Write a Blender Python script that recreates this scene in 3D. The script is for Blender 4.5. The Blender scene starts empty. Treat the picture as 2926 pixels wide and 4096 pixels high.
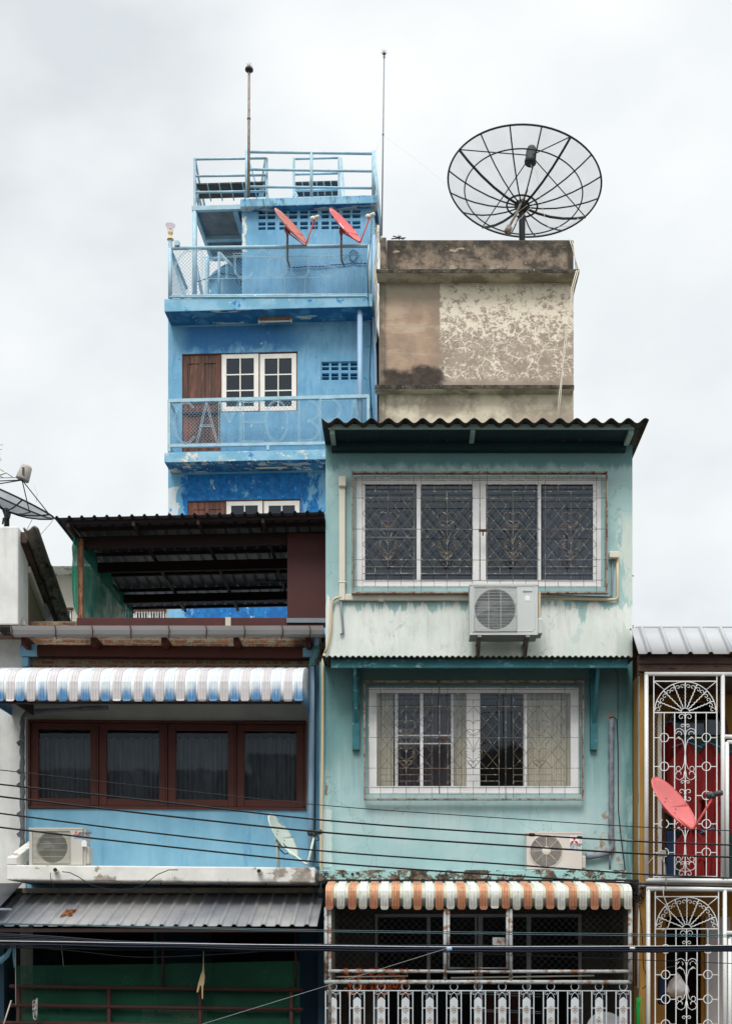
import bpy, math, random
from mathutils import Vector, noise as mnoise
random.seed(7)
R = math.radians
SC = bpy.context.scene
COL = SC.collection
UC, VH, S, ZC = 900.0, 2130.0, 2720.0, 5.0


def P(u, v, Y):
    return Vector(((u - UC) / S * Y, Y, ZC - (v - VH) / S * Y))


class Fr:
    """a facade plane: a = along the wall to the right, n = out towards the street, z = up"""
    def __init__(s, Y0, yaw=0.0, tilt=0.0, u0=UC):
        s.Y0 = Y0; s.x0 = (u0 - UC) / S * Y0; s.c = math.cos(yaw); s.s = math.sin(yaw); s.t = tilt

    def w(s, a, n, z):
        return Vector((s.x0 + a * s.c - n * s.s, s.Y0 - a * s.s - n * s.c, z + s.t * a))

    def al(s, u, n):
        k = (u - UC) / S
        return (k * (s.Y0 - n * s.c) - s.x0 + n * s.s) / (s.c + k * s.s)

    def z(s, u, v, n):
        a = s.al(u, n)
        return ZC - (v - VH) / S * (s.Y0 - a * s.s - n * s.c) - s.t * a

    def p(s, u, v, n=0.0):
        return s.w(s.al(u, n), n, s.z(u, v, n))


class MB:
    def __init__(s):
        s.v = []; s.f = []; s.m = []; s.sm = []

    def face(s, pts, m=0, sm=False):
        i = len(s.v); s.v += [Vector(p) for p in pts]
        s.f.append(tuple(range(i, i + len(pts)))); s.m.append(m); s.sm.append(sm)

    def hexa(s, p, m=0):
        i = len(s.v); s.v += [Vector(q) for q in p]
        for q in ((0, 1, 2, 3), (7, 6, 5, 4), (0, 4, 5, 1), (1, 5, 6, 2), (2, 6, 7, 3), (3, 7, 4, 0)):
            s.f.append(tuple(i + k for k in q)); s.m.append(m); s.sm.append(False)

    def fb(s, F, a0, a1, n0, n1, z0, z1, m=0):
        w = F.w
        s.hexa([w(a0, n1, z0), w(a1, n1, z0), w(a1, n1, z1), w(a0, n1, z1), w(a0, n0, z0), w(a1, n0, z0), w(a1, n0, z1), w(a0, n0, z1)], m)

    def box(s, F, u0, v0, u1, v1, n0, n1, m=0):
        um = (u0 + u1) / 2
        s.fb(F, F.al(u0, n1), F.al(u1, n1), n0, n1, F.z(um, v1, n1), F.z(um, v0, n1), m)

    def wb(s, x0, x1, y0, y1, z0, z1, m=0):
        s.hexa([(x0, y0, z0), (x1, y0, z0), (x1, y0, z1), (x0, y0, z1), (x0, y1, z0), (x1, y1, z0), (x1, y1, z1), (x0, y1, z1)], m)

    def tube(s, pts, r, sides=6, closed=False, m=0, caps=True):
        pts = [Vector(p) for p in pts]
        q = [pts[0]]
        for p in pts[1:]:
            if (p - q[-1]).length > 1e-6: q.append(p)
        pts = q; n = len(pts)
        if n < 2: return
        rr = r if isinstance(r, (list, tuple)) else [r] * n
        if len(rr) < n: rr = list(rr) + [rr[-1]] * (n - len(rr))
        base = len(s.v); up = None
        for i, p in enumerate(pts):
            if closed: t = pts[(i + 1) % n] - pts[i - 1]
            else: t = pts[min(i + 1, n - 1)] - pts[max(i - 1, 0)]
            if t.length < 1e-9: t = Vector((0, 0, 1))
            t.normalize()
            if up is None:
                up = Vector((0, 0, 1)) if abs(t.z) < .9 else Vector((1, 0, 0))
            up = up - t * up.dot(t)
            if up.length < 1e-5: up = t.orthogonal()
            up.normalize(); b = t.cross(up)
            for k in range(sides):
                an = 2 * math.pi * (k + .5) / sides
                s.v.append(p + (up * math.cos(an) + b * math.sin(an)) * rr[i])
        for i in range(n if closed else n - 1):
            j = (i + 1) % n
            for k in range(sides):
                l = (k + 1) % sides
                s.f.append((base + i * sides + k, base + i * sides + l, base + j * sides + l, base + j * sides + k)); s.m.append(m); s.sm.append(sides > 4)
        if caps and not closed:
            s.f.append(tuple(base + k for k in reversed(range(sides)))); s.m.append(m); s.sm.append(False)
            s.f.append(tuple(base + (n - 1) * sides + k for k in range(sides))); s.m.append(m); s.sm.append(False)

    def prism(s, F, poly, n0, n1, m=0):
        """poly: list of (a,z) anticlockwise seen from the street"""
        k = len(poly)
        fr = [F.w(a, n1, z) for a, z in poly]; bk = [F.w(a, n0, z) for a, z in poly]
        s.face(fr, m); s.face(bk[::-1], m)
        for i in range(k):
            j = (i + 1) % k; s.face([fr[j], fr[i], bk[i], bk[j]], m)

    def pprism(s, F, poly, n0, n1, m=0):
        s.prism(F, [(F.al(u, n1), F.z(u, v, n1)) for u, v in poly], n0, n1, m)

    def lathe(s, c, prof, seg=24, ax=(0, 0, 1), m=0):
        ax = Vector(ax).normalized(); e = ax.orthogonal().normalized(); g = ax.cross(e); c = Vector(c)
        base = len(s.v)
        for r, h in prof:
            for k in range(seg):
                t = 2 * math.pi * k / seg
                s.v.append(c + ax * h + (e * math.cos(t) + g * math.sin(t)) * r)
        for i in range(len(prof) - 1):
            for k in range(seg):
                l = (k + 1) % seg
                s.f.append((base + i * seg + k, base + i * seg + l, base + (i + 1) * seg + l, base + (i + 1) * seg + k)); s.m.append(m); s.sm.append(True)

    def disc(s, c, ax, r, seg=24, m=0):
        ax = Vector(ax).normalized(); e = ax.orthogonal().normalized(); g = ax.cross(e); c = Vector(c)
        s.face([c + (e * math.cos(2 * math.pi * k / seg) + g * math.sin(2 * math.pi * k / seg)) * r for k in range(seg)], m)

    def grid(s, rows, m=0, sm=True, mf=None):
        """rows of points -> quads"""
        base = len(s.v); nc = len(rows[0])
        for r in rows: s.v += [Vector(p) for p in r]
        for i in range(len(rows) - 1):
            for j in range(nc - 1):
                s.f.append((base + i * nc + j, base + i * nc + j + 1, base + (i + 1) * nc + j + 1, base + (i + 1) * nc + j))
                s.m.append(mf(i, j) if mf else m); s.sm.append(sm)

    def holes(s, F, u0, v0, u1, v1, n, hs, depth, m=0, mr=0, azr=None):
        """front face with real openings and their reveals; hs in pixels (u0,v0,u1,v1)"""
        um = (u0 + u1) / 2
        A0, A1, Z0, Z1 = F.al(u0, n), F.al(u1, n), F.z(um, v1, n), F.z(um, v0, n)
        if azr: A0, A1, Z0, Z1 = azr
        H = []
        for h in hs:
            hm = (h[0] + h[2]) / 2
            H.append((F.al(h[0], n), F.al(h[2], n), F.z(hm, h[3], n), F.z(hm, h[1], n)))
        xs = sorted({A0, A1, *[c for h in H for c in h[:2]]}); zs = sorted({Z0, Z1, *[c for h in H for c in h[2:]]})
        xs = [x for x in xs if A0 - 1e-6 <= x <= A1 + 1e-6]; zs = [z for z in zs if Z0 - 1e-6 <= z <= Z1 + 1e-6]
        for i in range(len(xs) - 1):
            for j in range(len(zs) - 1):
                cx, cz = (xs[i] + xs[i + 1]) / 2, (zs[j] + zs[j + 1]) / 2
                if any(h[0] < cx < h[1] and h[2] < cz < h[3] for h in H): continue
                s.face([F.w(xs[i], n, zs[j]), F.w(xs[i + 1], n, zs[j]), F.w(xs[i + 1], n, zs[j + 1]), F.w(xs[i], n, zs[j + 1])], m)
        for a0, a1, z0, z1 in H:
            w = F.w; b = n - depth
            s.face([w(a0, n, z0), w(a0, n, z1), w(a0, b, z1), w(a0, b, z0)], mr)
            s.face([w(a1, n, z0), w(a1, b, z0), w(a1, b, z1), w(a1, n, z1)], mr)
            s.face([w(a0, n, z0), w(a0, b, z0), w(a1, b, z0), w(a1, n, z0)], mr)
            s.face([w(a0, n, z1), w(a1, n, z1), w(a1, b, z1), w(a0, b, z1)], mr)

    def shell(s, F, a0, a1, z0, z1, n1, n0, m=0):
        """sides, back, top and bottom of a room, open at the front"""
        w = F.w
        s.face([w(a0, n1, z0), w(a0, n1, z1), w(a0, n0, z1), w(a0, n0, z0)], m)
        s.face([w(a1, n1, z0), w(a1, n0, z0), w(a1, n0, z1), w(a1, n1, z1)], m)
        s.face([w(a0, n0, z0), w(a0, n0, z1), w(a1, n0, z1), w(a1, n0, z0)], m)
        s.face([w(a0, n1, z1), w(a1, n1, z1), w(a1, n0, z1), w(a0, n0, z1)], m)
        s.face([w(a0, n1, z0), w(a0, n0, z0), w(a1, n0, z0), w(a1, n1, z0)], m)


LOC = {}


def mk(name, mb, mats, loc, parent=None):
    me = bpy.data.meshes.new(name)
    L = Vector(loc)
    me.from_pydata([tuple(p - L) for p in mb.v], [], mb.f)
    if not isinstance(mats, (list, tuple)): mats = [mats]
    for q in mats: me.materials.append(q)
    me.polygons.foreach_set('material_index', mb.m)
    me.polygons.foreach_set('use_smooth', mb.sm)
    me.update()
    o = bpy.data.objects.new(name, me); COL.objects.link(o)
    if parent is None: o.location = L
    else: o.parent = parent
    LOC[o.name] = L
    return o


def tag(o, label, cat, group=None, kind=None):
    if label: o['label'] = label
    if cat: o['category'] = cat
    if group: o['group'] = group
    if kind: o['kind'] = kind
    return o


def thing(name, label, cat, loc, group=None):
    o = bpy.data.objects.new(name, None); COL.objects.link(o); o.location = loc
    o.empty_display_size = .2
    LOC[o.name] = Vector(loc)
    return tag(o, label, cat, group)


def part(name, mb, mats, parent, label=None):
    o = mk(name, mb, mats, LOC[parent.name], parent)
    if label: o['label'] = label
    return o


def solo(name, mb, mats, label, cat, group=None, kind=None):
    x = [p.x for p in mb.v]; y = [p.y for p in mb.v]; z = [p.z for p in mb.v]
    o = mk(name, mb, mats, ((min(x) + max(x)) / 2, (min(y) + max(y)) / 2, min(z)))
    return tag(o, label, cat, group, kind)


def solid(o, t=.003):
    md = o.modifiers.new('thickness', 'SOLIDIFY'); md.thickness = t; md.offset = 0
    return o


def bevel(o, w=.006, seg=2):
    md = o.modifiers.new('bevel', 'BEVEL'); md.width = w; md.segments = seg; md.limit_method = 'ANGLE'
    return o


def arc(cx, cz, r, t0, t1, n=12, r2=None):
    r2 = r if r2 is None else r2
    out = []
    for i in range(n + 1):
        f = i / n; t = R(t0 + (t1 - t0) * f); q = r + (r2 - r) * f
        out.append((cx + q * math.cos(t), cz + q * math.sin(t)))
    return out


# ---------------------------------------------------------------- materials
def C(r, g, b):
    f = lambda c: (c / 255 / 12.92) if c <= 10.3 else ((c / 255 + .055) / 1.055) ** 2.4
    return (f(r), f(g), f(b), 1.0)


class NT:
    def __init__(s, name):
        s.mat = bpy.data.materials.new(name); s.mat.use_nodes = True
        s.t = s.mat.node_tree; s.t.nodes.clear()
        s.geo = s.t.nodes.new('ShaderNodeNewGeometry').outputs['Position']
        sx = s.t.nodes.new('ShaderNodeSeparateXYZ'); s.t.links.new(s.geo, sx.inputs[0])
        s.x, s.y, s.z = sx.outputs

    def nd(s, t, **k):
        n = s.t.nodes.new(t)
        for a, b in k.items(): setattr(n, a, b)
        return n

    def put(s, sock, v):
        if hasattr(v, 'is_output') or isinstance(v, bpy.types.NodeSocket): s.t.links.new(v, sock)
        elif v is not None: sock.default_value = v

    def noise(s, scale, detail=5, rough=.6, st=(1, 1, 1), off=(0, 0, 0), dist=0.0):
        mp = s.nd('ShaderNodeMapping'); s.put(mp.inputs[0], s.geo); mp.inputs['Scale'].default_value = st; mp.inputs['Location'].default_value = off
        n = s.nd('ShaderNodeTexNoise'); s.put(n.inputs['Vector'], mp.outputs[0])
        n.inputs['Scale'].default_value = scale; n.inputs['Detail'].default_value = detail
        n.inputs['Roughness'].default_value = rough; n.inputs['Distortion'].default_value = dist
        return n.outputs['Fac']

    def vor(s, scale, st=(1, 1, 1), feature='DISTANCE_TO_EDGE', warp=0.0):
        mp = s.nd('ShaderNodeMapping'); mp.inputs['Scale'].default_value = st
        if warp:
            nz = s.nd('ShaderNodeTexNoise'); s.put(nz.inputs['Vector'], s.geo); nz.inputs['Scale'].default_value = 4; nz.inputs['Detail'].default_value = 4
            vm = s.nd('ShaderNodeVectorMath', operation='SCALE'); s.put(vm.inputs[0], nz.outputs['Color']); vm.inputs['Scale'].default_value = warp
            va = s.nd('ShaderNodeVectorMath', operation='ADD'); s.put(va.inputs[0], vm.outputs[0]); s.put(va.inputs[1], s.geo)
            s.put(mp.inputs[0], va.outputs[0])
        else: s.put(mp.inputs[0], s.geo)
        n = s.nd('ShaderNodeTexVoronoi', feature=feature); s.put(n.inputs['Vector'], mp.outputs[0]); n.inputs['Scale'].default_value = scale
        return n.outputs['Distance']

    def ss(s, x, lo, hi, a=0.0, b=1.0):
        n = s.nd('ShaderNodeMapRange', interpolation_type='SMOOTHSTEP')
        if lo > hi: lo, hi, a, b = hi, lo, b, a
        s.put(n.inputs[0], x); n.inputs[1].default_value = lo; n.inputs[2].default_value = hi; n.inputs[3].default_value = a; n.inputs[4].default_value = b
        return n.outputs[0]

    def m(s, op, a, b=None, c=None):
        n = s.nd('ShaderNodeMath', operation=op)
        for i, q in enumerate((a, b, c)):
            if q is not None: s.put(n.inputs[i], q)
        return n.outputs[0]

    def mix(s, f, a, b, mode='MIX'):
        n = s.nd('ShaderNodeMix', data_type='RGBA', blend_type=mode)
        s.put(n.inputs[0], f); s.put(n.inputs[6], a); s.put(n.inputs[7], b)
        return n.outputs[2]

    def rect(s, x0, x1, z0, z1, soft=.02, wob=0.0, scale=6):
        """1 inside a world x/z rectangle, edges wobbling"""
        x, z = s.x, s.z
        if wob:
            nn = s.m('MULTIPLY', s.m('SUBTRACT', s.noise(scale, 4), .5), wob * 2)
            n2 = s.m('MULTIPLY', s.m('SUBTRACT', s.noise(scale, 4, off=(5, 3, 1)), .5), wob * 2)
            x = s.m('ADD', x, nn); z = s.m('ADD', z, n2)
        r = s.m('MULTIPLY', s.ss(x, x0 - soft, x0 + soft), s.ss(x, x1 + soft, x1 - soft))
        q = s.m('MULTIPLY', s.ss(z, z0 - soft, z0 + soft), s.ss(z, z1 + soft, z1 - soft))
        return s.m('MULTIPLY', r, q)

    def out(s, color, rough=.85, metal=0.0, bump=None, bs=.3, bd=.01, spec=None):
        b = s.nd('ShaderNodeBsdfPrincipled'); s.put(b.inputs['Base Color'], color); s.put(b.inputs['Roughness'], rough); b.inputs['Metallic'].default_value = metal
        if spec is not None: b.inputs['Specular IOR Level'].default_value = spec
        if bump is not None:
            n = s.nd('ShaderNodeBump'); s.put(n.inputs['Height'], bump); n.inputs['Strength'].default_value = bs; n.inputs['Distance'].default_value = bd
            s.put(b.inputs['Normal'], n.outputs[0])
        o = s.nd('ShaderNodeOutputMaterial'); s.put(o.inputs[0], b.outputs[0])
        s.bsdf = b
        return s.mat


def simple(name, col, rough=.6, metal=0.0, var=.12, scale=8, dirt=None, damt=.5, st=(1, 1, 1), spec=None):
    """one colour with slight variation and optional blotches of a second one"""
    t = NT(name)
    n = t.noise(scale, 5, st=st)
    c = t.mix(t.ss(n, .3, .7, 0, 1), tuple(k * (1 - var) for k in col[:3]) + (1,), tuple(min(1, k * (1 + var)) for k in col[:3]) + (1,))
    if dirt:
        n2 = t.noise(scale * 2.3, 6, .7, st=st, off=(3, 7, 2))
        c = t.mix(t.ss(n2, 1 - damt, 1 - damt + .12), c, dirt)
    return t.out(c, rough, metal, n, .15, .005, spec)


def streaks(t, base, col, amt, st=(2.6, 1, .22), lo=.46, hi=.74, off=(9, 9, 4)):
    return t.mix(t.m('MULTIPLY', t.ss(t.noise(3.2, 7, .68, st=st, off=off), lo, hi), amt), base, col)


def zv(v, Y): return ZC - (v - VH) / S * Y
def xu(u, Y): return (u - UC) / S * Y


M = {}


def build_materials():
    # --- bright blue paint of the tall building
    t = NT('blue_building_paint')
    base = t.mix(t.ss(t.noise(1.6, 5), .35, .65), C(108, 164, 198), C(128, 180, 212))
    streak = t.noise(7, 6, .65, st=(1.6, 1, .35))
    base = t.mix(t.m('MULTIPLY', t.ss(streak, .5, .62), .5), base, C(84, 152, 192))
    deep = C(4, 100, 168)
    # older deep blue coat: a band below each slab and all of the lowest storey
    z1 = zv(718, 25.5)
    zz = t.m('ADD', t.z, t.m('MULTIPLY', t.m('SUBTRACT', t.noise(3.2, 7, .7, st=(1.3, 1, .8)), .5), 1.1))
    band = t.m('MULTIPLY', t.ss(zz, z1 - .62, z1 - .36), t.ss(t.z, z1 + .03, z1 + .01))
    band = t.m('MULTIPLY', band, t.m('MULTIPLY', t.ss(t.x, xu(385, 25.5), xu(425, 25.5)), t.ss(t.x, xu(720, 25.5), xu(600, 25.5))))
    base = t.mix(t.m('MULTIPLY', band, .8), base, deep)
    z2 = zv(1047, 25.5)
    low = t.ss(t.z, z2 + .02, z2)
    pn = t.noise(3.3, 8, .74, st=(1.2, 1, .55), off=(2, 2, 8))
    # the deep coat survives mostly in the middle and left of the strip
    env = t.m('MULTIPLY', t.ss(t.x, xu(378, 25.5), xu(440, 25.5)), t.ss(t.x, xu(730, 25.5), xu(640, 25.5), .28, 1))
    survive = t.ss(t.m('ADD', pn, t.m('MULTIPLY', t.m('SUBTRACT', env, .5), .26)), .47, .53)
    base = t.mix(t.m('MULTIPLY', low, survive), base, t.mix(t.ss(t.noise(9, 4), .4, .6), C(0, 92, 160), C(6, 116, 184)))
    # bare white plaster patch at the left of the lowest storey
    pat = t.rect(xu(371, 25.7), xu(400, 25.7), zv(1160, 25.7), zv(1078, 25.7), .01, .22, 3.4)
    base = t.mix(pat, base, C(205, 214, 218))
    # strip of bare plaster down the left corner of the roof room
    pat = t.rect(xu(538, 25.6), xu(545.5, 25.6), zv(556, 25.6), zv(482, 25.6), .008, .10, 9)
    base = t.mix(pat, base, C(226, 226, 214))
    chips = t.ss(t.noise(5.5, 6, .6, off=(9, 1, 4)), .675, .69)
    base = t.mix(chips, base, C(205, 214, 216))
    base = t.mix(t.m('MULTIPLY', t.ss(t.noise(9, 5, .6, st=(.8, 1, .9), off=(1, 8, 3)), .64, .67), t.ss(t.z, zv(560, 25), zv(600, 25))), base, C(66, 150, 204))
    base = streaks(t, base, C(92, 126, 150), .22)
    M['blue'] = t.out(base, .8, bump=t.noise(14, 6), bs=.25, bd=.01)
    # slabs: paint flaking to grey concrete / white
    t = NT('flaking_blue_slab')
    base = t.mix(t.ss(t.noise(2.5, 5), .4, .6), C(116, 170, 198), C(142, 188, 212))
    base = t.mix(t.ss(t.noise(3, 7, .7, off=(4, 4, 4)), .60, .63), base, C(48, 130, 188))
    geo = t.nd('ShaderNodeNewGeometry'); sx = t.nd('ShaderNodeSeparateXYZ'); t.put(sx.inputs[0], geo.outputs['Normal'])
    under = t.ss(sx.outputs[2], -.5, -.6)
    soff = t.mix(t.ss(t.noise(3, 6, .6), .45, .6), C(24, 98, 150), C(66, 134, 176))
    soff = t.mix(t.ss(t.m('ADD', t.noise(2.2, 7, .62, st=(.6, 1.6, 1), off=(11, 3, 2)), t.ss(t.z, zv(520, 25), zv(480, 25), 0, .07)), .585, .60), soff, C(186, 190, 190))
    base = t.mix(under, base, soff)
    flk = t.m('MULTIPLY', t.ss(t.noise(4.2, 7, .66, st=(1, 1, 1.6), off=(1, 6, 2)), .55, .57), t.ss(t.z, zv(900, 24.8), zv(960, 24.8)))
    base = t.mix(flk, base, t.mix(t.ss(t.noise(20, 4), .45, .6), C(222, 218, 206), C(176, 176, 170)))
    base = t.mix(t.ss(t.noise(7, 6, .6, off=(1, 9, 2)), .68, .69), base, C(216, 214, 204))
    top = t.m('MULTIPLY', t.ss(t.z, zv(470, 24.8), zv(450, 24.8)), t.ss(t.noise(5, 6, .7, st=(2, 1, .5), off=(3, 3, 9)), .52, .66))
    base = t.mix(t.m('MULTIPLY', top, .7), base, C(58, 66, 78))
    M['blue_slab'] = t.out(base, .85, bump=t.noise(16, 6), bs=.3, bd=.012)
    M['blue_metal'] = simple('blue_painted_steel', C(156, 188, 202), .55, 0, .12, 6, C(110, 130, 145), .36)
    M['blue_wire'] = simple('blue_wire', C(150, 178, 198), .6)
    M['blue_plastic'] = simple('blue_tank_plastic', C(100, 166, 204), .5, 0, .06, 3)
    M['grey_board'] = simple('stained_grey_board', C(122, 122, 124), .9, 0, .25, 2.5, C(84, 76, 66), .42)
    M['dark_steel'] = simple('dark_grating', C(70, 74, 76), .7, 0, .3, 6, C(110, 84, 58), .4)
    # --- weathered wooden door
    t = NT('weathered_red_wood')
    g = t.noise(5, 7, .6, st=(9, 1, .35))
    c = t.mix(t.ss(g, .35, .65), C(62, 44, 38), C(108, 74, 60))
    c = t.mix(t.m('MULTIPLY', t.ss(t.noise(2.2, 5, st=(3, 1, .6)), .45, .62), t.ss(t.z, zv(820, 25.5), zv(900, 25.5), .25, 1)), c, C(138, 84, 66))
    c = t.mix(t.m('MULTIPLY', t.ss(t.noise(3, 7, .7, st=(4, 1, .5), off=(2, 2, 2)), .58, .64), .45), c, C(150, 116, 98))
    M['door'] = t.out(c, .75, bump=g, bs=.3)
    M['trim'] = simple('maroon_trim', C(96, 54, 48), .7)
    M['white'] = simple('white_window_paint', C(238, 234, 224), .5, 0, .05, 5)
    M['white_grey'] = simple('white_aluminium', C(232, 232, 232), .4, 0, .05, 3)
    # --- concrete building
    t = NT('stained_render')
    Y = 25.0
    nb = t.noise(2.2, 7, .65)
    tan = t.mix(t.ss(nb, .35, .65), C(150, 130, 114), C(178, 150, 128))
    tan = t.mix(t.m('MULTIPLY', t.ss(t.noise(1.6, 6, .7, st=(.5, 1, 2.2), off=(3, 3, 3)), .5, .64), .6), tan, C(196, 178, 158))
    cream = C(232, 220, 200)
    # crackled white coat on the right panel
    cr = t.m('MINIMUM', t.vor(4.6, (1, 1, 1.2), warp=.22), t.m('ADD', t.vor(11, (1, 1, 1.7), warp=.2), .014))
    keep = t.noise(2.6, 7, .72, off=(6, 2, 8))
    hz = t.ss(t.z, zv(800, Y), zv(640, Y))
    crack = t.ss(cr, .075, .03)
    crack = t.m('MULTIPLY', t.m('MULTIPLY', crack, t.ss(t.noise(10, 7, .75, off=(8, 1, 5)), .42, .52)), t.ss(t.m('ADD', keep, t.m('MULTIPLY', hz, .22)), .40, .56))
    blot = t.ss(t.m('ADD', t.noise(6.5, 8, .78, st=(1, 1, 1.25), off=(1, 2, 3)), t.m('MULTIPLY', hz, .15)), .575, .625)
    white = t.m('MAXIMUM', crack, blot)
    inr = t.m('MULTIPLY', t.ss(t.m('ADD', t.x, t.m('MULTIPLY', t.noise(9, 6, .7), .16)), xu(974, Y) + .08, xu(978, Y) + .08), t.m('MULTIPLY', t.ss(t.z, zv(624, Y) + .02, zv(624, Y)), t.ss(t.z, zv(852, Y), zv(835, Y))))
    base = t.mix(t.ss(t.z, zv(700, Y), zv(620, Y)), tan, C(176, 166, 148))
    base = t.mix(t.ss(t.m('ADD', t.x, t.m('MULTIPLY', t.noise(9, 6, .7), .16)), xu(972, Y) + .08, xu(976, Y) + .08), base, t.mix(t.ss(nb, .35, .65), C(148, 132, 118), C(168, 152, 138)))
    base = t.mix(t.m('MULTIPLY', white, inr), base, cream)
    # pale lower storey
    base = t.mix(t.ss(t.z, zv(862, Y), zv(868, Y)), base, t.mix(t.ss(t.noise(1.8, 6, .65, off=(0, 4, 0)), .4, .62), C(164, 150, 134), C(216, 204, 182)))
    # dark soaked stain bottom left
    st = t.rect(xu(849, Y), xu(979, Y), zv(870, Y), zv(820, Y), .07, .26, 2.2)
    base = t.mix(t.m('MULTIPLY', st, .93), base, t.mix(t.ss(t.noise(7, 5), .4, .6), C(38, 34, 31), C(62, 54, 48)))
    # grime down the left edge and under the ledges
    gl = t.ss(t.m('ADD', t.x, t.m('MULTIPLY', t.m('SUBTRACT', t.noise(3, 6, .7), .5), .35)), xu(862, Y), xu(846, Y))
    base = t.mix(t.m('MULTIPLY', gl, .65), base, C(84, 80, 70))
    ul = t.m('MULTIPLY', t.ss(t.m('ADD', t.z, t.m('MULTIPLY', t.m('SUBTRACT', t.noise(3, 6, .7, st=(1.5, 1, .6)), .5), .4)), zv(646, Y), zv(626, Y)), .5)
    base = t.mix(ul, base, C(112, 108, 90))
    M['render'] = t.out(base, .92, bump=t.noise(11, 8), bs=.35, bd=.02)
    t = NT('black_mould_concrete')
    n = t.noise(3.2, 8, .72, st=(1, 1, 1.2)); 
    c = t.mix(t.ss(n, .38, .60), C(74, 68, 60), C(146, 130, 114))
    zz = t.m('ADD', t.z, t.m('MULTIPLY', t.m('SUBTRACT', t.noise(2.4, 8, .72, st=(1, 1, .5), off=(2, 1, 5)), .5), 1.3))
    c = t.mix(t.m('MULTIPLY', t.ss(zz, zv(578, Y), zv(545, Y)), .85), c, t.mix(t.ss(n, .45, .62), C(54, 50, 44), C(96, 86, 74)))
    c = t.mix(t.ss(t.noise(3.2, 7, .6, st=(.8, 1, 1.7), off=(5, 1, 2)), .63, .65), c, C(166, 150, 132))
    ed = t.m('MAXIMUM', t.ss(t.m('ADD', t.x, t.m('MULTIPLY', n, .2)), xu(1256, Y) + .1, xu(1262, Y) + .1), t.m('MULTIPLY', t.ss(t.x, xu(882, Y), xu(864, Y)), t.ss(t.x, xu(857, Y), xu(859, Y))))
    c = t.mix(t.m('MULTIPLY', ed, .8), c, C(52, 48, 42))
    M['mould'] = t.out(c, .95, bump=n, bs=.4, bd=.02)
    t = NT('ledge_concrete')
    n = t.noise(5, 8, .75)
    geo = t.nd('ShaderNodeNewGeometry'); sx = t.nd('ShaderNodeSeparateXYZ'); t.put(sx.inputs[0], geo.outputs['Normal'])
    c = t.mix(t.ss(n, .4, .62), C(40, 38, 33), C(92, 86, 74))
    c = t.mix(t.ss(t.noise(26, 3), .68, .70), c, C(190, 188, 180))
    c = t.mix(t.ss(sx.outputs[2], -.5, -.6), c, t.mix(t.ss(t.noise(2, 6, .7), .4, .6), C(126, 118, 102), C(178, 166, 146)))
    M['ledge'] = t.out(c, .95, bump=n, bs=.4, bd=.015)
    # --- mint house
    t = NT('mint_wall_paint')
    Y = 16.0
    teal = t.mix(t.ss(t.noise(1.4, 5), .35, .65), C(150, 184, 184), C(168, 200, 198))
    dk = C(66, 122, 124)
    aq = t.mix(t.ss(t.noise(1.7, 5, off=(3, 0, 0)), .35, .65), C(160, 194, 196), C(178, 204, 204))
    lowm = t.ss(t.z, zv(1520, Y), zv(1800, Y))
    base = t.mix(lowm, teal, aq)
    # vertical washed streaks of the darker coat on the lower storey
    stq = t.noise(5, 6, .6, st=(2.6, 1, .22), off=(1, 1, 1))
    zt = t.m('ADD', t.z, t.m('MULTIPLY', t.m('SUBTRACT', stq, .5), 1.0))
    up1 = t.m('MULTIPLY', t.ss(zt, zv(1790, Y), zv(1640, Y)), t.ss(t.z, zv(1452, Y), zv(1462, Y)))
    base = t.mix(t.m('MULTIPLY', up1, .62), base, dk)
    eave_shade = t.ss(t.m('ADD', t.z, t.m('MULTIPLY', t.m('SUBTRACT', t.noise(4, 6, .7, st=(1.5, 1, .5)), .5), .35)), zv(1046, Y), zv(1026, Y))  # shade below the eave, painted into the upper wall colour with a ragged edge
    base = t.mix(t.m('MULTIPLY', eave_shade, .72), base, C(62, 116, 118))
    side = t.m('MULTIPLY', t.m('MAXIMUM', t.ss(t.x, xu(1368, Y), xu(1396, Y)), t.ss(t.x, xu(760, Y), xu(720, Y), 0, .6)), t.m('MULTIPLY', t.ss(t.noise(4, 6, .65, st=(2, 1, .3), off=(7, 0, 0)), .38, .55), t.ss(t.z, zv(1452, Y), zv(1465, Y))))
    base = t.mix(t.m('MULTIPLY', side, .78), base, C(66, 126, 130))
    # chalk-white spandrel with dripping teal edge
    drip = t.m('MULTIPLY', t.m('SUBTRACT', t.noise(3.6, 6, .65, st=(1.6, 1, .28), off=(2, 2, 2)), .5), 1.15)
    spand = t.m('MULTIPLY', t.ss(t.m('ADD', t.z, drip), zv(1343, Y), zv(1354, Y)), t.ss(t.z, zv(1462, Y), zv(1455, Y)))
    wht = t.mix(t.ss(t.noise(2.4, 6, .6, st=(1.4, 1, .6), off=(8, 3, 1)), .38, .66), C(234, 237, 230), C(218, 225, 217))
    wht = t.mix(t.m('MULTIPLY', t.ss(t.noise(3.6, 7, .75, st=(1.3, 1, .6), off=(3, 9, 1)), .54, .72), .42), wht, C(168, 156, 142))
    wht = t.mix(t.m('MULTIPLY', t.ss(t.noise(3.2, 6, .6, off=(6, 6, 1)), .62, .68), .4), wht, C(166, 200, 196))
    base = t.mix(t.m('MULTIPLY', spand, .95), base, wht)
    # pale patches right of the upper window and along its head
    rp = t.m('MULTIPLY', t.ss(t.x, xu(1362, Y), xu(1372, Y)), t.m('MULTIPLY', t.ss(t.z, zv(1110, Y), zv(1180, Y)), t.ss(t.z, zv(1460, Y), zv(1455, Y))))
    rp = t.m('MULTIPLY', rp, t.ss(t.noise(3.4, 6, .6, st=(1.4, 1, .45), off=(0, 7, 0)), .46, .52))
    base = t.mix(t.m('MULTIPLY', rp, .9), base, C(206, 216, 206))
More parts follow.
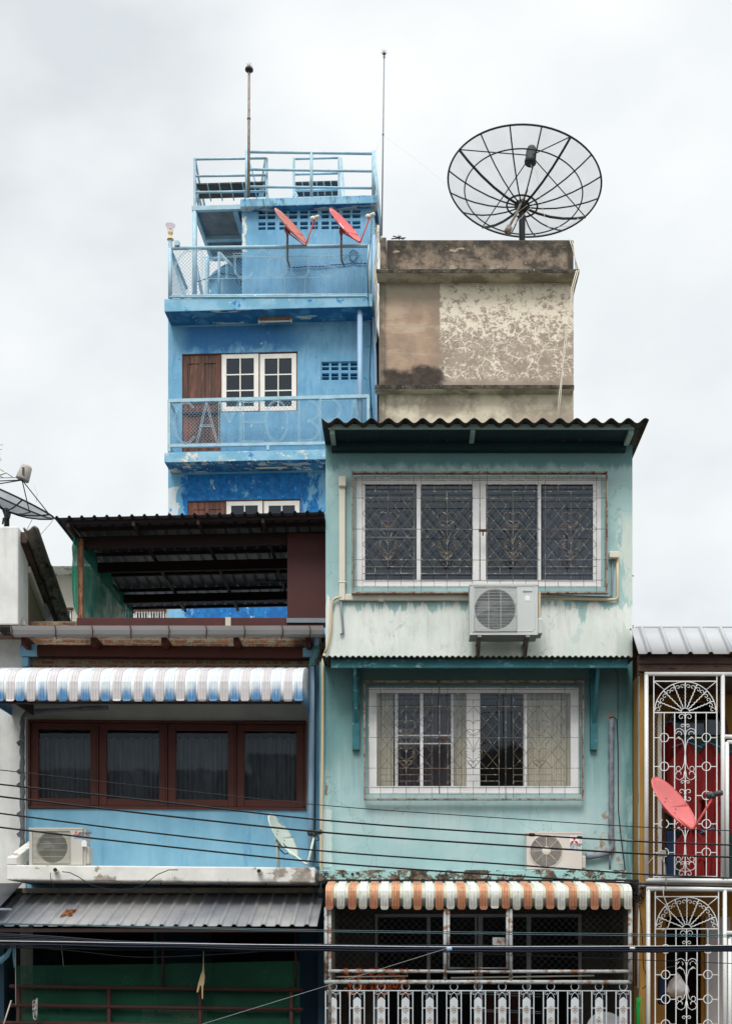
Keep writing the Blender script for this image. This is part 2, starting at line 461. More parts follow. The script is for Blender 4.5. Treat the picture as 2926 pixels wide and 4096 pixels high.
    hd = t.rect(xu(965, Y), xu(1300, Y), zv(1058, Y), zv(1040, Y), .02, .14, 7)
    base = t.mix(t.m('MULTIPLY', hd, .75), base, C(176, 208, 200))
    hd = t.rect(xu(800, Y), xu(900, Y), zv(1052, Y), zv(1040, Y), .02, .16, 10)
    base = t.mix(t.m('MULTIPLY', hd, .5), base, C(176, 208, 200))
    # repainted strip bottom left and bare plaster scabs by the pipes
    lp = t.rect(xu(712, Y), xu(737, Y), zv(1925, Y), zv(1800, Y), .01, .08, 3)
    base = t.mix(t.m('MULTIPLY', lp, .7), base, C(206, 220, 216))
    sc = t.m('MULTIPLY', t.rect(xu(1318, Y), xu(1378, Y), zv(1945, Y), zv(1790, Y), .05, .2, 3), t.ss(t.noise(6, 7, .65, off=(3, 3, 3)), .54, .56))
    base = t.mix(sc, base, t.mix(t.ss(t.noise(9, 5), .4, .6), C(150, 132, 118), C(190, 200, 196)))
    sc = t.rect(xu(722, Y), xu(727, Y), zv(1766, Y), zv(1744, Y), .01, .03, 8)
    base = t.mix(sc, base, C(122, 112, 100))
    sc = t.rect(xu(1345, Y), xu(1362, Y), zv(1600, Y), zv(1583, Y), .01, .05, 8)
    base = t.mix(sc, base, C(146, 140, 128))
    base = streaks(t, base, C(124, 136, 132), .13)
    for q in ((790, 1335, 1318, 1420), (806, 1296, 1777, 1850)):
        sk = t.m('MULTIPLY', t.rect(xu(q[0], Y), xu(q[1], Y), zv(q[3], Y), zv(q[2], Y), .12, .05, 4), t.ss(t.noise(3, 7, .7, st=(3.4, 1, .3), off=(q[0] * .01, 1, 2)), .50, .68))
        base = t.mix(t.m('MULTIPLY', sk, .22), base, C(140, 132, 116))
    crk = t.m('MULTIPLY', t.ss(t.vor(.9, (1, 1, 1), warp=.5), .006, .002), .35)
    base = t.mix(crk, base, C(90, 120, 118))
    grime = t.m('MULTIPLY', t.ss(t.noise(2, 7, .7, st=(1, 1, .7), off=(4, 4, 0)), .55, .75), .22)
    base = t.mix(grime, base, C(120, 126, 116))
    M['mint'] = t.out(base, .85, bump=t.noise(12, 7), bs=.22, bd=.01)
    t = NT('mossy_mint_ledge')
    n = t.noise(5, 8, .75, st=(.8, 1, 1))
    c = t.mix(t.ss(n, .47, .50), C(150, 190, 188), t.mix(t.ss(t.noise(11, 6, .7), .4, .62), C(52, 46, 36), C(112, 100, 86)))
    M['moss_ledge'] = t.out(c, .95, bump=n, bs=.4, bd=.01)
    M['teal_wood'] = simple('teal_painted_wood', C(44, 104, 112), .75, 0, .22, 6, C(120, 160, 164), .45, st=(.6, 1, 1))
    M['teal_dark'] = simple('dark_teal_soffit_board', C(10, 46, 50), .8, 0, .15, 3)
    M['pale_fascia'] = simple('weathered_pale_green_fascia', C(142, 168, 162), .7, 0, .15, 5, C(112, 88, 60), .40, st=(.5, 1, 2))
    M['fibro'] = simple('old_fibre_cement_sheet', C(104, 100, 92), .95, 0, .3, 5, C(52, 46, 38), .5)
    M['fibro_dark'] = simple('mossy_fibre_cement', C(62, 58, 50), .95, 0, .35, 5, C(34, 30, 26), .52)
    M['rust_bar'] = simple('rusty_thin_bar', C(110, 96, 82), .8, 0, .4, 9, C(190, 186, 176), .48)
    M['rust_flat'] = simple('rust_stained_flat_bar', C(150, 140, 130), .8, 0, .2, 5, C(112, 66, 40), .52)
    M['pvc'] = simple('cream_plastic_duct', C(214, 208, 192), .5, 0, .04, 3)
    M['cream_pipe'] = simple('cream_pipe', C(204, 184, 152), .55, 0, .06, 3)
    M['grey_pipe'] = simple('grey_conduit', C(122, 132, 140), .6, 0, .1, 4)
    M['lt_pipe'] = simple('pale_blue_drainpipe_plastic', C(150, 182, 210), .5, 0, .07, 2)
    M['teal_elbow'] = simple('teal_pipe_elbow', C(92, 140, 146), .5, 0, .1, 3)
    M['wrap'] = simple('grey_wrapping_tape', C(96, 100, 106), .8, 0, .25, 10, C(196, 160, 118), .36, st=(1, 1, 2))
    M['wrap2'] = simple('purple_grey_wrapping_tape', C(124, 126, 136), .8, 0, .2, 10, C(184, 176, 156), .33, st=(1, 1, 2))
    M['ac'] = simple('outdoor_unit_casing', C(192, 188, 180), .5, 0, .04, 3)
    M['ac_grey'] = simple('grey_outdoor_unit_casing', C(196, 199, 197), .5, 0, .04, 3)
    M['ac_white'] = simple('white_outdoor_unit_casing', C(212, 205, 196), .5, 0, .05, 3)
    M['ac_wire'] = simple('unit_guard_wire', C(186, 184, 168), .5)
    M['fan'] = simple('dark_fan', C(58, 66, 74), .5, 0, .1, 8)
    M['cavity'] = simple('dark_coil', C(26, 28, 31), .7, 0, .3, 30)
    M['logo_red'] = simple('red_emblem', C(192, 50, 46), .5, 0, .03)
    M['logo_ink'] = simple('dark_lettering', C(52, 50, 52), .5, 0, .03)
    M['logo_blue'] = simple('blue_label', C(96, 150, 196), .5, 0, .03)
    M['sticker'] = simple('white_sticker', C(232, 232, 232), .5, 0, .02)
    M['faded_blue'] = simple('faded_blue_lettering', C(150, 164, 186), .5, 0, .03)
    M['red_dish'] = simple('faded_red_dish_paint', C(206, 84, 84), .45, 0, .08, 3, C(222, 150, 142), .40)
    M['pink_dish'] = simple('sun_faded_red_dish', C(200, 98, 98), .5, 0, .07, 3, C(214, 132, 128), .42)
    M['brown_dish'] = simple('brownish_red_dish', C(190, 108, 92), .5, 0, .06, 2)
    M['red_arm'] = simple('red_arm', C(168, 58, 48), .5)
    M['white_dish'] = simple('chalky_white_dish', C(206, 218, 208), .6, 0, .04, 3)
    M['rust'] = simple('rust', C(78, 48, 36), .9, 0, .3, 10)
    M['old_iron'] = simple('rusty_old_mast', C(140, 130, 122), .8, 0, .2, 6, C(88, 56, 42), .45)
    M['lnb'] = simple('cream_receiver', C(212, 204, 186), .5, 0, .05)
    M['lnb_dark'] = simple('dark_receiver', C(58, 60, 62), .6)
    M['black_metal'] = simple('black_dish_frame', C(24, 28, 32), .6, 0, .15)
    M['feed_grey'] = simple('ribbed_grey_feed_cover', C(166, 160, 152), .7, 0, .06, 3, st=(1, 1, 20))
    # --- fine dark mesh for the big dishes
    for nm, al, cc in (('dish_gauze', .22, C(78, 92, 108)), ('dish_gauze_dark', .52, C(52, 64, 78)), ('green_netting', .95, C(0, 156, 126)), ('green_screen', .74, C(0, 88, 62)), ('mosquito_mesh', .3, C(120, 96, 60))):
        t = NT(nm)
        b = t.out(t.mix(t.ss(t.noise(1.3, 4), .35, .65), cc, tuple(k * .7 for k in cc[:3]) + (1,)), .7)
        tr = t.nd('ShaderNodeBsdfTransparent'); mx = t.nd('ShaderNodeMixShader')
        fac = t.ss(t.noise(2.0, 5, off=(3, 1, 1)), .3, .7, al * .8, min(1, al * 1.15))
        t.put(mx.inputs[0], fac); t.put(mx.inputs[1], tr.outputs[0]); t.put(mx.inputs[2], t.bsdf.outputs[0])
        t.put([n for n in t.t.nodes if n.bl_idname == 'ShaderNodeOutputMaterial'][0].inputs[0], mx.outputs[0])
        M[nm] = t.mat
    # --- glass
    for nm, tint, gl in (('glass', (.36, .38, .42, 1), .085), ('glass_dim', (.72, .74, .76, 1), .028), ('glass_dark', (.10, .11, .12, 1), .07), ('glass_clear', (.85, .85, .85, 1), .06), ('pink_glass', (.93, .84, .86, 1), .12)):
        t = NT(nm)
        tr = t.nd('ShaderNodeBsdfTransparent'); tr.inputs[0].default_value = tint
        g = t.nd('ShaderNodeBsdfGlossy'); g.inputs['Roughness'].default_value = .03; g.inputs[0].default_value = (.72, .84, .96, 1)
        bm = t.nd('ShaderNodeBump'); t.put(bm.inputs['Height'], t.noise(1.2, 2)); bm.inputs['Strength'].default_value = .12; bm.inputs['Distance'].default_value = .02
        t.put(g.inputs['Normal'], bm.outputs[0])
        mx = t.nd('ShaderNodeMixShader'); mx.inputs[0].default_value = gl
        t.put(mx.inputs[1], tr.outputs[0]); t.put(mx.inputs[2], g.outputs[0])
        o = t.nd('ShaderNodeOutputMaterial'); t.put(o.inputs[0], mx.outputs[0]); M[nm] = t.mat
    M['room'] = simple('dim_room_paint', C(92, 92, 92), .9, 0, .1, 2)
    M['room_dark'] = simple('dark_room_paint', C(44, 44, 46), .9, 0, .1, 2)
    M['curtain'] = simple('beige_curtain', C(226, 222, 206), .9, 0, .08, 4, st=(3, 1, .4))
    M['curtain_grey'] = simple('grey_curtain', C(118, 112, 122), .9, 0, .1, 4, st=(3, 1, .4))
    M['lace'] = simple('grey_lace_curtain', C(100, 104, 110), .9, 0, .3, 5, st=(4, 1, .3))
    M['lace_dark'] = simple('dark_lace_valance', C(20, 22, 26), .9, 0, .15, 5)
    # --- left house
    t = NT('sky_blue_wall_paint')
    c = t.mix(t.ss(t.noise(1.6, 6, st=(1, 1, .8)), .35, .65), C(116, 172, 200), C(136, 188, 212))
    c = t.mix(t.m('MULTIPLY', t.ss(t.noise(4, 6, .65, st=(1.6, 1, .35), off=(3, 3, 3)), .56, .70), .5), c, C(84, 142, 188))
    c = streaks(t, c, C(92, 134, 158), .22)
    M['sky_wall'] = t.out(c, .8, bump=t.noise(12, 6), bs=.2, bd=.008)
    M['grey_wall'] = simple('grey_white_render', C(168, 166, 160), .9, 0, .1, 2.5)
    t = NT('white_render')
    c = t.mix(t.ss(t.noise(1.5, 6), .35, .65), C(206, 206, 203), C(226, 226, 222))
    c = t.mix(t.m('MULTIPLY', t.ss(t.noise(3, 7, .7, st=(1, 1, .5), off=(2, 2, 2)), .56, .75), .5), c, C(160, 158, 154))
    c = streaks(t, c, C(158, 154, 146), .3)
    M['white_wall'] = t.out(c, .9, bump=t.noise(9, 7), bs=.35, bd=.012)
    t = NT('peeling_white_ledge')
    n = t.noise(2.6, 8, .68, st=(1, 1, 1.1))
    c = t.mix(t.ss(t.noise(3, 5), .35, .65), C(214, 212, 206), C(230, 228, 222))
    lft = t.ss(t.x, xu(160, 15.4), xu(20, 15.4), 0, .075)
    rgt = t.ss(t.x, xu(600, 15.4), xu(690, 15.4), 0, .09)
    c = t.mix(t.ss(t.m('ADD', n, t.m('ADD', lft, rgt)), .60, .615), c, t.mix(t.ss(t.noise(14, 5), .4, .6), C(150, 140, 130), C(176, 166, 156)))
    low = t.m('MULTIPLY', t.ss(t.z, zv(1945, 15.4), zv(1955, 15.4)), t.ss(t.noise(4, 7, .7, st=(1, 1, .6), off=(5, 5, 1)), .47, .6))
    c = t.mix(t.m('MULTIPLY', low, .6), c, C(112, 108, 102))
    M['peel_ledge'] = t.out(c, .9, bump=n, bs=.4, bd=.01)
    M['grey_soffit'] = simple('stained_grey_soffit', C(150, 142, 132), .9, 0, .25, 3, C(84, 76, 66), .42)
    M['brown_wood'] = simple('dark_red_brown_wood', C(74, 26, 13), .6, 0, .15, 5, st=(1, 1, 1))
    M['maroon'] = simple('maroon_painted_panel', C(70, 27, 23), .7, 0, .08, 3)
    M['maroon_dark'] = simple('maroon_render', C(80, 40, 38), .8, 0, .15, 4, C(84, 92, 106), .27)
    M['brown_steel'] = simple('red_brown_steel_beam', C(44, 26, 22), .8, 0, .2, 6, C(30, 22, 20), .4)
    M['peeled_post'] = simple('peeling_rusty_post', C(160, 112, 84), .9, 0, .3, 9, C(104, 52, 36), .5, st=(2, 1, .5))
    M['zinc'] = simple('aged_zinc_sheet', C(132, 132, 136), .5, .0, .12, 1.5, C(98, 104, 112), .42, st=(1, .4, 1))
    M['zinc_under'] = simple('galvanised_sheet_underside', C(52, 54, 63), .55, .0, .12, 3)
    M['zinc_gutter'] = simple('dull_steel_gutter', C(142, 140, 138), .45, .0, .12, 2, C(122, 112, 104), .4, st=(.3, 1, 1))
    t = NT('weathered_grey_canopy')
    n = t.noise(1.3, 6, .6, st=(1, .5, .5))
    c = t.mix(t.ss(n, .35, .65), C(106, 109, 117), C(142, 141, 140))
    c = t.mix(t.ss(t.x, xu(70, 15), xu(10, 15), 0, .7), c, C(58, 66, 74))
    c = t.mix(t.m('MULTIPLY', t.ss(t.noise(3, 7, .7, st=(2, .4, .4), off=(1, 2, 3)), .55, .7), .5), c, C(98, 98, 102))
    hole = t.rect(xu(94, 14.6), xu(120, 14.6), zv(2034, 14.8), zv(2014, 14.8), .006, .05, 14)
    c = t.mix(hole, c, t.mix(t.ss(t.noise(9, 6), .4, .6), C(70, 40, 24), C(150, 96, 52)))
    M['canopy'] = t.out(c, .5, bump=n, bs=.1)
    M['dark_tin'] = simple('dark_tin_sheet', C(70, 72, 78), .6, 0, .2, 3)
    # bricks
    t = NT('rough_brick')
    bt = t.nd('ShaderNodeTexBrick'); mp = t.nd('ShaderNodeMapping'); 
    cx = t.nd('ShaderNodeCombineXYZ'); wn = t.m('MULTIPLY', t.m('SUBTRACT', t.noise(5, 3), .5), .05)
    t.put(cx.inputs[0], t.x); t.put(cx.inputs[1], t.m('ADD', t.z, wn)); t.put(bt.inputs['Vector'], cx.outputs[0])
    bt.inputs['Scale'].default_value = 1; bt.inputs['Brick Width'].default_value = .19; bt.inputs['Row Height'].default_value = .058
    bt.inputs['Mortar Size'].default_value = .012; bt.inputs['Mortar Smooth'].default_value = .2
    bt.inputs['Color1'].default_value = C(158, 104, 70); bt.inputs['Color2'].default_value = C(122, 82, 62); bt.inputs['Mortar'].default_value = C(142, 132, 114)
    c = t.mix(t.ss(t.noise(7, 6, .7), .5, .6), bt.outputs['Color'], C(150, 140, 120))
    M['brick'] = t.out(c, .95, bump=t.m('ADD', t.m('MULTIPLY', bt.outputs['Fac'], -.6), t.noise(20, 6)), bs=.8, bd=.03)
    # awnings
    t = NT('blue_faded_awning_metal')
    fade = t.ss(t.m('ADD', t.z, t.m('MULTIPLY', t.m('SUBTRACT', t.noise(6, 5, .6, st=(3, 1, .6)), .5), .28)), 8.50, 8.33)
    c = t.mix(fade, C(204, 210, 214), C(76, 130, 176))
    topb = t.m('MULTIPLY', t.ss(t.y, 16.05, 16.45), t.ss(t.noise(4, 4, st=(4, 1, 1)), .5, .6))
    c = t.mix(t.m('MULTIPLY', topb, .3), c, C(80, 122, 164))
    M['aw_blue'] = t.out(c, .6, bump=t.noise(6, 4), bs=.1)
    M['aw_grey'] = simple('pinkish_grey_awning_metal', C(194, 189, 190), .6, 0, .06, 3, C(160, 152, 152), .42, st=(2, 1, .4))
    M['aw_white'] = simple('white_awning_metal', C(220, 224, 227), .6, 0, .04, 3)
    t = NT('orange_awning_metal')
    dirt = t.m('MULTIPLY', t.ss(t.m('ADD', t.z, t.m('MULTIPLY', t.m('SUBTRACT', t.noise(9, 6, .7, st=(3, 1, .8)), .5), .22)), 5.84, 5.68), .85)
    c = t.mix(t.ss(t.noise(2.4, 5, st=(2, 1, .4)), .35, .65), C(190, 134, 98), C(206, 156, 122))
    c = t.mix(dirt, c, C(132, 78, 50)); c = t.mix(t.m('MULTIPLY', t.ss(t.noise(5, 7, .75, st=(4, 1, .8), off=(2, 5, 2)), .54, .64), .7), c, C(110, 70, 50))
    M['aw_orange'] = t.out(c, .7)
    t = NT('cream_white_awning_metal')
    c = t.mix(t.ss(t.noise(2.4, 5, st=(2, 1, .4)), .35, .65), C(212, 214, 204), C(224, 226, 220))
    c = t.mix(t.m('MULTIPLY', dirt_ := t.ss(t.m('ADD', t.z, t.m('MULTIPLY', t.m('SUBTRACT', t.noise(10, 6, .7, st=(4, 1, .8)), .5), .25)), 5.82, 5.68), .7), c, C(124, 120, 112))
    c = t.mix(t.m('MULTIPLY', t.ss(t.noise(6, 7, .75, st=(5, 1, .8), off=(2, 5, 2)), .55, .66), .7), c, C(120, 114, 106))
    M['aw_cream'] = t.out(c, .7)
    t = NT('greenish_awning_metal')
    c = t.mix(dirt_2 := t.ss(t.z, 5.755, 5.735), C(194, 194, 174), C(118, 120, 110))
    M['aw_green'] = t.out(c, .5)
    M['cage'] = simple('rusting_white_pipe', C(168, 172, 172), .6, 0, .12, 5, C(128, 84, 54), .52)
    M['picket'] = simple('rust_spotted_white_steel', C(196, 202, 206), .6, 0, .08, 7, C(162, 134, 108), .40, st=(1, 1, .5))
    M['rust_motif'] = simple('rusty_flower_motif', C(150, 112, 78), .8, 0, .4, 12, C(196, 192, 186), .5)
    M['grille_white'] = simple('white_grille_paint', C(222, 222, 220), .45, 0, .05, 4)
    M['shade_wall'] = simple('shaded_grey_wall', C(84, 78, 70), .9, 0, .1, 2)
    M['tile_wall'] = simple('pale_wall_tiles', C(176, 176, 180), .7, 0, .08, 2)
    M['yellow'] = simple('ochre_wall_paint', C(160, 118, 52), .85, 0, .1, 2, C(150, 112, 54), .38)
    M['green_wall'] = simple('dull_green_wall', C(52, 84, 68), .85, 0, .1, 2)
    M['peel_white_post'] = simple('peeling_white_wooden_post', C(186, 184, 180), .85, 0, .08, 5, C(120, 112, 104), .46, st=(5, 1, .4))
    M['dark_wood'] = simple('blackened_timber', C(76, 56, 48), .85, 0, .3, 4, C(26, 22, 20), .48, st=(.5, 1, 2))
    M['white_tin'] = simple('whitish_metal_roofing', C(156, 157, 159), .5, 0, .05, 2.5, C(160, 158, 154), .33, st=(.6, 1, 1))
    M['shirt'] = simple('red_cloth', C(128, 12, 12), .85, 0, .12, 4)
    M['shirt_blue'] = simple('blue_cloth', C(14, 38, 72), .9, 0, .15, 4)
    M['net_cloth'] = simple('green_cloth', C(0, 150, 60), .8, 0, .15, 4)
    M['bag'] = simple('crumpled_clear_plastic', C(186, 184, 184), .3, 0, .15, 6, C(110, 124, 96), .32)
    M['cable'] = simple('black_cable_sheath', C(18, 20, 24), .6, 0, .05, spec=.25)
    M['cable_blue'] = simple('dark_bluish_cable_sheath', C(24, 30, 46), .6, 0, .05, spec=.25)
    M['cable_teal'] = simple('teal_cable_sheath', C(40, 72, 76), .5, 0, .05)
    M['steel_wire'] = simple('bare_steel_wire', C(176, 178, 180), .4, .3, .05)
    M['white_cable'] = simple('dirty_white_cable', C(206, 198, 182), .6, 0, .05)
    M['blue_black'] = simple('painted_over_blue_cable', C(34, 84, 134), .7)
    M['red_pipe'] = simple('red_lead_painted_pipe', C(66, 30, 27), .7, 0, .12, 5, C(110, 92, 84), .28)
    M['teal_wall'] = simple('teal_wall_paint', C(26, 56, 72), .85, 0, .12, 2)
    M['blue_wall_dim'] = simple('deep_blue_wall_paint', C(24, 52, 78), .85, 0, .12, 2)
    M['dark_gate'] = simple('black_folding_gate', C(18, 20, 22), .7)
    M['cream_wall'] = simple('cream_render', C(206, 198, 182), .9, 0, .06, 1.2, C(176, 168, 152), .34)
    M['brown_gable'] = simple('brown_gable_render', C(136, 116, 98), .95, 0, .12, 3, C(112, 94, 80), .4, st=(2, 1, .4))
    M['asphalt'] = simple('asphalt_road', C(54, 54, 54), .95, 0, .2, 3)
    M['paving'] = simple('concrete_paving', C(104, 102, 96), .95, 0, .15, 2, C(104, 100, 94), .4)
    M['earth'] = simple('dusty_ground', C(112, 106, 92), .95, 0, .15, .5)
    M['opp_wall'] = simple('opposite_house_render', C(124, 120, 112), .9, 0, .12, 1)
    M['road_paint'] = simple('white_road_paint', C(206, 206, 200), .8)
    t = NT('orange_black_floral_cloth')
    c = t.mix(t.ss(t.noise(9, 3, .5, dist=2.5), .50, .52), C(20, 16, 16), C(204, 96, 40)); M['floral'] = t.out(c, .9)
    M['amber'] = simple('yellowed_plastic_lamp_base', C(214, 188, 140), .5, 0, .05)
    M['tube_white'] = simple('unlit_white_tube', C(206, 204, 196), .4, 0, .03)
    M['rust_batten'] = simple('rust_streaked_batten', C(150, 118, 92), .7, 0, .2, 8, C(112, 62, 36), .5)
    M['antenna'] = simple('dull_grey_antenna', C(128, 128, 130), .6)


build_materials()

# ---------------------------------------------------------------- helpers for repeated shapes
def chain(mb, F, a0, a1, z0, z1, n, pitch, r, m=0):
    """woven diamond wire between two corners"""
    H = z1 - z0; W = a1 - a0
    c = -H
    while c < W:
        for sgn in (1, -1):
            # line a = a0 + c + t, z = z0 + t (or mirrored)
            t0 = max(0, -c); t1 = min(H, W - c)
            if t1 - t0 < .01: continue
            if sgn == 1: p, q = (a0 + c + t0, z0 + t0), (a0 + c + t1, z0 + t1)
            else: p, q = (a0 + c + t0, z1 - t0), (a0 + c + t1, z1 - t1)
            mb.tube([F.w(p[0], n + .002 * sgn, p[1]), F.w(q[0], n + .002 * sgn, q[1])], r, 3, m=m, caps=False)
        c += pitch


def pts_px(F, pts, n): return [F.p(u, v, n) for u, v in pts]


def rope(mb, F, pts, n, gap=2.0, r=.005):
    """a letter stroke: two thin rods side by side with ties, pts in picture units on the railing plane"""
    A = []; B = []; k = len(pts)
    for i, (u, v) in enumerate(pts):
        p, q = pts[max(i - 1, 0)], pts[min(i + 1, k - 1)]
        dx, dy = q[0] - p[0], q[1] - p[1]; L = math.hypot(dx, dy) or 1
        A.append((u - dy / L * gap, v + dx / L * gap)); B.append((u + dy / L * gap, v - dx / L * gap))
    mb.tube(pts_px(F, A, n), r, 4); mb.tube(pts_px(F, B, n), r, 4)
    mb.tube([F.p(*A[0], n), F.p(*B[0], n)], r, 4); mb.tube([F.p(*A[-1], n), F.p(*B[-1], n)], r, 4)
    for i in range(2, k - 1, 3): mb.tube([F.p(*A[i], n), F.p(*B[i], n)], r, 4)


def ell(cx, cy, rx, ry, t0, t1, n=16):
    return [(cx + rx * math.cos(R(t0 + (t1 - t0) * i / n)), cy - ry * math.sin(R(t0 + (t1 - t0) * i / n))) for i in range(n + 1)]


def seg(p, q, n=4): return [(p[0] + (q[0] - p[0]) * i / n, p[1] + (q[1] - p[1]) * i / n) for i in range(n + 1)]


def text_part(name, txt, size, F, u, v, n, mat, parent, th=.001, bold=0):
    cu = bpy.data.curves.new(name, 'FONT'); cu.body = txt; cu.size = size; cu.offset = bold; cu.resolution_u = 3
    to = bpy.data.objects.new(name, cu); COL.objects.link(to)
    dg = bpy.context.evaluated_depsgraph_get()
    me = bpy.data.meshes.new_from_object(to.evaluated_get(dg))
    bpy.data.objects.remove(to)
    a0, z0 = F.al(u, n), F.z(u, v, n); L = LOC[parent.name]
    for q in me.vertices: q.co = F.w(a0 + q.co.x, n, z0 + q.co.y) - L
    me.materials.clear(); me.materials.append(mat)
    o = bpy.data.objects.new(name, me); COL.objects.link(o); o.parent = parent; LOC[o.name] = L
    return o


def basis(nv):
    n = Vector(nv).normalized()
    e1 = Vector((0, 0, 1)).cross(n)
    if e1.length < 1e-3: e1 = Vector((1, 0, 0))
    e1.normalize(); return n, e1, n.cross(e1)


def bowl(mb, c, nv, r, depth, rings=8, seg_=40, m=0, notch=None):
    n, e1, e2 = basis(nv); rows = []
    for i in range(rings + 1):
        f = i / rings; row = []
        for k in range(seg_ + 1):
            t = 2 * math.pi * k / seg_; q = r * f
            if notch and i == rings: q *= notch(t)
            row.append(c + (e1 * math.cos(t) + e2 * math.sin(t)) * q - n * depth * (1 - f * f))
        rows.append(row)
    mb.grid(rows, m)


def rim_tube(mb, c, nv, r, tr, off=0.0, seg_=48, m=0):
    n, e1, e2 = basis(nv)
    mb.tube([c + (e1 * math.cos(2 * math.pi * k / seg_) + e2 * math.sin(2 * math.pi * k / seg_)) * r + n * off for k in range(seg_)], tr, 6, closed=True, m=m)


def small_dish(name, label, c, nv, r, mat, armmat, lnb_px, Y, elbow_px, mast, group=None, lnbmat='lnb', notch=None, mastmat='old_iron', patch=None, cable=None):
    """an offset dish: reflector, back bracket, mast, feed arm and receiver"""
    base = mast[-1]
    t = thing(name, label, 'satellite dish', base, group)
    mb = MB(); bowl(mb, c, nv, r, r * .17, notch=notch)
    o = part('reflector', mb, mat, t); solid(o, .008)
    n, e1, e2 = basis(nv)
    if not notch:
        mb = MB(); rim_tube(mb, c, nv, r, .007); part('rim', mb, mat, t)
    back = c - n * (r * .17 + .05)
    mb = MB(); m0 = mast[0]
    mb.tube([back, m0 + Vector((0, 0, .03))], [r * .12, r * .10], 6)
    mb.tube([back + e1 * r * .22 + n * .01, back - e1 * r * .22 + n * .01], .018, 6)
    mb.tube([back + e2 * r * .22 + n * .01, back - e2 * r * .22 + n * .01], .018, 6)
    part('bracket', mb, armmat, t)
    mb = MB(); mb.tube(mast, .024 if r > .4 else .022, 8); part('mast', mb, M[mastmat], t)
    el = P(*elbow_px, Y); ln = P(*lnb_px, Y - .05)
    mb = MB(); st = back - n * .02
    d1 = (el - st).normalized(); d2 = (ln - el).normalized()
    mb.tube([st, el - d1 * .06, el - d1 * .02, el + d2 * .02, el + d2 * .06, ln - d2 * .05], .015, 6)
    part('feed_arm', mb, armmat, t)
    # receiver looks back at the reflector
    ax = (c - ln).normalized(); mb = MB()
    mb.lathe(ln, [(0, -.09), (.032, -.09), (.032, .0), (.024, .01), (.024, .03), (.043, .04), (.043, .085), (.034, .1), (0, .1)], 12, ax)
    mb.tube([ln - d2 * .05, ln + Vector((0, 0, .0))], .03, 6)
    part('receiver', mb, M[lnbmat], t)
    mb = MB()
    for (bx_, by_) in ((-.25, .12), (.05, .3), (.25, -.1), (-.02, -.28)):
        q = c + e1 * bx_ * r + e2 * by_ * r - n * (depth_at((bx_, by_), r)) + n * .004
        mb.lathe(q, [(.010, 0), (.009, .006), (0, .008)], 8, n)
    part('bolts', mb, M['rust'], t)
    if patch:
        mb = MB(); q = c + e1 * patch[0] * r + e2 * patch[1] * r - n * (depth_at(patch, r)) + n * .012
        s1, s2 = r * .15, r * .3
        mb.face([q - e1 * s1, q + e2 * s2, q + e1 * s1, q - e2 * s2]); part('logo_patch', mb, M['sticker'], t)
    if cable:
        mb = MB(); mb.tube([P(*q, Y + k * .03) for k, q in enumerate(cable)], .006, 5); part('cable', mb, M['white_cable'] if lnbmat == 'lnb' else M['cable'], t)
    return t


def depth_at(p, r): return r * .17 * (1 - p[0] ** 2 - p[1] ** 2)


def casement(parent, F, u0, v0, u1, v1, cols, rows, n, glass='glass_dark', st=10.5, bar=2.6):
    """white casement sash with its panes as a sub-part"""
    mb = MB(); iu0, iu1, iv0, iv1 = u0 + st, u1 - st, v0 + st * .95, v1 - st
    n0, n1 = n - .04, n
    a = [F.al(u, n1) for u in (u0, iu0, iu1, u1)]; um = (u0 + u1) / 2
    z = [F.z(um, v, n1) for v in (v1, iv1, iv0, v0)]
    mb.fb(F, a[0], a[1], n0, n1, z[0], z[3]); mb.fb(F, a[2], a[3], n0, n1, z[0], z[3])
    mb.fb(F, a[1], a[2], n0, n1 - .002, z[0], z[1]); mb.fb(F, a[1], a[2], n0, n1 - .002, z[2], z[3])
    b = bar / S * 25 / 2
    for i in range(1, cols):
        x = a[1] + (a[2] - a[1]) * i / cols; mb.fb(F, x - b, x + b, n0 + .005, n1 - .006, z[1], z[2])
    for j in range(1, rows):
        x = z[1] + (z[2] - z[1]) * j / rows; mb.fb(F, a[1], a[2], n0 + .008, n1 - .010, x - b, x + b)
    o = part('window', mb, M['white'], parent)
    mb = MB(); w = F.w; mb.face([w(a[1], n0 + .012, z[1]), w(a[2], n0 + .012, z[1]), w(a[2], n0 + .012, z[2]), w(a[1], n0 + .012, z[2])])
    part('pane', mb, M[glass], o)
    return o


def plank_door(parent, F, u0, v0, u1, v1, n):
    a0, a1 = F.al(u0, n), F.al(u1, n); um = (u0 + u1) / 2; z0, z1 = F.z(um, v1, n), F.z(um, v0, n)
    mb = MB(); mb.fb(F, a0, a1, n - .06, n - .02, z0, z1); W = a1 - a0; H = z1 - z0
    st = W * .13; mid = (a0 + a1) / 2
    for x0, x1 in ((a0, a0 + st), (mid - st * .5, mid + st * .5), (a1 - st, a1)): mb.fb(F, x0, x1, n - .02, n, z0, z1)
    for f0, f1 in ((0, .07), (.36, .44), (.9, 1)):
        for x0, x1 in ((a0 + st, mid - st * .5), (mid + st * .5, a1 - st)):
            mb.fb(F, x0, x1, n - .02, n - .003, z0 + H * f0, z0 + H * f1)
    for f0, f1 in ((.11, .32), (.48, .86)):
        for x0, x1 in ((a0 + st, mid - st * .5), (mid + st * .5, a1 - st)):
            mb.fb(F, x0 + .035, x1 - .035, n - .02, n - .008, z0 + H * f0, z0 + H * f1)
    return bevel(part('door', mb, M['door'], parent), .004, 1)


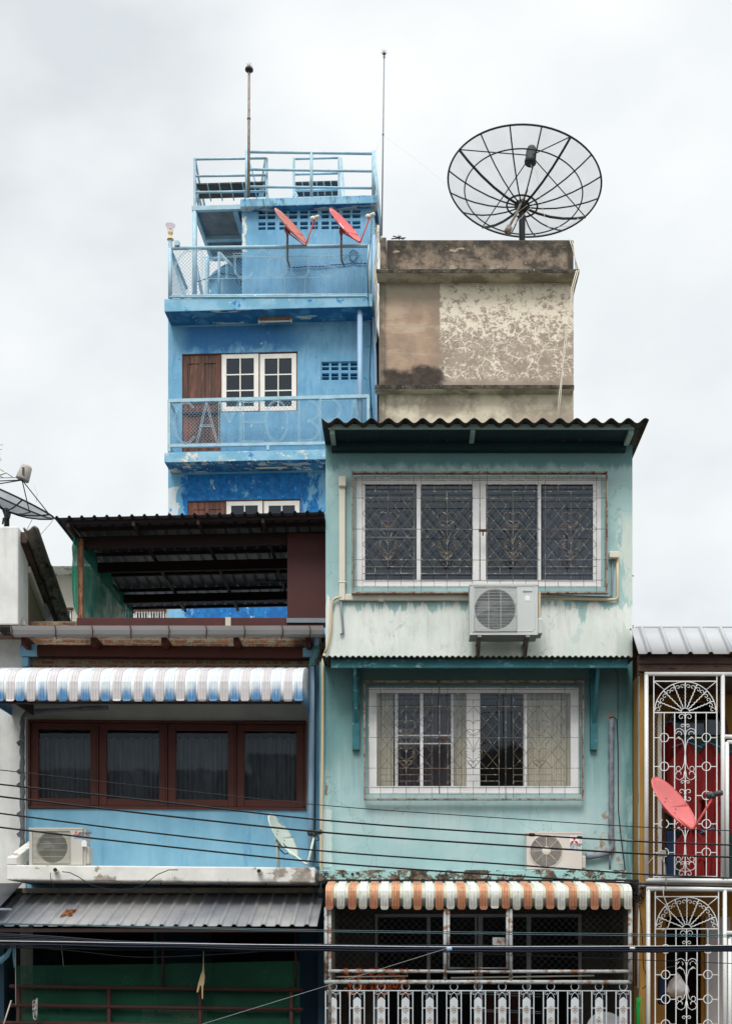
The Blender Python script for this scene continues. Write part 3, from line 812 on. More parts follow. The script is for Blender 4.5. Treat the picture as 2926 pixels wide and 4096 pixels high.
def corr(mb, F, a0, a1, path, prof, da, m=0):
    """corrugated sheet: path of (n,z) swept along a, profile height prof(a) along the sheet normal"""
    k = max(2, int((a1 - a0) / da)); rows = []
    for i, (n, z) in enumerate(path):
        p, q = path[max(i - 1, 0)], path[min(i + 1, len(path) - 1)]
        dn, dz = q[0] - p[0], q[1] - p[1]; L = math.hypot(dn, dz) or 1
        nn, nz = -dz / L, dn / L
        if nz < 0 and abs(nz) > .2: nn, nz = -nn, -nz
        row = []
        for j in range(k + 1):
            a = a0 + (a1 - a0) * j / k; h = prof(a)
            row.append(F.w(a, n + nn * h, z + nz * h))
        rows.append(row)
    mb.grid(rows, m)


def wave(p, amp): return lambda a: amp * math.cos(2 * math.pi * a / p)


def trap(p, w, h, s=.018, off=0):
    def f(a):
        x = (a + off) % p
        if x < s: return h * x / s
        if x < s + w: return h
        if x < 2 * s + w: return h * (1 - (x - s - w) / s)
        return 0
    return f


def emblem(name, F, u, v, n, size, parent):
    """three red diamonds meeting at a point"""
    mb = MB(); a0, z0 = F.al(u, n), F.z(u, v, n)
    for ang in (90, 210, 330):
        d = (math.cos(R(ang)), math.sin(R(ang))); q = (-d[1], d[0])
        mb.face([F.w(a0, n, z0), F.w(a0 + (d[0] * .5 + q[0] * -.29) * size, n, z0 + (d[1] * .5 + q[1] * -.29) * size),
                 F.w(a0 + d[0] * size, n, z0 + d[1] * size), F.w(a0 + (d[0] * .5 + q[0] * .29) * size, n, z0 + (d[1] * .5 + q[1] * .29) * size)])
    return part(name, mb, M['logo_red'], parent)


def outdoor_unit(label, F, u0, v0, u1, v1, nf, dep, circ, style, mat, cover=None, sq=None, group='air conditioner units on the facades', name='air_conditioner_unit', legs=True):
    """casing with a round fan opening, fan, wire guard, side cover; all sizes in picture units on its front plane nf"""
    um = (u0 + u1) / 2; a0, a1 = F.al(u0, nf), F.al(u1, nf); z0, z1 = F.z(um, v1, nf), F.z(um, v0, nf); nb = nf - dep
    t = thing(name, label, 'air conditioner', F.w((a0 + a1) / 2, nf - dep / 2, z0), group)
    k = (a1 - a0) / (u1 - u0); ca, cz, cr = F.al(circ[0], nf), F.z(circ[0], circ[1], nf), circ[2] * k
    mb = MB(); mb.shell(F, a0, a1, z0, z1, nf, nb)
    # front ring round the fan opening
    angs = sorted([2 * math.pi * i / 48 for i in range(48)] + [math.atan2(zz - cz, aa - ca) % (2 * math.pi) for aa in (a0, a1) for zz in (z0, z1)])
    def edge(t_):
        d = (math.cos(t_), math.sin(t_)); s = 1e9
        if d[0] > 1e-9: s = min(s, (a1 - ca) / d[0])
        if d[0] < -1e-9: s = min(s, (a0 - ca) / d[0])
        if d[1] > 1e-9: s = min(s, (z1 - cz) / d[1])
        if d[1] < -1e-9: s = min(s, (z0 - cz) / d[1])
        return ca + d[0] * s, cz + d[1] * s
    for i in range(len(angs)):
        p, q = angs[i], angs[(i + 1) % len(angs)]
        e, f = edge(p), edge(q)
        g = (ca + cr * math.cos(p), cz + cr * math.sin(p)); h = (ca + cr * math.cos(q), cz + cr * math.sin(q))
        mb.face([F.w(g[0], nf, g[1]), F.w(e[0], nf, e[1]), F.w(f[0], nf, f[1]), F.w(h[0], nf, h[1])])
        mb.face([F.w(g[0], nf, g[1]), F.w(h[0], nf, h[1]), F.w(h[0], nf - .1, h[1]), F.w(g[0], nf - .1, g[1])])
    part('casing', mb, mat, t)
    mb = MB(); top = .02
    mb.fb(F, a0 - .006, a1 + .006, nb - .006, nf + .006, z1 - top, z1 + .004); part('lid', mb, mat, t)
    nrm = F.w(0, 1, 0) - F.w(0, 0, 0)
    cc = F.w(ca, nf - .1, cz)
    mb = MB(); mb.disc(cc, nrm, cr); part('coil', mb, M['cavity'], t)
    mb = MB(); n_, e1, e2 = basis(nrm); cf = F.w(ca, nf - .06, cz)
    mb.lathe(cf, [(0, .03), (cr * .16, .03), (cr * .2, 0), (cr * .2, -.02)], 14, nrm)
    for b in range(3):
        rows = []
        for i in range(5):
            q = cr * (.18 + .74 * i / 4); row = []
            for j in range(5):
                an = R(120 * b + 20 + (-34 + 68 * j / 4) * (1 - .25 * i / 4) + i * 8)
                row.append(cf + (e1 * math.cos(an) + e2 * math.sin(an)) * q + n_ * (.02 * (j - 2) / 2))
            rows.append(row)
        mb.grid(rows)
    part('fan', mb, M['fan'], t)
    mb = MB(); w = F.w
    if style == 'round':
        rings = 15
        for i in range(rings):
            q = cr * (.30 + .70 * i / (rings - 1)); zz = .03 * (1 - (i / (rings - 1)) ** 2 * .8)
            mb.tube([w(ca + q * math.cos(2 * math.pi * j / 40), nf + zz, cz + q * math.sin(2 * math.pi * j / 40)) for j in range(40)], .0021, 4, closed=True)
        for j in range(8):
            an = math.pi * j / 4
            mb.tube([w(ca + cr * .28 * math.cos(an), nf + .036, cz + cr * .28 * math.sin(an)), w(ca + cr * .7 * math.cos(an), nf + .028, cz + cr * .7 * math.sin(an)), w(ca + cr * 1.07 * math.cos(an), nf + .006, cz + cr * 1.07 * math.sin(an))], .0034, 4)
        mb.lathe(w(ca, nf + .028, cz), [(cr * .28, -.006), (cr * .28, .008), (cr * .2, .014), (0, .016)], 24, nrm)
        rim_tube(mb, w(ca, nf + .004, cz), nrm, cr * 1.04, .006)
        part('fan_guard', mb, M['ac_wire'] if mat != M['ac_white'] else mat, t)
    else:
        g0, g1, h0, h1 = F.al(sq[0], nf), F.al(sq[2], nf), F.z(um, sq[3], nf), F.z(um, sq[1], nf)
        nv_, nh, rv = (50, 5, .0016) if style == 'bars' else (54, 15, .0014)
        for i in range(nv_ + 1):
            x = g0 + (g1 - g0) * i / nv_; mb.tube([w(x, nf + .012, h0), w(x, nf + .012, h1)], rv, 4)
        for i in range(nh + 1):
            x = h0 + (h1 - h0) * i / nh; mb.tube([w(g0, nf + .015, x), w(g1, nf + .015, x)], .0026 if style == 'bars' else .0018, 4)
        if style == 'net':
            for f in (.34, .62): x = g0 + (g1 - g0) * f; mb.tube([w(x, nf + .017, h0), w(x, nf + .017, h1)], .003, 4)
            for f in (.36, .63): x = h0 + (h1 - h0) * f; mb.tube([w(g0, nf + .018, x), w(g1, nf + .018, x)], .003, 4)
        mb.tube([w(g0, nf + .006, h0), w(g1, nf + .006, h0), w(g1, nf + .006, h1), w(g0, nf + .006, h1)], .005, 5, closed=True)
        part('fan_guard', mb, M['ac_wire'] if style == 'bars' else M['ac_grey'], t)
    if cover:
        mb = MB(); mb.box(F, *cover, nb + .03, nf - .07); bevel(part('valve_cover', mb, mat, t), .02, 3)
    if legs:
        mb = MB()
        for f in (.14, .82): x = a0 + (a1 - a0) * f; mb.fb(F, x, x + .06, nb, nf - .02, z0 - .03, z0)
        part('foot', mb, M['cavity'], t)
    return t, k


def slider(parent, F, n, frame, panes, mats='glass'):
    """white aluminium sliding window: frame (u0,v0,u1,v1) and pane openings"""
    u0, v0, u1, v1 = frame; mb = MB()
    mb.holes(F, u0, v0, u1, v1, n, panes, .05)
    A0, A1 = F.al(u0, n), F.al(u1, n); um = (u0 + u1) / 2; Z0, Z1 = F.z(um, v1, n), F.z(um, v0, n)
    mb.shell(F, A0, A1, Z0, Z1, n, n - .06)
    # drop the back face of the shell
    mb.f.pop(-3); mb.m.pop(-3); mb.sm.pop(-3)
    # raised outer and inner beads
    for (p0, q0, p1, q1, w_, h) in ((u0, v0, u1, v1, 3.2, .012),):
        mb.box(F, p0, q0, p1, q0 + w_, n, n + h); mb.box(F, p0, q1 - w_, p1, q1, n, n + h)
        mb.box(F, p0, q0 + w_, p0 + w_, q1 - w_, n, n + h - .002); mb.box(F, p1 - w_, q0 + w_, p1, q1 - w_, n, n + h - .002)
    for p0, q0, p1, q1 in panes:
        e = 2.2
        mb.box(F, p0 - e, q0 - e, p1 + e, q0, n, n + .008); mb.box(F, p0 - e, q1, p1 + e, q1 + e, n, n + .008)
        mb.box(F, p0 - e, q0, p0, q1, n, n + .006); mb.box(F, p1, q0, p1 + e, q1, n, n + .006)
    o = part('window', mb, M['white_grey'], parent)
    for p0, q0, p1, q1 in panes:
        mb = MB(); mb.face([F.p(p0, q1, n - .03), F.p(p1, q1, n - .03), F.p(p1, q0, n - .03), F.p(p0, q0, n - .03)])
        part('pane', mb, M[mats], o)
    return o


def drape(name, parent, F, u0, v0, u1, v1, n, mat, folds=9, amp=.03):
    mb = MB(); a0, a1 = F.al(u0, n), F.al(u1, n); um = (u0 + u1) / 2; z0, z1 = F.z(um, v1, n), F.z(um, v0, n)
    k = folds * 8; rows = []
    for i in range(5):
        z = z1 + (z0 - z1) * i / 4
        rows.append([F.w(a0 + (a1 - a0) * j / k, n + amp * math.sin(2 * math.pi * folds * j / k + .5 * math.sin(j * .23 + i * .2)) * (.6 + .1 * i), z) for j in range(k + 1)])
    mb.grid(rows); return part(name, mb, mat, parent)


def bar_px(mb, F, pts, n, r, sides=4, m=0): mb.tube(pts_px(F, pts, n), r, sides, m=m)


# ---------------------------------------------------------------- tall blue building
FB = Fr(25.6, .0475, 0, 600)
root = thing('blue_building', 'tall narrow blue building with peeling paint, two slabs of balcony and a roof room', 'building', FB.w(0, -3, 0))
mb = MB()
ventA = (712.4, 802.3, 795, 843.3)
mb.holes(FB, 373, 700, 833, 1500, 0, [(404, 783, 660, 915), (404, 915, 490, 1002), ventA, (416, 1110, 667, 1262), (416, 1262, 501, 1300)], .14)
aL, aR = FB.al(373, 0), FB.al(833, 0)
zt = FB.z(600, 700, 0); zb = FB.z(600, 1500, 0)
mb.face([FB.w(aL, 0, 0), FB.w(aR, 0, 0), FB.w(aR, 0, zb), FB.w(aL, 0, zb)])
mb.shell(FB, aL, aR, 0, zt, 0, -7)
part('wall', mb, M['blue'], root)
mb = MB(); mb.fb(FB, aL + .1, aR - .1, -1.6, -1.5, 0.1, zt - .1); part('room_partition', mb, M['room_dark'], root)
# roof room
mb = MB(); cols = [(573.3, 589.4), (593.5, 610.5)], [(620, 637), (641, 659.4)], [(666, 683), (688.5, 705)], [(713.4, 730), (735, 751.7)], [(760, 777), (782, 799.5)]
rowsv = [(468.5, 475), (478, 486), (493, 500.6), (503.5, 510)]
hs = [(c[0], r[0] + (590 - c[0]) * .012, c[1], r[1] + (590 - c[0]) * .012) for g in cols for c in g for r in rowsv]
mb.holes(FB, 537, 446, 829, 700, 0.0, hs, .1)
b0, b1 = FB.al(537, 0), FB.al(829, 0); zr = FB.z(680, 446, 0)
mb.shell(FB, b0, b1, zt - .02, zr, 0, -1.1)
part('roof_room_wall', mb, M['blue'], root)
mb = MB()
mb.fb(FB, FB.al(533, .17), FB.al(836, .17), -1.25, .17, FB.z(684, 455, .17), FB.z(684, 436.5, .17)); bevel(part('roof_slab', mb, M['blue_slab'], root), .015)
# cast vent block in the wall
mb = MB(); cu = [712.4, 714.5, 741, 744.5, 747, 760, 763]
vc = [(714, 738), (745.5, 770), (775, 0), (0, 0)]
vh = [(u_, v_, u_ + 15.6, v_ + 7.2) for u_ in (714.6, 735.0, 757.0, 777.4) for v_ in (805, 814.6, 828.5, 836.4)]
mb.holes(FB, 712.4, 802.3, 795, 843.3, -.03, vh, .1); part('vent_block', mb, M['blue'], root)
# slabs
SL = .56
for (vt, vb_, nm) in ((657.5, 686.3, 'upper'), (1000.5, 1022.5, 'lower')):
    mb = MB(); a0_, a1_ = FB.al(364.5, SL), FB.al(826 if nm == 'upper' else 826, SL)
    n0_ = 0.0 if nm == 'lower' else 0.0
    zt_, zb_ = FB.z(595, vt, SL), FB.z(595, vb_, SL)
    mb.fb(FB, a0_, a1_, 0.003, SL, zb_, zt_)
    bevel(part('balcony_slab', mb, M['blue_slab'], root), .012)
    if nm == 'upper':
        mb = MB(); mb.fb(FB, a0_, b0 - .003, -3.2, -.003, zb_ + .02, zt_ - .01); mb.fb(FB, aL + .002, aR - .002, -6.9, -3.25, zt - .02, zt + .04); mb.fb(FB, b0, aR - .002, -3.24, -1.12, zt - .02, zt + .04)
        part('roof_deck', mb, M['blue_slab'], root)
# doors, trims, windows
def blue_opening(u0, v0, u1, ud, vbw, vbd):
    tr = 2.3; mb = MB(); n = -.035
    for q in ((u0, v0, u1, v0 + tr), (u0, v0 + tr, u0 + tr, vbd), (ud - 1, v0 + tr, ud + 1, vbd), (u1 - tr, v0 + tr, u1, vbw), (ud + 1, vbw - tr, u1 - tr, vbw), ((ud + u1) / 2 - 1.2, v0 + tr, (ud + u1) / 2 + 1.2, vbw - tr)):
        mb.box(FB, *q, -.12, n + .02)
    part('door_and_window_trim', mb, M['trim'], root)
    d = plank_door(root, FB, u0 + tr, v0 + tr, ud - 1, vbd, n)
    m_ = (ud + u1) / 2
    casement(root, FB, ud + 1.2, v0 + tr, m_ - 1.4, vbw - tr, 2, 3, n + .01)
    casement(root, FB, m_ + 1.4, v0 + tr, u1 - tr, vbw - tr, 2, 3, n + .01)
blue_opening(404, 783, 660, 490.5, 915, 1002)
blue_opening(416, 1110, 667, 501, 1240, 1300)
# pipe column at the balcony corner and side downpipe
mb = MB(); bar_px(mb, FB, [(798.5, 690), (798.5, 1000)], .42, .055, 12); part('corner_post', mb, M['lt_pipe'], root)
mb = MB(); bar_px(mb, FB, [(829.5, 520), (828, 700), (833, 790), (835.5, 940), (836, 1200)], .12, .03, 8); solo('downpipe', mb, M['lt_pipe'], 'slim pale blue downpipe running down the seam between blue building and bare concrete building', 'downpipe')
mb = MB()
bar_px(mb, FB, [(824, 690), (823, 760), (820, 830), (826, 930), (824, 1000)], .05, .008, 5); bar_px(mb, FB, [(826, 470), (823, 530), (815, 600), (818, 690)], .6, .008, 5)
solo('wall_cable', mb, M['cable_blue'], 'thin dark cable strung down the right edge of blue building', 'cable')

# balcony railings
def railing(label, top, bot, u0, u1, vl, vr, bl, br, rail_r, posts, square=False):
    n = .50
    t = thing('balcony_railing', label, 'railing', FB.p((u0 + u1) / 2, (bl + br) / 2, n), 'wire mesh railings of blue building')
    vt_ = lambda u: vl + (vr - vl) * (u - u0) / (u1 - u0); vb_ = lambda u: bl + (br - bl) * (u - u0) / (u1 - u0)
    mb = MB()
    sd = 4 if square else 10
    bar_px(mb, FB, [(u0 - 2, vt_(u0)), (u1 + 2, vt_(u1))], n, rail_r * (1.3 if square else 1), sd); part('handrail', mb, M['blue_metal'], t)
    mb = MB(); bar_px(mb, FB, [(u0, vb_(u0)), (u1, vb_(u1))], n, rail_r * (1.2 if square else .95), sd); part('bottom_rail', mb, M['blue_metal'], t)
    for (pu, pv) in posts:
        mb = MB(); bar_px(mb, FB, [(pu, vt_(pu) if pu in (u0, u1) else vb_(pu)), (pu, pv)], n, rail_r * 1.15, sd); part('post', mb, M['blue_metal'], t)
    a0_, a1_ = FB.al(u0, n), FB.al(u1, n); um = (u0 + u1) / 2
    mb = MB(); chain(mb, FB, a0_, a1_, FB.z(um, (bl + br) / 2, n) + .02, FB.z(um, (vl + vr) / 2, n) - .02, n - .01, .075, .0032)
    part('wire_mesh', mb, M['blue_wire'], t)
    return t
r1 = railing('upper railing with faded wire letters around the roof deck', 0, 0, 377.5, 819.5, 551.5, 545.5, 658, 655, .036, [(377.5, 664), (819.5, 664), (405, 664), (567, 662), (717, 661)])
r2 = railing('lower railing with wire letters across the door and white windows', 0, 0, 375.5, 817, 891, 880.5, 990.5, 983, .036, [(375.5, 1003), (817, 1000), (595, 1000)], True)
# side returns of the railings
mb = MB(); nn = .50; aa = FB.al(377.5, nn)
ztop, zbot = FB.z(377.5, 551.5, nn), FB.z(377.5, 658, nn)
mb.tube([FB.w(aa, nn, ztop), FB.w(aa, -1.0, ztop)], .034, 8); part('side_rail', mb, M['blue_metal'], r1); mb = MB(); mb.tube([FB.w(aa, nn, zbot), FB.w(aa, -1.0, zbot)], .03, 8)
part('side_rail', mb, M['blue_metal'], r1)
mb = MB(); k = -3
z_ = ztop - zbot
for i in range(29):
    f = -1.1 + i * .09
    for sg in (1, -1):
        pA = (max(f, 0), 0 + (max(f, 0) - f)); 
        t0 = max(0, -f); t1 = min(z_, 1.5 - f)
        if t1 <= t0: continue
        zA, zB = (zbot + t0, zbot + t1) if sg > 0 else (ztop - t0, ztop - t1)
        mb.tube([FB.w(aa, nn - (f + t0), zA), FB.w(aa, nn - (f + t1), zB)], .0032, 3, caps=False)
part('side_mesh', mb, M['blue_wire'], r1)
mb = MB(); aa = FB.al(375.5, nn); z1_, z0_ = FB.z(375.5, 891, nn), FB.z(375.5, 990.5, nn)
mb.tube([FB.w(aa, nn, z1_), FB.w(aa, .02, z1_)], .034, 4); part('side_rail', mb, M['blue_metal'], r2); mb = MB(); mb.tube([FB.w(aa, nn, z0_), FB.w(aa, .02, z0_)], .034, 4); part('side_rail', mb, M['blue_metal'], r2); mb = MB()
aa = FB.al(817, nn); z1_, z0_ = FB.z(817, 880.5, nn), FB.z(817, 983, nn)
mb.tube([FB.w(aa, nn, z1_), FB.w(aa, .02, z1_)], .034, 4); part('side_rail', mb, M['blue_metal'], r2); mb = MB(); mb.tube([FB.w(aa, nn, z0_), FB.w(aa, .02, z0_)], .034, 4)
part('side_rail', mb, M['blue_metal'], r2)
# second, thinner pipe along the upper deck edge
mb = MB(); bar_px(mb, FB, [(376, 659.8), (600, 659), (700, 658.5), (790, 657.5), (812, 657), (815, 662)], .57, .016, 6); solo('conduit', mb, M['blue_metal'], 'thin blue conduit clipped along the edge of the roof deck below upper railing', 'pipe')

def LX(x): return (660 + x / 1.9333) / 1.8017
def LYu(y): return (960 + y / 1.9333) / 1.8017
def LYl(y): return (1560 + y / 1.9333) / 1.8017
# lower lettering: C A M E O B R A
mb = MB(); n = .53
def L(pts, fn=LYl, gap=1.7): rope(mb, FB, [(LX(x), fn(y)) for x, y in pts], n, gap, .0055)
L(ell(160, 255, 88, 158, 48, 318, 22))
L(seg((245, 415), (320, 98), 6)); L(seg((320, 98), (405, 412), 6)); L(seg((276, 277), (364, 277), 3))
L(seg((422, 412), (422, 92), 6)); L(seg((422, 92), (498, 250), 5)); L(seg((498, 250), (574, 90), 5)); L(seg((580, 408), (580, 90), 6))
L(seg((602, 90), (602, 402), 6)); L(seg((602, 92), (760, 90), 4)); L(seg((602, 248), (760, 246), 4)); L(seg((602, 402), (760, 402), 4))
L(ell(862, 240, 84, 157, 0, 360, 28))
L(seg((1034, 85), (1034, 393), 6)); L(ell(1095, 160, 95, 78, 80, -80, 12)[:11] + [(1103, 240)]); L([(1103, 242)] + ell(1095, 318, 88, 76, 70, -90, 12) + [(1034, 393)])
L(seg((1198, 72), (1198, 395), 6)); L([(1198, 74)] + ell(1275, 152, 80, 80, 85, -90, 12) + [(1200, 232)]); L(seg((1262, 235), (1360, 390), 5))
L(seg((1400, 388), (1462, 80), 6)); L(seg((1462, 80), (1525, 384), 6)); L(seg((1432, 240), (1492, 240), 3))
part('lettering', mb, M['blue_metal'], r2)
# upper lettering, partly broken
mb = MB(); L2 = lambda pts, gap=1.5: L(pts, LYu, gap)
L2(ell(205, 240, 130, 160, 92, 262, 20) ); L2(seg((205, 78), (278, 76), 3)); L2(seg((285, 78), (285, 420), 7)); L2(seg((214, 255), (210, 400), 4))
L2(ell(408, 215, 78, 80, 150, 35, 12)); L2(seg((476, 150), (476, 290), 4))
L2(seg((540, 130), (540, 240), 4)); L2([(540, 240)] + ell(608, 240, 66, 52, 180, 350, 12)); L2(seg((528, 112), (680, 110), 4), 2.4)
L2(ell(756, 108, 34, 30, 160, 20, 8), 2.0)
L2(ell(860, 212, 82, 78, 145, -90, 18)); L2(ell(848, 240, 56, 50, 230, 150, 8))
L2(seg((976, 126), (976, 240), 4)); L2(ell(1043, 235, 67, 54, 180, 360, 12)); L2(seg((1108, 120), (1108, 240), 4))
L2(ell(1258, 160, 70, 42, 25, 195, 12) + [(1225, 190), (1290, 208)] + ell(1262, 242, 70, 42, 30, -150, 12))
L2(ell(1450, 185, 75, 70, 165, 20, 12)); L2(seg((1525, 150), (1525, 282), 4))
for y in (130, 296):
    mb.tube([FB.p(LX(285), LYu(y + 4), n), FB.p(LX(1562), LYu(y - 12), n)], .005, 4)
for x in (440, 600, 742, 922, 1080, 1242, 1400): mb.tube([FB.p(LX(x), LYu(292), n), FB.p(LX(x), LYu(412), n)], .004, 4)
part('lettering', mb, M['blue_metal'], r1)
# loose blue hose on roof room wall
mb = MB(); mb.tube(pts_px(FB, [(LX(940), LYu(206)), (LX(1010), LYu(214)), (LX(1090), LYu(204)), (LX(1200), LYu(206)), (LX(1290), LYu(192)), (LX(1380), LYu(190)), (LX(1440), LYu(178)), (LX(1480), LYu(140)), (LX(1488), LYu(100)), (LX(1455), LYu(76)), (LX(1425), LYu(100)), (LX(1430), LYu(150)), (LX(1470), LYu(180)), (LX(1560), LYu(182))], .03), .012, 5)
solo('wall_hose', mb, M['blue_black'], 'dark blue painted cable looped on the roof room wall behind upper railing', 'cable')
# fluorescent fittings under the slabs
for i, (q, nn_, lab) in enumerate((((573.3, 704, 648, 716), .26, 'long unlit tube lamp below upper balcony slab, rust streaked'), ((565.4, 1029.6, 640, 1040.8), .26, 'long unlit tube lamp below lower balcony slab, dull grey'))):
    a0_, a1_ = FB.al(q[0], nn_), FB.al(q[2], nn_); z_ = FB.z(600, q[3], nn_)
    t = thing('tube_lamp', lab, 'lamp', FB.w((a0_ + a1_) / 2, nn_, z_), 'tube lamps below the balcony slabs')
    mb = MB(); zs_ = FB.z(595, (686.3, 1022.5)[i], SL); mb.fb(FB, a0_, a1_, nn_ - .05, nn_ - .005, z_ + .05, zs_); part('batten', mb, M['rust_batten'] if i == 0 else M['grey_pipe'], t)
    mb = MB(); mb.tube([FB.w(a0_ + .03, nn_, z_ + .022), FB.w(a1_ - .03, nn_, z_ + .022)], .019, 8); part('tube', mb, M['tube_white'], t)
    mb = MB(); 
    for x in (a0_, a1_ - .03): mb.fb(FB, x, x + .03, nn_ - .03, nn_ + .025, z_ - .005, z_ + .045)
    part('tube_holder', mb, M['grey_pipe'] if i else M['lnb'], t)

# globe lamp on the railing post
c0 = FB.p(378, 548, .50)
t = thing('post_lamp', 'pinkish glass lamp with cream base on the left post of roof deck railing', 'lamp', c0)
sc_ = 25 / S
c_ = lambda v: Vector((c0.x, c0.y, FB.z(378, v, .50)))
mb = MB(); mb.tube([c_(551), c_(532)], .05, 4); part('post', mb, M['blue_metal'], t)
mb = MB(); H = lambda v: (548 - v) * sc_
mb.lathe(c0, [(0, H(533)), (7.6 * sc_, H(532)), (6.5 * sc_, H(530)), (4 * sc_, H(526)), (3.2 * sc_, H(521)), (5.6 * sc_, H(518)), (5.6 * sc_, H(514)), (4 * sc_, H(512)), (0, H(512))], 20); part('base', mb, M['amber'], t)
mb = MB(); mb.lathe(c0, [(6 * sc_, H(514)), (7.2 * sc_, H(507)), (8.2 * sc_, H(501.5)), (11.2 * sc_, H(500.8)), (11 * sc_, H(499)), (8 * sc_, H(496.5)), (4.5 * sc_, H(493.5)), (0, H(491.5))], 20); part('lamp_shade', mb, M['pink_glass'], t)
mb = MB(); mb.lathe(c0, [(0, H(512)), (2.4 * sc_, H(511)), (3 * sc_, H(505)), (0, H(501))], 10); part('bulb', mb, M['tube_white'], t)
mb = MB(); mb.box(FB, 387, 534, 397, 544, .46, .56); solo('junction_box', mb, M['blue_metal'], 'small blue box fixed beside the pinkish post lamp', 'junction box')

# roof railing above the roof room
nR = .12
t = thing('rooftop_railing', 'pale blue pipe railing on top of the roof room slab', 'railing', FB.p(690, 436, nR))
for nm, q, rr in (('handrail', [(548, 337), (829, 341)], .028), ('middle_rail', [(548, 376), (829, 380)], .026), ('middle_rail', [(548, 414.5), (829, 417.5)], .026)):
    mb = MB(); bar_px(mb, FB, q, nR, rr, 8); part(nm, mb, M['blue_metal'], t)
for u, v0_, v1_, rr in ((548.5, 334.5, 437, .045), (691, 338, 436, .034), (829, 337, 435, .045)):
    mb = MB(); bar_px(mb, FB, [(u, v0_), (u, v1_)], nR, rr, 8); part('post', mb, M['blue_metal'], t)
mb = MB(); bar_px(mb, FB, [(831, 340), (838, 420), (846, 520)], .3, .025, 8); part('side_rail', mb, M['blue_metal'], t); mb = MB(); bar_px(mb, FB, [(831, 376), (840, 460)], .3, .02, 8); part('side_rail', mb, M['blue_metal'], t)
# steel frames behind it
def steel_frame(label, u0, u1, n, vt_, rails, vb_, grate, gslats, diag):
    t = thing('steel_platform', label, 'platform', FB.p((u0 + u1) / 2, vb_, n))
    for u in (u0, u1):
        mb = MB(); bar_px(mb, FB, [(u, vt_), (u, vb_)], n, .034, 4); part('post', mb, M['blue_metal'], t)
    for v in [vt_ + 1.5] + rails:
        mb = MB(); bar_px(mb, FB, [(u0, v), (u1, v - 2.5)], n, .024, 8); part('rail', mb, M['blue_metal'], t)
    a0_, a1_ = FB.al(u0 + 3, n - .1), FB.al(u1 - 2, n - .1); z0_ = FB.z((u0 + u1) / 2, grate[0], n - .1); dz = .14
    mb = MB(); k = 7
    for i in range(k):
        f = i / k; mb.fb(FB, a0_, a1_, n - .1 - .30 * (f + .1), n - .1 - .30 * f, z0_ - .03 - dz * f, z0_ + .0 - dz * f)
    part('step_tread', mb, M['dark_steel'], t)
    mb = MB(); k = 6
    for i in range(k + 1):
        x = a0_ + (a1_ - a0_) * i / k; mb.tube([FB.w(x, n - .08, z0_ - .03), FB.w(x, n - .44, z0_ - .03 - dz)], .016, 4)
    part('cross_bar', mb, M['blue_metal'], t)
    for q in diag: mb = MB(); mb.tube([FB.p(q[0], q[1], n + q[4]), FB.p(q[2], q[3], n + q[5])], .028, 4); part('brace', mb, M['blue_metal'], t)
    return t
steel_frame('blue steel step platform on posts left of the roof room', 432, 592, .02, 352, [391, 427], 462, (404.5, 0), 0,
            [(433.5, 355, 447, 430, -.02, -.9), (433.5, 400, 441, 461, -.02, -.7), (439, 423, 447.6, 461, -.4, -.6), (447, 423, 455, 461, -.6, -.8), (433, 452, 441, 423, -.1, -.1), (554.7, 364, 576, 437, -.4, -.4), (554, 399, 565.4, 437, -.4, -.4), (589, 352, 576, 437, -.1, -.2), (590, 387, 581.6, 437, -.1, -.2), (567, 413, 567, 437, -.4, -.4)])
steel_frame('smaller blue steel step platform standing behind the rooftop railing', 652, 752, -.7, 351, [387, 423.6], 437, (402, 0), 0,
            [(753, 349, 764, 437, .0, .2), (757, 352, 764, 437, 0, .1), (751, 400, 757, 437, 0, 0), (655, 426, 660, 437, 0, 0)])
mb = MB(); bar_px(mb, FB, [(457, 460), (549, 458)], -.6, .026, 8); solo('pipe_rail', mb, M['blue_metal'], 'low blue pipe rail on the landing roof left of the roof room', 'rail')
# landing roof over the deck (seen from below)
t = thing('landing_canopy', 'flat stained grey canopy board on blue beams over the left of roof deck', 'canopy', FB.p(480, 640, .0))
zc = FB.z(480, 463, .03); a0_, a1_ = FB.al(428, .03), b0 - .004
mb = MB(); mb.fb(FB, a0_ + .02, a1_, -1.75, .0, zc + .02, zc + .05); part('board', mb, M['grey_board'], t)
mb = MB(); mb.fb(FB, a0_ - .02, a1_, -.03, .05, zc - .03, zc + .06); part('front_beam', mb, M['blue_metal'], t)
for q in ((a0_, a0_ + .07, -1.75, -.03), (FB.al(516, .03), FB.al(516, .03) + .1, -.93, -.03), (a0_ + .07, a1_, -1.05, -.94), (a0_ + .07, a1_, -1.77, -1.66)):
    mb = MB(); mb.fb(FB, q[0], q[1], q[2], q[3], zc - .07, zc + .018); part('beam', mb, M['blue_metal'], t)
for (u, n_, r_) in ((432, .0, .05), (459.5, -1.7, .055)):
    mb = MB(); a_ = FB.al(u, n_); mb.tube([FB.w(a_, n_, zc), FB.w(a_, n_, FB.z(480, 659, SL))], r_, 10); part('post', mb, M['blue_metal'], t)
mb = MB(); bar_px(mb, FB, [(434, 585), (449, 655)], -.5, .04, 6); part('brace', mb, M['blue_metal'], t); mb = MB(); bar_px(mb, FB, [(378, 556), (408, 655)], .2, .04, 4); part('brace', mb, M['blue_metal'], t)
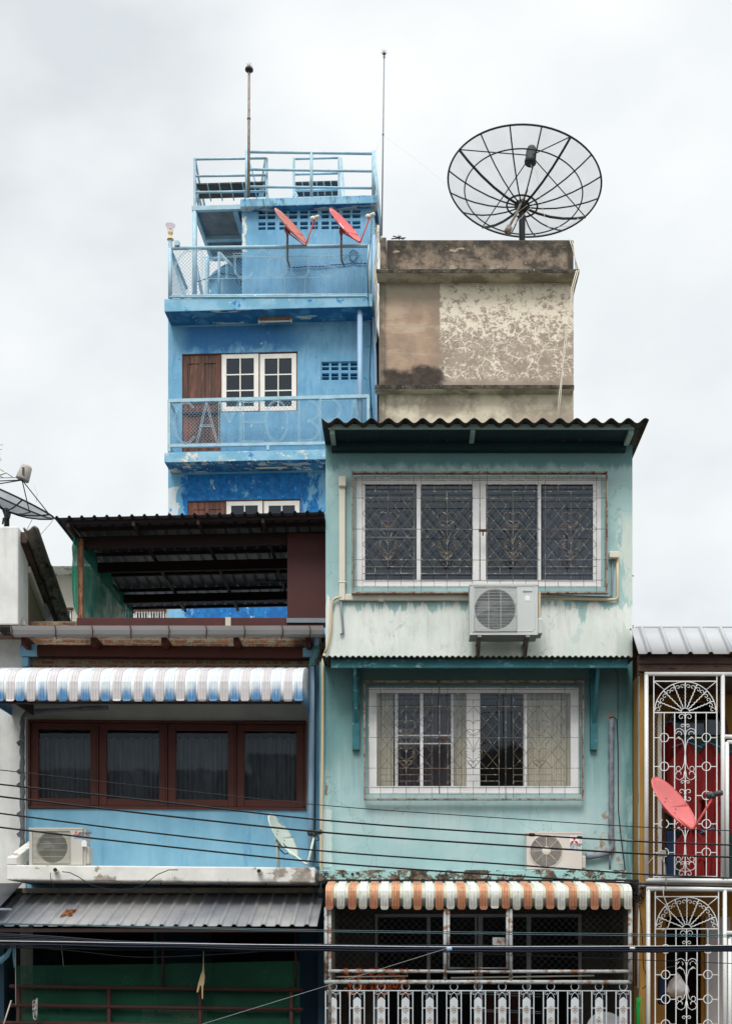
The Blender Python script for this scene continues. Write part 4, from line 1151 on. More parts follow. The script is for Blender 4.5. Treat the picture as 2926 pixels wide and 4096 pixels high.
# hoist post with tank
mb = MB(); bar_px(mb, FB, [(486, 560), (486, 656)], -.3, .03, 8); bar_px(mb, FB, [(489, 562), (516, 592)], -.3, .03, 6)
solo('bracket_post', mb, M['blue_metal'], 'short blue post with slanting strut in front of the water tank', 'post')
c1 = FB.p(540, 657, -2.05); c1.z = FB.z(595, 657.5, SL)
t = thing('water_tank', 'blue round water tank on roof deck, half hidden by the roof room corner', 'water tank', c1)
q = 27.6 / S
mb = MB(); HZ = lambda v: P(0, v, c1.y).z - c1.z
mb.lathe(c1, [(74 * q, 0), (74 * q, HZ(660)), (71 * q, HZ(658)), (71 * q, HZ(642)), (76 * q, HZ(638)), (75 * q, HZ(630)), (64 * q, HZ(618)), (46 * q, HZ(609)), (37 * q, HZ(606)), (36 * q, HZ(603))], 36); part('body', mb, M['blue_plastic'], t)
mb = MB(); mb.lathe(c1, [(34 * q, HZ(608)), (34 * q, HZ(600)), (38 * q, HZ(599.5)), (38 * q, HZ(595)), (28 * q, HZ(593)), (0, HZ(592))], 30); part('lid', mb, M['blue_plastic'], t)
mb = MB(); mb.tube(pts_px(FB, [(505, 611), (485, 606), (455, 620), (430, 628)], -.35), .008, 5); mb.tube(pts_px(FB, [(488, 606), (520, 612), (545, 609), (560, 606)], -.35), .008, 5); mb.tube(pts_px(FB, [(530, 610), (524, 618), (527, 630), (533, 634), (536, 622), (530, 612)], -.3), .010, 5)
solo('hanging_cable', mb, M['cable'], 'black cable coil hanging beside the water tank lid', 'cable')

# red dishes on the roof room wall
small_dish('satellite_dish', 'brownish red dish with white diamond mark, left of the two on roof room wall', P(645.4, 501, 24.75), (.703, -.439, .559), .427, M['brown_dish'], M['red_arm'], (699, 483), 24.45, (678, 545.5),
           [P(637.5, 519, 24.95), P(637.5, 550, 24.95), P(638, 578, 25.1), P(642, 590, 25.35)], 'red dishes fixed to the roof room wall', patch=(-.28, -.2), cable=[(700, 490), (700, 505), (690, 528), (682, 540)])
small_dish('satellite_dish', 'brighter red dish, right of the two on roof room wall', P(767, 501, 24.55), (.686, -.48, .54), .427, M['red_dish'], M['red_arm'], (822, 478), 24.3, (799, 538),
           [P(757, 521, 24.75), P(757, 550, 24.75), P(758, 578, 24.9), P(763, 590, 25.15)], 'red dishes fixed to the roof room wall', patch=(-.1, 0.05), cable=[(825, 485), (832, 497), (836, 505), (828, 520), (815, 545)])
# lightning rods
def rod(label, u0, v0, u1, v1, Y, r, collar, joints, spread):
    a, b = P(u0, v0, Y), P(u1, v1, Y)
    t = thing('lightning_rod', label, 'lightning rod', b)
    mb = MB(); mb.tube([b, a], [r, r * .9], 8)
    for j in joints: q = P(u0 + (u1 - u0) * (j - v0) / (v1 - v0), j, Y); mb.tube([q, q + Vector((0, 0, .04))], r * 1.3, 8)
    part('pole', mb, M['old_iron'] if collar else M['grey_pipe'], t)
    mb = MB()
    for k in range(5):
        an = 2 * math.pi * k / 5 + .3; d = Vector((math.cos(an), math.sin(an), 0)) * spread
        mb.tube([a + Vector((0, 0, .02)), a + d * .35 + Vector((0, 0, spread * .9)), a + d + Vector((0, 0, spread * 1.4))], [.012, .009, .002], 5)
    mb.tube([a, a + Vector((0, 0, spread * 2.2))], [.014, .002], 5)
    part('spike', mb, M['black_metal'], t)
    if collar:
        mb = MB(); mb.lathe(a, [(0, -.05), (.035, -.05), (.085, -.01), (.085, .02), (.03, .03), (0, .03)], 12); part('collar', mb, M['black_metal'], t)
    return t
rod('thick rusty lightning rod with black collar rising behind the rooftop railing', 552.8, 155, 551.5, 437, 25.15, .03, True, [265], .075)
rod('slender lightning rod standing between the blue and concrete buildings', 852.3, 126, 847, 523, 24.6, .016, False, [300, 128], .075)
mb = MB(); mb.tube([P(848, 301, 24.6), P(832, 340, 24.7)], .001, 3); mb.tube([P(850, 301, 24.6), P(905, 340, 24.9), P(985, 405, 25.4), P(1090, 500, 26)], .0008, 3)
solo('guy_wire', mb, M['antenna'], 'hair thin guy wires fanning down from slender lightning rod', 'wire')

# ---------------------------------------------------------------- bare concrete building
FC = Fr(25.0)
root = thing('concrete_building', 'bare concrete building with cracked pale render and black mould on its parapet', 'building', FC.w(FC.al(1060, 0), -3, 0))
aL, aR = FC.al(843, 0), FC.al(1272.5, 0); w = FC.w
ztop = FC.z(1060, 600, 0)
mb = MB(); mb.face([w(aL, 0, 0), w(aR, 0, 0), w(aR, 0, ztop), w(aL, 0, ztop)]); mb.shell(FC, aL, aR, 0, ztop, 0, -8)
part('wall', mb, M['render'], root)
mb = MB(); mb.fb(FC, FC.al(858, 0), aR, -.22, .0, ztop + .001, FC.z(1060, 532, 0))
mb.fb(FC, FC.al(858, 0), FC.al(858, 0) + .2, -7.8, -.222, ztop + .001, FC.z(1060, 532, 0) - .004); mb.fb(FC, aR - .2, aR, -7.8, -.222, ztop + .001, FC.z(1060, 532, 0) - .006)
bevel(part('parapet', mb, M['mould'], root), .02)
mb = MB(); mb.fb(FC, aL, FC.al(857, 0), -.5, .03, ztop + .001, FC.z(850, 528, 0)); bevel(part('parapet_pillar', mb, M['mould'], root), .02)
mb = MB(); mb.fb(FC, FC.al(829, .36), FC.al(1285.5, .36), -.02, .36, FC.z(1060, 606.5, .36), FC.z(1060, 596.7, .36)); mb.fb(FC, aR + .003, FC.al(1285.5, .36), -2.4, -.022, FC.z(1060, 606.5, .36), FC.z(1060, 596.7, .36))
bevel(part('cornice', mb, M['ledge'], root), .012)
mb = MB(); mb.fb(FC, aL - .1, FC.al(1273.5, .2), .003, .24, FC.z(1060, 864, .24), FC.z(1060, 854, .24)); bevel(part('ledge', mb, M['ledge'], root), .012)
# joint pilaster at the left
mb = MB(); mb.fb(FC, aL - .02, FC.al(853, .02), .003, .03, 0.3, FC.z(850, 625, 0)); part('corner_strip', mb, M['render'], root)
# white cables hanging down the right corner
mb = MB()
for off, amp in ((0, 3), (4, 5)):
    pts = [(1262 + off, 528), (1268 + off, 545), (1275, 570), (1282 - off, 598)]
    mb.tube(pts_px(FC, pts, .40), .010, 5)
    pts = [(1283 - off, 600), (1272 - off, 640), (1264, 690 + off * 3), (1256 - off, 760), (1248, 820), (1240 + off, 880), (1234 + off * .4, 960)]
    mb.tube(pts_px(FC, pts, .42), .011, 5)
solo('white_cable', mb, M['white_cable'], 'pair of dirty white cables hanging down the right side of concrete building', 'cable')
mb = MB()
for o_ in (0, 4, 8): mb.tube(pts_px(FC, [(838 + o_ * .3, 500), (833 + o_, 560 + o_), (829 + o_ * .5, 600), (833 + o_, 660), (835 - o_ * .2, 760)], .55), .009, 5)
mb.tube(pts_px(FC, [(820, 510), (838, 506), (842, 515), (826, 520)], .6), .008, 5)
solo('bundled_cable', mb, M['white_cable'], 'loose pale cables tangled at the seam above the cornice of concrete building', 'cable')
mb = MB(); 
for q in (((872, 524), (896, 531)), ((884, 522), (886, 532)), ((880, 529), (890, 524)), ((868, 530), (900, 528))): mb.tube([P(*q[0], 24.9), P(*q[1], 24.9)], .012, 4)
solo('roof_antenna_stub', mb, M['black_metal'], 'small dark broken antenna stub on the parapet', 'antenna')

# big mesh dish
c = P(1163, 408.7, 25.9); nv = Vector((.10, .097, .99)).normalized(); r = 1.617; dp = .50
n_, e1, e2 = basis(nv)
Pd = lambda f, t_: c + (e1 * math.cos(t_) + e2 * math.sin(t_)) * r * f - n_ * dp * (1 - f * f)
foot = P(1158, 560, 25.9); foot.z = ztop
t = thing('mesh_satellite_dish', 'large round black mesh satellite dish on the concrete roof', 'satellite dish', foot)
mb = MB(); bowl(mb, c, nv, r, dp, 10, 64); part('mesh', mb, M['dish_gauze'], t)
mb = MB(); rim_tube(mb, c, nv, r, .020, 0, 72); part('rim', mb, M['black_metal'], t)
mb = MB(); rim_tube(mb, c - n_ * dp * (1 - .77 ** 2), nv, r * .77, .014, -.01, 64); rim_tube(mb, c - n_ * dp * (1 - .2 ** 2), nv, r * .2, .02, -.02, 32); part('inner_ring', mb, M['black_metal'], t)
def scr(p_): return (UC + S * p_.x / p_.y, VH - S * (p_.z - ZC) / p_.y)
ph0 = min(range(720), key=lambda i: (lambda q_: (q_[0] - 1027) ** 2 + (q_[1] - 338.6) ** 2)(scr(Pd(1, math.pi * i / 360)))) * math.pi / 360
for k in range(16):
    tt = 2 * math.pi * k / 16 + ph0; th = k in (0, 4, 8, 12)
    mb = MB(); mb.tube([Pd(f, tt) - n_ * .012 for f in (.06, .25, .45, .65, .85, 1.0)], .026 if th else .015, 6); part('rib', mb, M['black_metal'], t)
feed = P(1178, 345, 25.9)
for k in (0, 4, 8, 12):
    tt = 2 * math.pi * k / 16 + ph0
    mb = MB(); mb.tube([Pd(1.0, tt), feed - n_ * .12 * 0], .012, 5); part('feed_strut', mb, M['black_metal'], t)
fz = .40
mb = MB(); fa = n_
mb.lathe(feed - fa * .19, [(0, 0), (.11, .0), (.125, .02), (.125, .07), (.115, .09), (.11, .3), (.085, .37), (0, .39)], 18, fa); part('feed_horn', mb, M['black_metal'], t)
hub = Pd(0, 0)
mb = MB(); mb.lathe(hub, [(0, -.12), (.1, -.12), (.16, -.02), (.16, .04), (0, .05)], 16, n_); mb.tube([hub - n_ * .08, Vector((hub.x, hub.y, hub.z - .32)), Vector((hub.x, hub.y, ztop + .02))], [.07, .07, .055], 10); part('mast', mb, M['black_metal'], t)
mb = MB(); mb.tube([hub + Vector((.1, -.1, .28)), hub + Vector((-.16, -.16, -.3)), hub + Vector((-.38, -.2, -.72))], [.025, .028, .02], 6)
mb.tube([hub + Vector((-.28, -.2, -.56)), hub + Vector((-.34, -.2, -.68))], .07, 8); part('actuator', mb, M['old_iron'], t)
mb = MB(); mb.tube([feed - n_ * .2, P(1190, 380, 25.6), P(1196, 420, 25.5), P(1205, 470, 25.4), P(1216, 505, 25.3), P(1260, 502, 25.2), P(1284, 484, 25.2)], .005, 4); part('cable', mb, M['white_cable'], t)
mb = MB(); mb.tube([hub + Vector((.35, -.1, .1)), P(1140, 500, 25.3), P(1150, 470, 25.3), P(1170, 455, 25.3)], .005, 4); part('cable', mb, M['white_cable'], t)

# ---------------------------------------------------------------- mint house
FM = Fr(16.0); w = FM.w
root = thing('mint_house', 'mint green shophouse with two barred windows and chalky white band under the upper one', 'house', FM.w(FM.al(1060, 0), -3, 0))
UW = (791, 1059.5, 1334, 1303); LW = (817.5, 1526, 1284, 1763)
aL, aR = FM.al(722.5, 0), FM.al(1403, 0)
zt, zf = FM.z(1060, 985, 0), FM.z(1060, 1957.5, 0)
mb = MB(); mb.holes(FM, 722.5, 985, 1403, 1957.5, 0, [UW, LW], .15, azr=(aL, aR, zf, zt))
mb.shell(FM, aL, aR, zf, zt, 0, -8)
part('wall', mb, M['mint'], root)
# lower left strip where the wall is a little wider
for (p, nm) in ((FM.z(1060, 1470, 0), 'a'),):
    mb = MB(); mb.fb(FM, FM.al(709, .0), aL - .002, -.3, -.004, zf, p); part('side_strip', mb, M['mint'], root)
zmid = FM.z(1060, 1456, 0)
mb = MB(); mb.fb(FM, aL + .02, aR - .02, -7.9, -.2, zmid - .1, zmid); mb.fb(FM, aL + .02, aR - .02, -3.2, -3.1, zf, zt - .02); part('room_partition', mb, M['room_dark'], root)
# big corrugated roof
z0 = FM.z(1070, 934, .62)
mb = MB(); corr(mb, FM, FM.al(713, .62), FM.al(1440, .62), [(.62, z0), (.2, z0 - .01), (-4, z0 - .1)], wave(.215, .032), .0179)
o = part('roof', mb, M['fibro_dark'], root); solid(o, .006)
mb = MB(); mb.box(FM, 728, 941, 1408, 951.6, .46, .50); bevel(part('fascia_board', mb, M['pale_fascia'], root), .005)
zs = FM.z(1060, 951.6, .46)
mb = MB(); mb.fb(FM, aL + .001, aR - .001, .003, .46, zs - .012, zs - .001); part('soffit', mb, M['teal_dark'], root)
mb = MB(); mb.fb(FM, aL + .08, aR - .1, .003, .10, zs - .12, zs - .013); part('wall_beam', mb, M['teal_dark'], root)
for u in (737, 1049, 1400):
    mb = MB(); a_ = FM.al(u, .45); mb.fb(FM, a_ - .03, a_ + .03, .11, .458, zs - .07 if u != 1049 else zs - .045, zs - .013)
    part('rafter', mb, M['pale_fascia'], root)
# canopy over the lower window
z0 = FM.z(1060, 1458.3, .58)
mb = MB(); corr(mb, FM, FM.al(714.6, .58), FM.al(1410, .58), [(.58, z0), (.0, z0 + .02)], wave(.0737, .0125), .0092)
o = part('small_canopy', mb, M['fibro_dark'], root); solid(o, .005)
mb = MB(); mb.box(FM, 734, 1463, 1393, 1483, .46, .50); bevel(part('canopy_fascia', mb, M['teal_wood'], root), .004)
zs = FM.z(1060, 1466, .46)
for (u0_, u1_) in ((781.5, 797.7), (1310, 1325)):
    mb = MB(); zb_ = FM.z(790, 1664.6, .07); mb.box(FM, u0_, 1483, u1_, 1664.6, .003, .07)
    am = (FM.al(u0_, .07) + FM.al(u1_, .07)) / 2
    mb.hexa([w(am - .022, .07, zb_ + .42), w(am + .022, .07, zb_ + .42), w(am + .022, .46, zs - .02), w(am - .022, .46, zs - .02), w(am - .022, .072, zb_ + .34), w(am + .022, .072, zb_ + .34), w(am + .022, .44, zs - .09), w(am - .022, .44, zs - .09)])
    part('canopy_bracket', mb, M['teal_wood'], root)
# ledge
mb = MB(); mb.box(FM, 706, 1932, 1390, 1957.5, .003, .42); bevel(part('ledge', mb, M['moss_ledge'], root), .012)
mb = MB(); mb.tube([FM.p(782, 1941, .40), FM.p(782, 1942, .50)], .018, 10); part('drain_spout', mb, M['cavity'], root)
# sliding windows
pu = [(809.6, 1074.7, 924.4, 1287.6), (933, 1074.7, 1047.9, 1287.6), (1078, 1074.7, 1192.9, 1287.6), (1200, 1074.7, 1315.8, 1287.6)]
slider(root, FM, -.02, (UW[0] + .5, UW[1] + .5, UW[2] - .5, UW[3] - .5), pu)
pl = [(835.9, 1538.6, 932, 1746), (938.8, 1538.6, 1035, 1746), (1065, 1538.6, 1163, 1746), (1169, 1538.6, 1266, 1746)]
slider(root, FM, -.02, (LW[0] + .5, LW[1] + .5, LW[2] - .5, LW[3] - .5), pl, 'glass_clear')
# inner sashes seen through the glass
def inner(lst):
    mb = MB()
    for q in lst: mb.box(FM, *q, -.09, -.065)
    part('inner_sash', mb, M['white_grey'], root)
inner([(810, 1173, 924, 1176.5), (810, 1192, 924, 1195)])
inner([(876, 1540, 883, 1746), (1000.5, 1540, 1006.5, 1746), (883, 1632, 932, 1634.5), (939, 1632, 1000, 1634.5), (883, 1650, 932, 1652.5), (939, 1650, 1000, 1652.5)])
drape('curtain', root, FM, 1195, 1070, 1320, 1292, -.28, M['curtain_grey'], 7)
drape('curtain', root, FM, 806, 1070, 870, 1292, -.45, M['curtain_grey'], 4)
drape('curtain', root, FM, 826, 1530, 873, 1750, -.20, M['curtain'], 5)
drape('curtain', root, FM, 884, 1530, 1000, 1750, -.60, M['curtain_grey'], 8)
drape('curtain', root, FM, 1007, 1530, 1052, 1750, -.20, M['curtain'], 4)
drape('curtain', root, FM, 1160, 1530, 1274, 1750, -.20, M['curtain'], 10)

# rusty burglar bars
def ornament(mb, F, cu, v0, n, r):
    k = 1 / (2.707 * 1.8017); X = lambda dx: cu + dx * k; V = lambda y: v0 + (y - 385) * k
    def ln(pts): bar_px(mb, F, [(X(a), V(b)) for a, b in pts], n, r)
    ln([(0, 315), (0, 1130)])
    for s in (-1, 1):
        ln([(0, 560)] + [(s * (52 + 50 * math.cos(R(t_))), 590 - 52 * math.sin(R(t_))) for t_ in range(170, -50, -20)])
        ln([(0, 650)] + [(s * (38 + 34 * math.cos(R(t_))), 660 - 26 * math.sin(R(t_))) for t_ in range(165, 0, -20)] + [(s * 50, 690), (0, 708)])
        ln([(s * 72, 640), (s * 40, 668), (0, 700)])
        ln([(s * 130, 722), (s * 90, 724), (s * 60, 742), (s * 30, 790), (s * 8, 850)])
        ln([(0, 870)] + [(s * (50 + 46 * math.cos(R(t_))), 888 - 50 * math.sin(R(t_))) for t_ in range(170, -80, -20)] + [(s * 22, 958), (0, 1000)])
        ln([(s * (64 + 14 * math.cos(R(t_))), 892 - 20 * math.sin(R(t_))) for t_ in range(-120, 100, 30)])
        ln([(s * (36 + 24 * math.cos(R(t_))), 996 - 24 * math.sin(R(t_))) for t_ in range(180, -170, -25)] + [(s * 30, 1030), (0, 1062)])
def lattice(mb, F, cu, v0, n, r, half=57, H=137.3):
    dx, dy = half / 4, H / 8
    for i in range(-4, 4):
        for j in range(8):
            x0, x1 = cu + i * dx, cu + (i + 1) * dx
            y0, y1 = v0 + j * dy, v0 + (j + 1) * dy
            mx, my = (x0 + x1) / 2 - cu, (y0 + y1) / 2 - v0
            if abs(mx) < 17 and 24 < my < H - 10: continue
            if (i + j) % 2 == 0: bar_px(mb, F, [(x0, y0), (x1, y1)], n, r, 3)
            else: bar_px(mb, F, [(x0, y1), (x1, y0)], n, r, 3)
def burglar(label, outer, fulls, partial, panels, extra, stubs, v0):
    t = thing('window_grille', label, 'window grille', FM.p((outer[0] + outer[2]) / 2, outer[3], .12), 'rusty burglar bars over the mint house windows')
    n = .13; mb = MB(); o0, q0, o1, q1 = outer; th = 3.2
    mb.box(FM, o0, q0, o1, q0 + th, .06, n); mb.box(FM, o0, q1 - th, o1, q1, .06, n); mb.box(FM, o0, q0 + th, o0 + th, q1 - th, .06, n - .002); mb.box(FM, o1 - th, q0 + th, o1, q1 - th, .06, n - .002)
    for (uu, vv) in ((o0 + 1, q0 + 30), (o1 - 1, q0 + 30), (o0 + 1, q1 - 30), (o1 - 1, q1 - 30)): mb.tube([FM.p(uu, vv, .08), FM.p(uu, vv, .0)], .01, 5)
    part('frame', mb, M['rust_flat'], t)
    r = .0042; mb = MB()
    for v in fulls: bar_px(mb, FM, [(o0 + 2, v), ((o0 + o1) / 2 + 20, v + .8), (o1 - 2, v)], n + .004, r)
    for c_ in panels:
        for v in partial: bar_px(mb, FM, [(c_ - 57, v), (c_ + 57, v - .5)], n, r)
        for x in (c_ - 57, c_ + 57): bar_px(mb, FM, [(x, q0 - 6), (x, q1 - 1)], n - .006, r)
        for (va, vb_) in ((q0 - 6, fulls[0] - .1), (partial[-1], q1)): bar_px(mb, FM, [(c_, va), (c_, vb_)], n - .006, r)
        for x in (c_ - 28.5, c_ + 28.5):
            for (va, vb_) in ((q0, q0 + 15), (v0 - 29, v0 - 14), (v0 + 152, v0 + 168), (q1 - 30, q1 - 15)): bar_px(mb, FM, [(x, va), (x, vb_)], n - .006, r)
    for x, va, vb_, rr in extra: bar_px(mb, FM, [(x, va), (x, vb_)], n + .01, rr, 5)
    part('bars', mb, M['rust_bar'], t)
    for c_ in panels:
        mb = MB(); lattice(mb, FM, c_, v0, n, r * .9); part('diamond_lattice', mb, M['rust_bar'], t)
        mb = MB(); ornament(mb, FM, c_, v0, n + .006, r); part('scroll_ornament', mb, M['rust_bar'], t)
    u_, v_ = stubs; mb = MB(); mb.box(FM, u_, v_, u_ + 18, v_ + 5, n, n + .02); mb.box(FM, u_ + 8, v_ + 5, u_ + 11, v_ + 14, n, n + .012); part('latch', mb, M['rust'], t)
burglar('rusty burglar bars with four scrolled panels over the upper mint window', (779.5, 1046.5, 1348.5, 1317), [1062, 1066, 1105.7, 1174.8, 1243, 1288.2, 1303], [1076, 1091.4, 1258.5, 1273.5], [861, 991.3, 1137.8, 1266.5], [(1064.7, 1045, 1290, .008), (785, 1062, 1303, .004), (1342, 1062, 1303, .004)], (1062, 1175), 1105.7)
burglar('rusty burglar bars with three scrolled panels over the lower mint window', (806.8, 1511, 1295.5, 1776.5), [1526.8, 1531, 1568.6, 1637.8, 1706, 1749, 1763], [1540, 1554.5, 1721, 1735], [901, 1050, 1196], [(974.9, 1511, 1763, .008), (818, 1527, 1763, .004), (1288, 1527, 1763, .004), (1122, 1511, 1776, .005)], (973, 1637), 1568.6)

# outdoor unit on the upper wall
t, k = outdoor_unit('grey outdoor unit on steel brackets under the upper barred mint window', FM, 1042.5, 1297, 1192.9, 1409.8, .50, .34, (1098.5, 1353, 45), 'net', M['ac_grey'], cover=(1191, 1372, 1204, 1408), sq=(1051.4, 1304, 1147, 1401.8), legs=False)
z0 = FM.z(1117, 1409.8, .5)
for u in (1064, 1171):
    a_ = FM.al(u, .5); mb = MB()
    mb.fb(FM, a_ - .025, a_ + .025, .0, .5, z0 - .03, z0 - .002)
    mb.hexa([w(a_ - .02, .46, z0 - .03), w(a_ + .02, .46, z0 - .03), w(a_ + .02, .49, z0 - .005), w(a_ - .02, .49, z0 - .005), w(a_ - .02, .0, z0 - .27), w(a_ + .02, .0, z0 - .27), w(a_ + .02, .0, z0 - .22), w(a_ - .02, .0, z0 - .22)])
    mb.fb(FM, a_ - .02, a_ + .02, .0, .015, z0 - .29, z0 - .03)
    part('bracket', mb, M['old_iron'], t)
mb = MB(); mb.box(FM, 1194, 1314, 1199, 1375, .25, .42); part('pipe_cover', mb, M['cream_pipe'], t)
mb = MB(); sx = lambda x: (1850 + x / 4.06) / 1.8017; sy = lambda y: (2300 + y / 4.06) / 1.8017
bar_px(mb, FM, [(sx(975), sy(262)), (sx(1000), sy(275)), (sx(1035), sy(262)), (sx(1050), sy(276)), (sx(1085), sy(258)), (sx(1100), sy(272)), (sx(1125), sy(256))], .506, .004, 4)
bar_px(mb, FM, [(sx(985), sy(255)), (sx(1125), sy(268))], .506, .003, 4); part('faded_logo', mb, M['faded_blue'], t)
mb = MB(); mb.pprism(FM, [(sx(1012), sy(420)), (sx(1086), sy(420)), (sx(1086), sy(350)), (sx(1050), sy(330)), (sx(1012), sy(350))], .500, .503); part('sticker', mb, M['sticker'], t)
# raised edge moulding of its front
mb = MB(); bar_px(mb, FM, [(1049, 1302), (1046, 1306), (1046, 1400), (1049, 1404), (1180, 1402), (1186, 1397), (1187, 1306), (1183, 1301), (1049, 1302)], .50, .006, 6); part('front_moulding', mb, M['ac_grey'], t)
# outdoor unit on the ledge
t, k = outdoor_unit('white outdoor unit with round wire guard standing on mossy mint ledge', FM, 1168.5, 1848, 1291, 1931, .36, .30, (1211.6, 1890.4, 35), 'round', M['ac_white'], cover=(1289, 1900, 1300, 1930))
sx = lambda x: (2080 + x / 4.06) / 1.8017; sy = lambda y: (3300 + y / 4.06) / 1.8017
mb = MB(); mb.box(FM, sx(802), sy(184), sx(950), sy(402), .36, .362); part('badge', mb, M['sticker'], t)
emblem('emblem', FM, sx(875), sy(266), .3635, sy(306) * .0 + .062, t)
text_part('lettering', 'MITSUBISHI', .031, FM, sx(806), sy(334), .3635, M['logo_ink'], t, bold=.0006)
text_part('lettering', 'ELECTRIC', .031, FM, sx(806), sy(358), .3635, M['logo_ink'], t, bold=.0006)
mb = MB(); mb.box(FM, sx(804), sy(362), sx(942), sy(398), .362, .3635); part('blue_label', mb, M['logo_blue'], t)
text_part('lettering', 'Mr.SLIM', .036, FM, sx(808), sy(394), .3645, M['sticker'], t, bold=.0006)

# ducts, pipes and boxes on the mint wall
mb = MB(); mb.box(FM, 752, 1066, 766, 1333, .003, .06); mb.box(FM, 766, 1319, 1042, 1333, .003, .058); mb.box(FM, 750.5, 1290, 768, 1294, .003, .066); mb.box(FM, 839, 1317.5, 852, 1334.5, .003, .066)
o = bevel(solo('wall_duct', mb, M['pvc'], 'cream plastic duct running down and along under the upper barred window', 'duct'), .012, 3)
mb = MB(); mb.box(FM, 751, 1056, 768, 1080, .003, .10); bevel(solo('duct_cap', mb, M['pvc'], 'cream wall cap topping the vertical plastic duct', 'duct cap'), .02, 3)
mb = MB(); bar_px(mb, FM, [(756, 1333), (758.5, 1368), (761, 1407), (755, 1409)], .03, .017, 8); solo('drain_hose', mb, M['grey_pipe'], 'short grey pipe hanging below the cream duct on chalky white wall', 'pipe')
mb = MB(); bar_px(mb, FM, [(757, 1326), (745, 1328), (738, 1334), (735.6, 1345), (734, 1390), (731, 1415), (725, 1440), (720, 1452)], .05, .018, 8); bar_px(mb, FM, [(720, 1452), (716, 1470), (716, 1530), (715, 1713), (713, 1830), (711, 1918), (714, 1945), (722, 1962)], .05, .019, 8)
solo('cream_pipe', mb, M['cream_pipe'], 'long cream pipe winding down the left edge of mint house', 'pipe')
mb = MB(); mb.box(FM, 1352, 1224, 1374, 1238, .003, .10); bevel(solo('junction_box', mb, M['pvc'], 'cream square junction box right of the upper barred window', 'junction box'), .01)
mb = MB(); bar_px(mb, FM, [(1369.5, 1238), (1370, 1300), (1370.5, 1326), (1367, 1331), (1358, 1332), (1300, 1331), (1200, 1328)], .04, .017, 8); solo('cream_pipe', mb, M['cream_pipe'], 'cream pipe bent from the junction box down to the grey outdoor unit', 'pipe')
mb = MB(); bar_px(mb, FM, [(1359, 1238), (1357.5, 1300), (1357, 1322), (1350, 1326), (1300, 1324), (1200, 1319)], .025, .014, 8); solo('grey_pipe', mb, M['grey_pipe'], 'thin grey conduit inside the bend of cream pipe by the junction box', 'pipe')
mb = MB(); pts = []
for i in range(26):
    f = i / 25; pts.append((1356 + 1.2 * math.sin(i * 1.7) - f * 0, 1597 + f * 260))
pts += [(1360, 1870), (1357, 1886), (1345, 1896), (1325, 1902), (1305, 1904), (1297, 1900)]
mb.tube(pts_px(FM, pts, .06), [.034 + .006 * math.sin(i * 2.1) for i in range(len(pts))], 8); o = solo('insulated_pipe', mb, M['wrap2'], 'tape wrapped grey pipe coming down the mint wall to white outdoor unit', 'pipe')
mb = MB(); bar_px(mb, FM, [(1353, 1886), (1353, 1932)], .05, .014, 6); solo('drain_pipe', mb, M['grey_pipe'], 'short dark drain pipe standing on the mint ledge by the wrapped pipe', 'pipe')
mb = MB(); bar_px(mb, FM, [(1352, 1594), (1362, 1592), (1369, 1600), (1371, 1650), (1372, 1800), (1378, 1860), (1388, 1940), (1392, 1985)], .03, .006, 5)
mb.tube(pts_px(FM, [(1355, 1478), (1366, 1487), (1371, 1500), (1371, 1600)], .02), .004, 4)
solo('wall_cable', mb, M['cable'], 'thin black cable clipped down the right part of mint wall', 'cable')
mb = MB()
for q in (((1402, 1279), (1406, 1279)), ((1402, 1390), (1406, 1390)), ((1402, 1394), (1406, 1394))): bar_px(mb, FM, q, -.05, .008, 4)
solo('wall_stub', mb, M['cable'], 'tiny dark bolts sticking out of the right edge of mint house', 'bolt')
mb = MB(); mb.tube([FM.p(1270, 1465, .52), FM.p(1273, 1452, .50)], .018, 8)

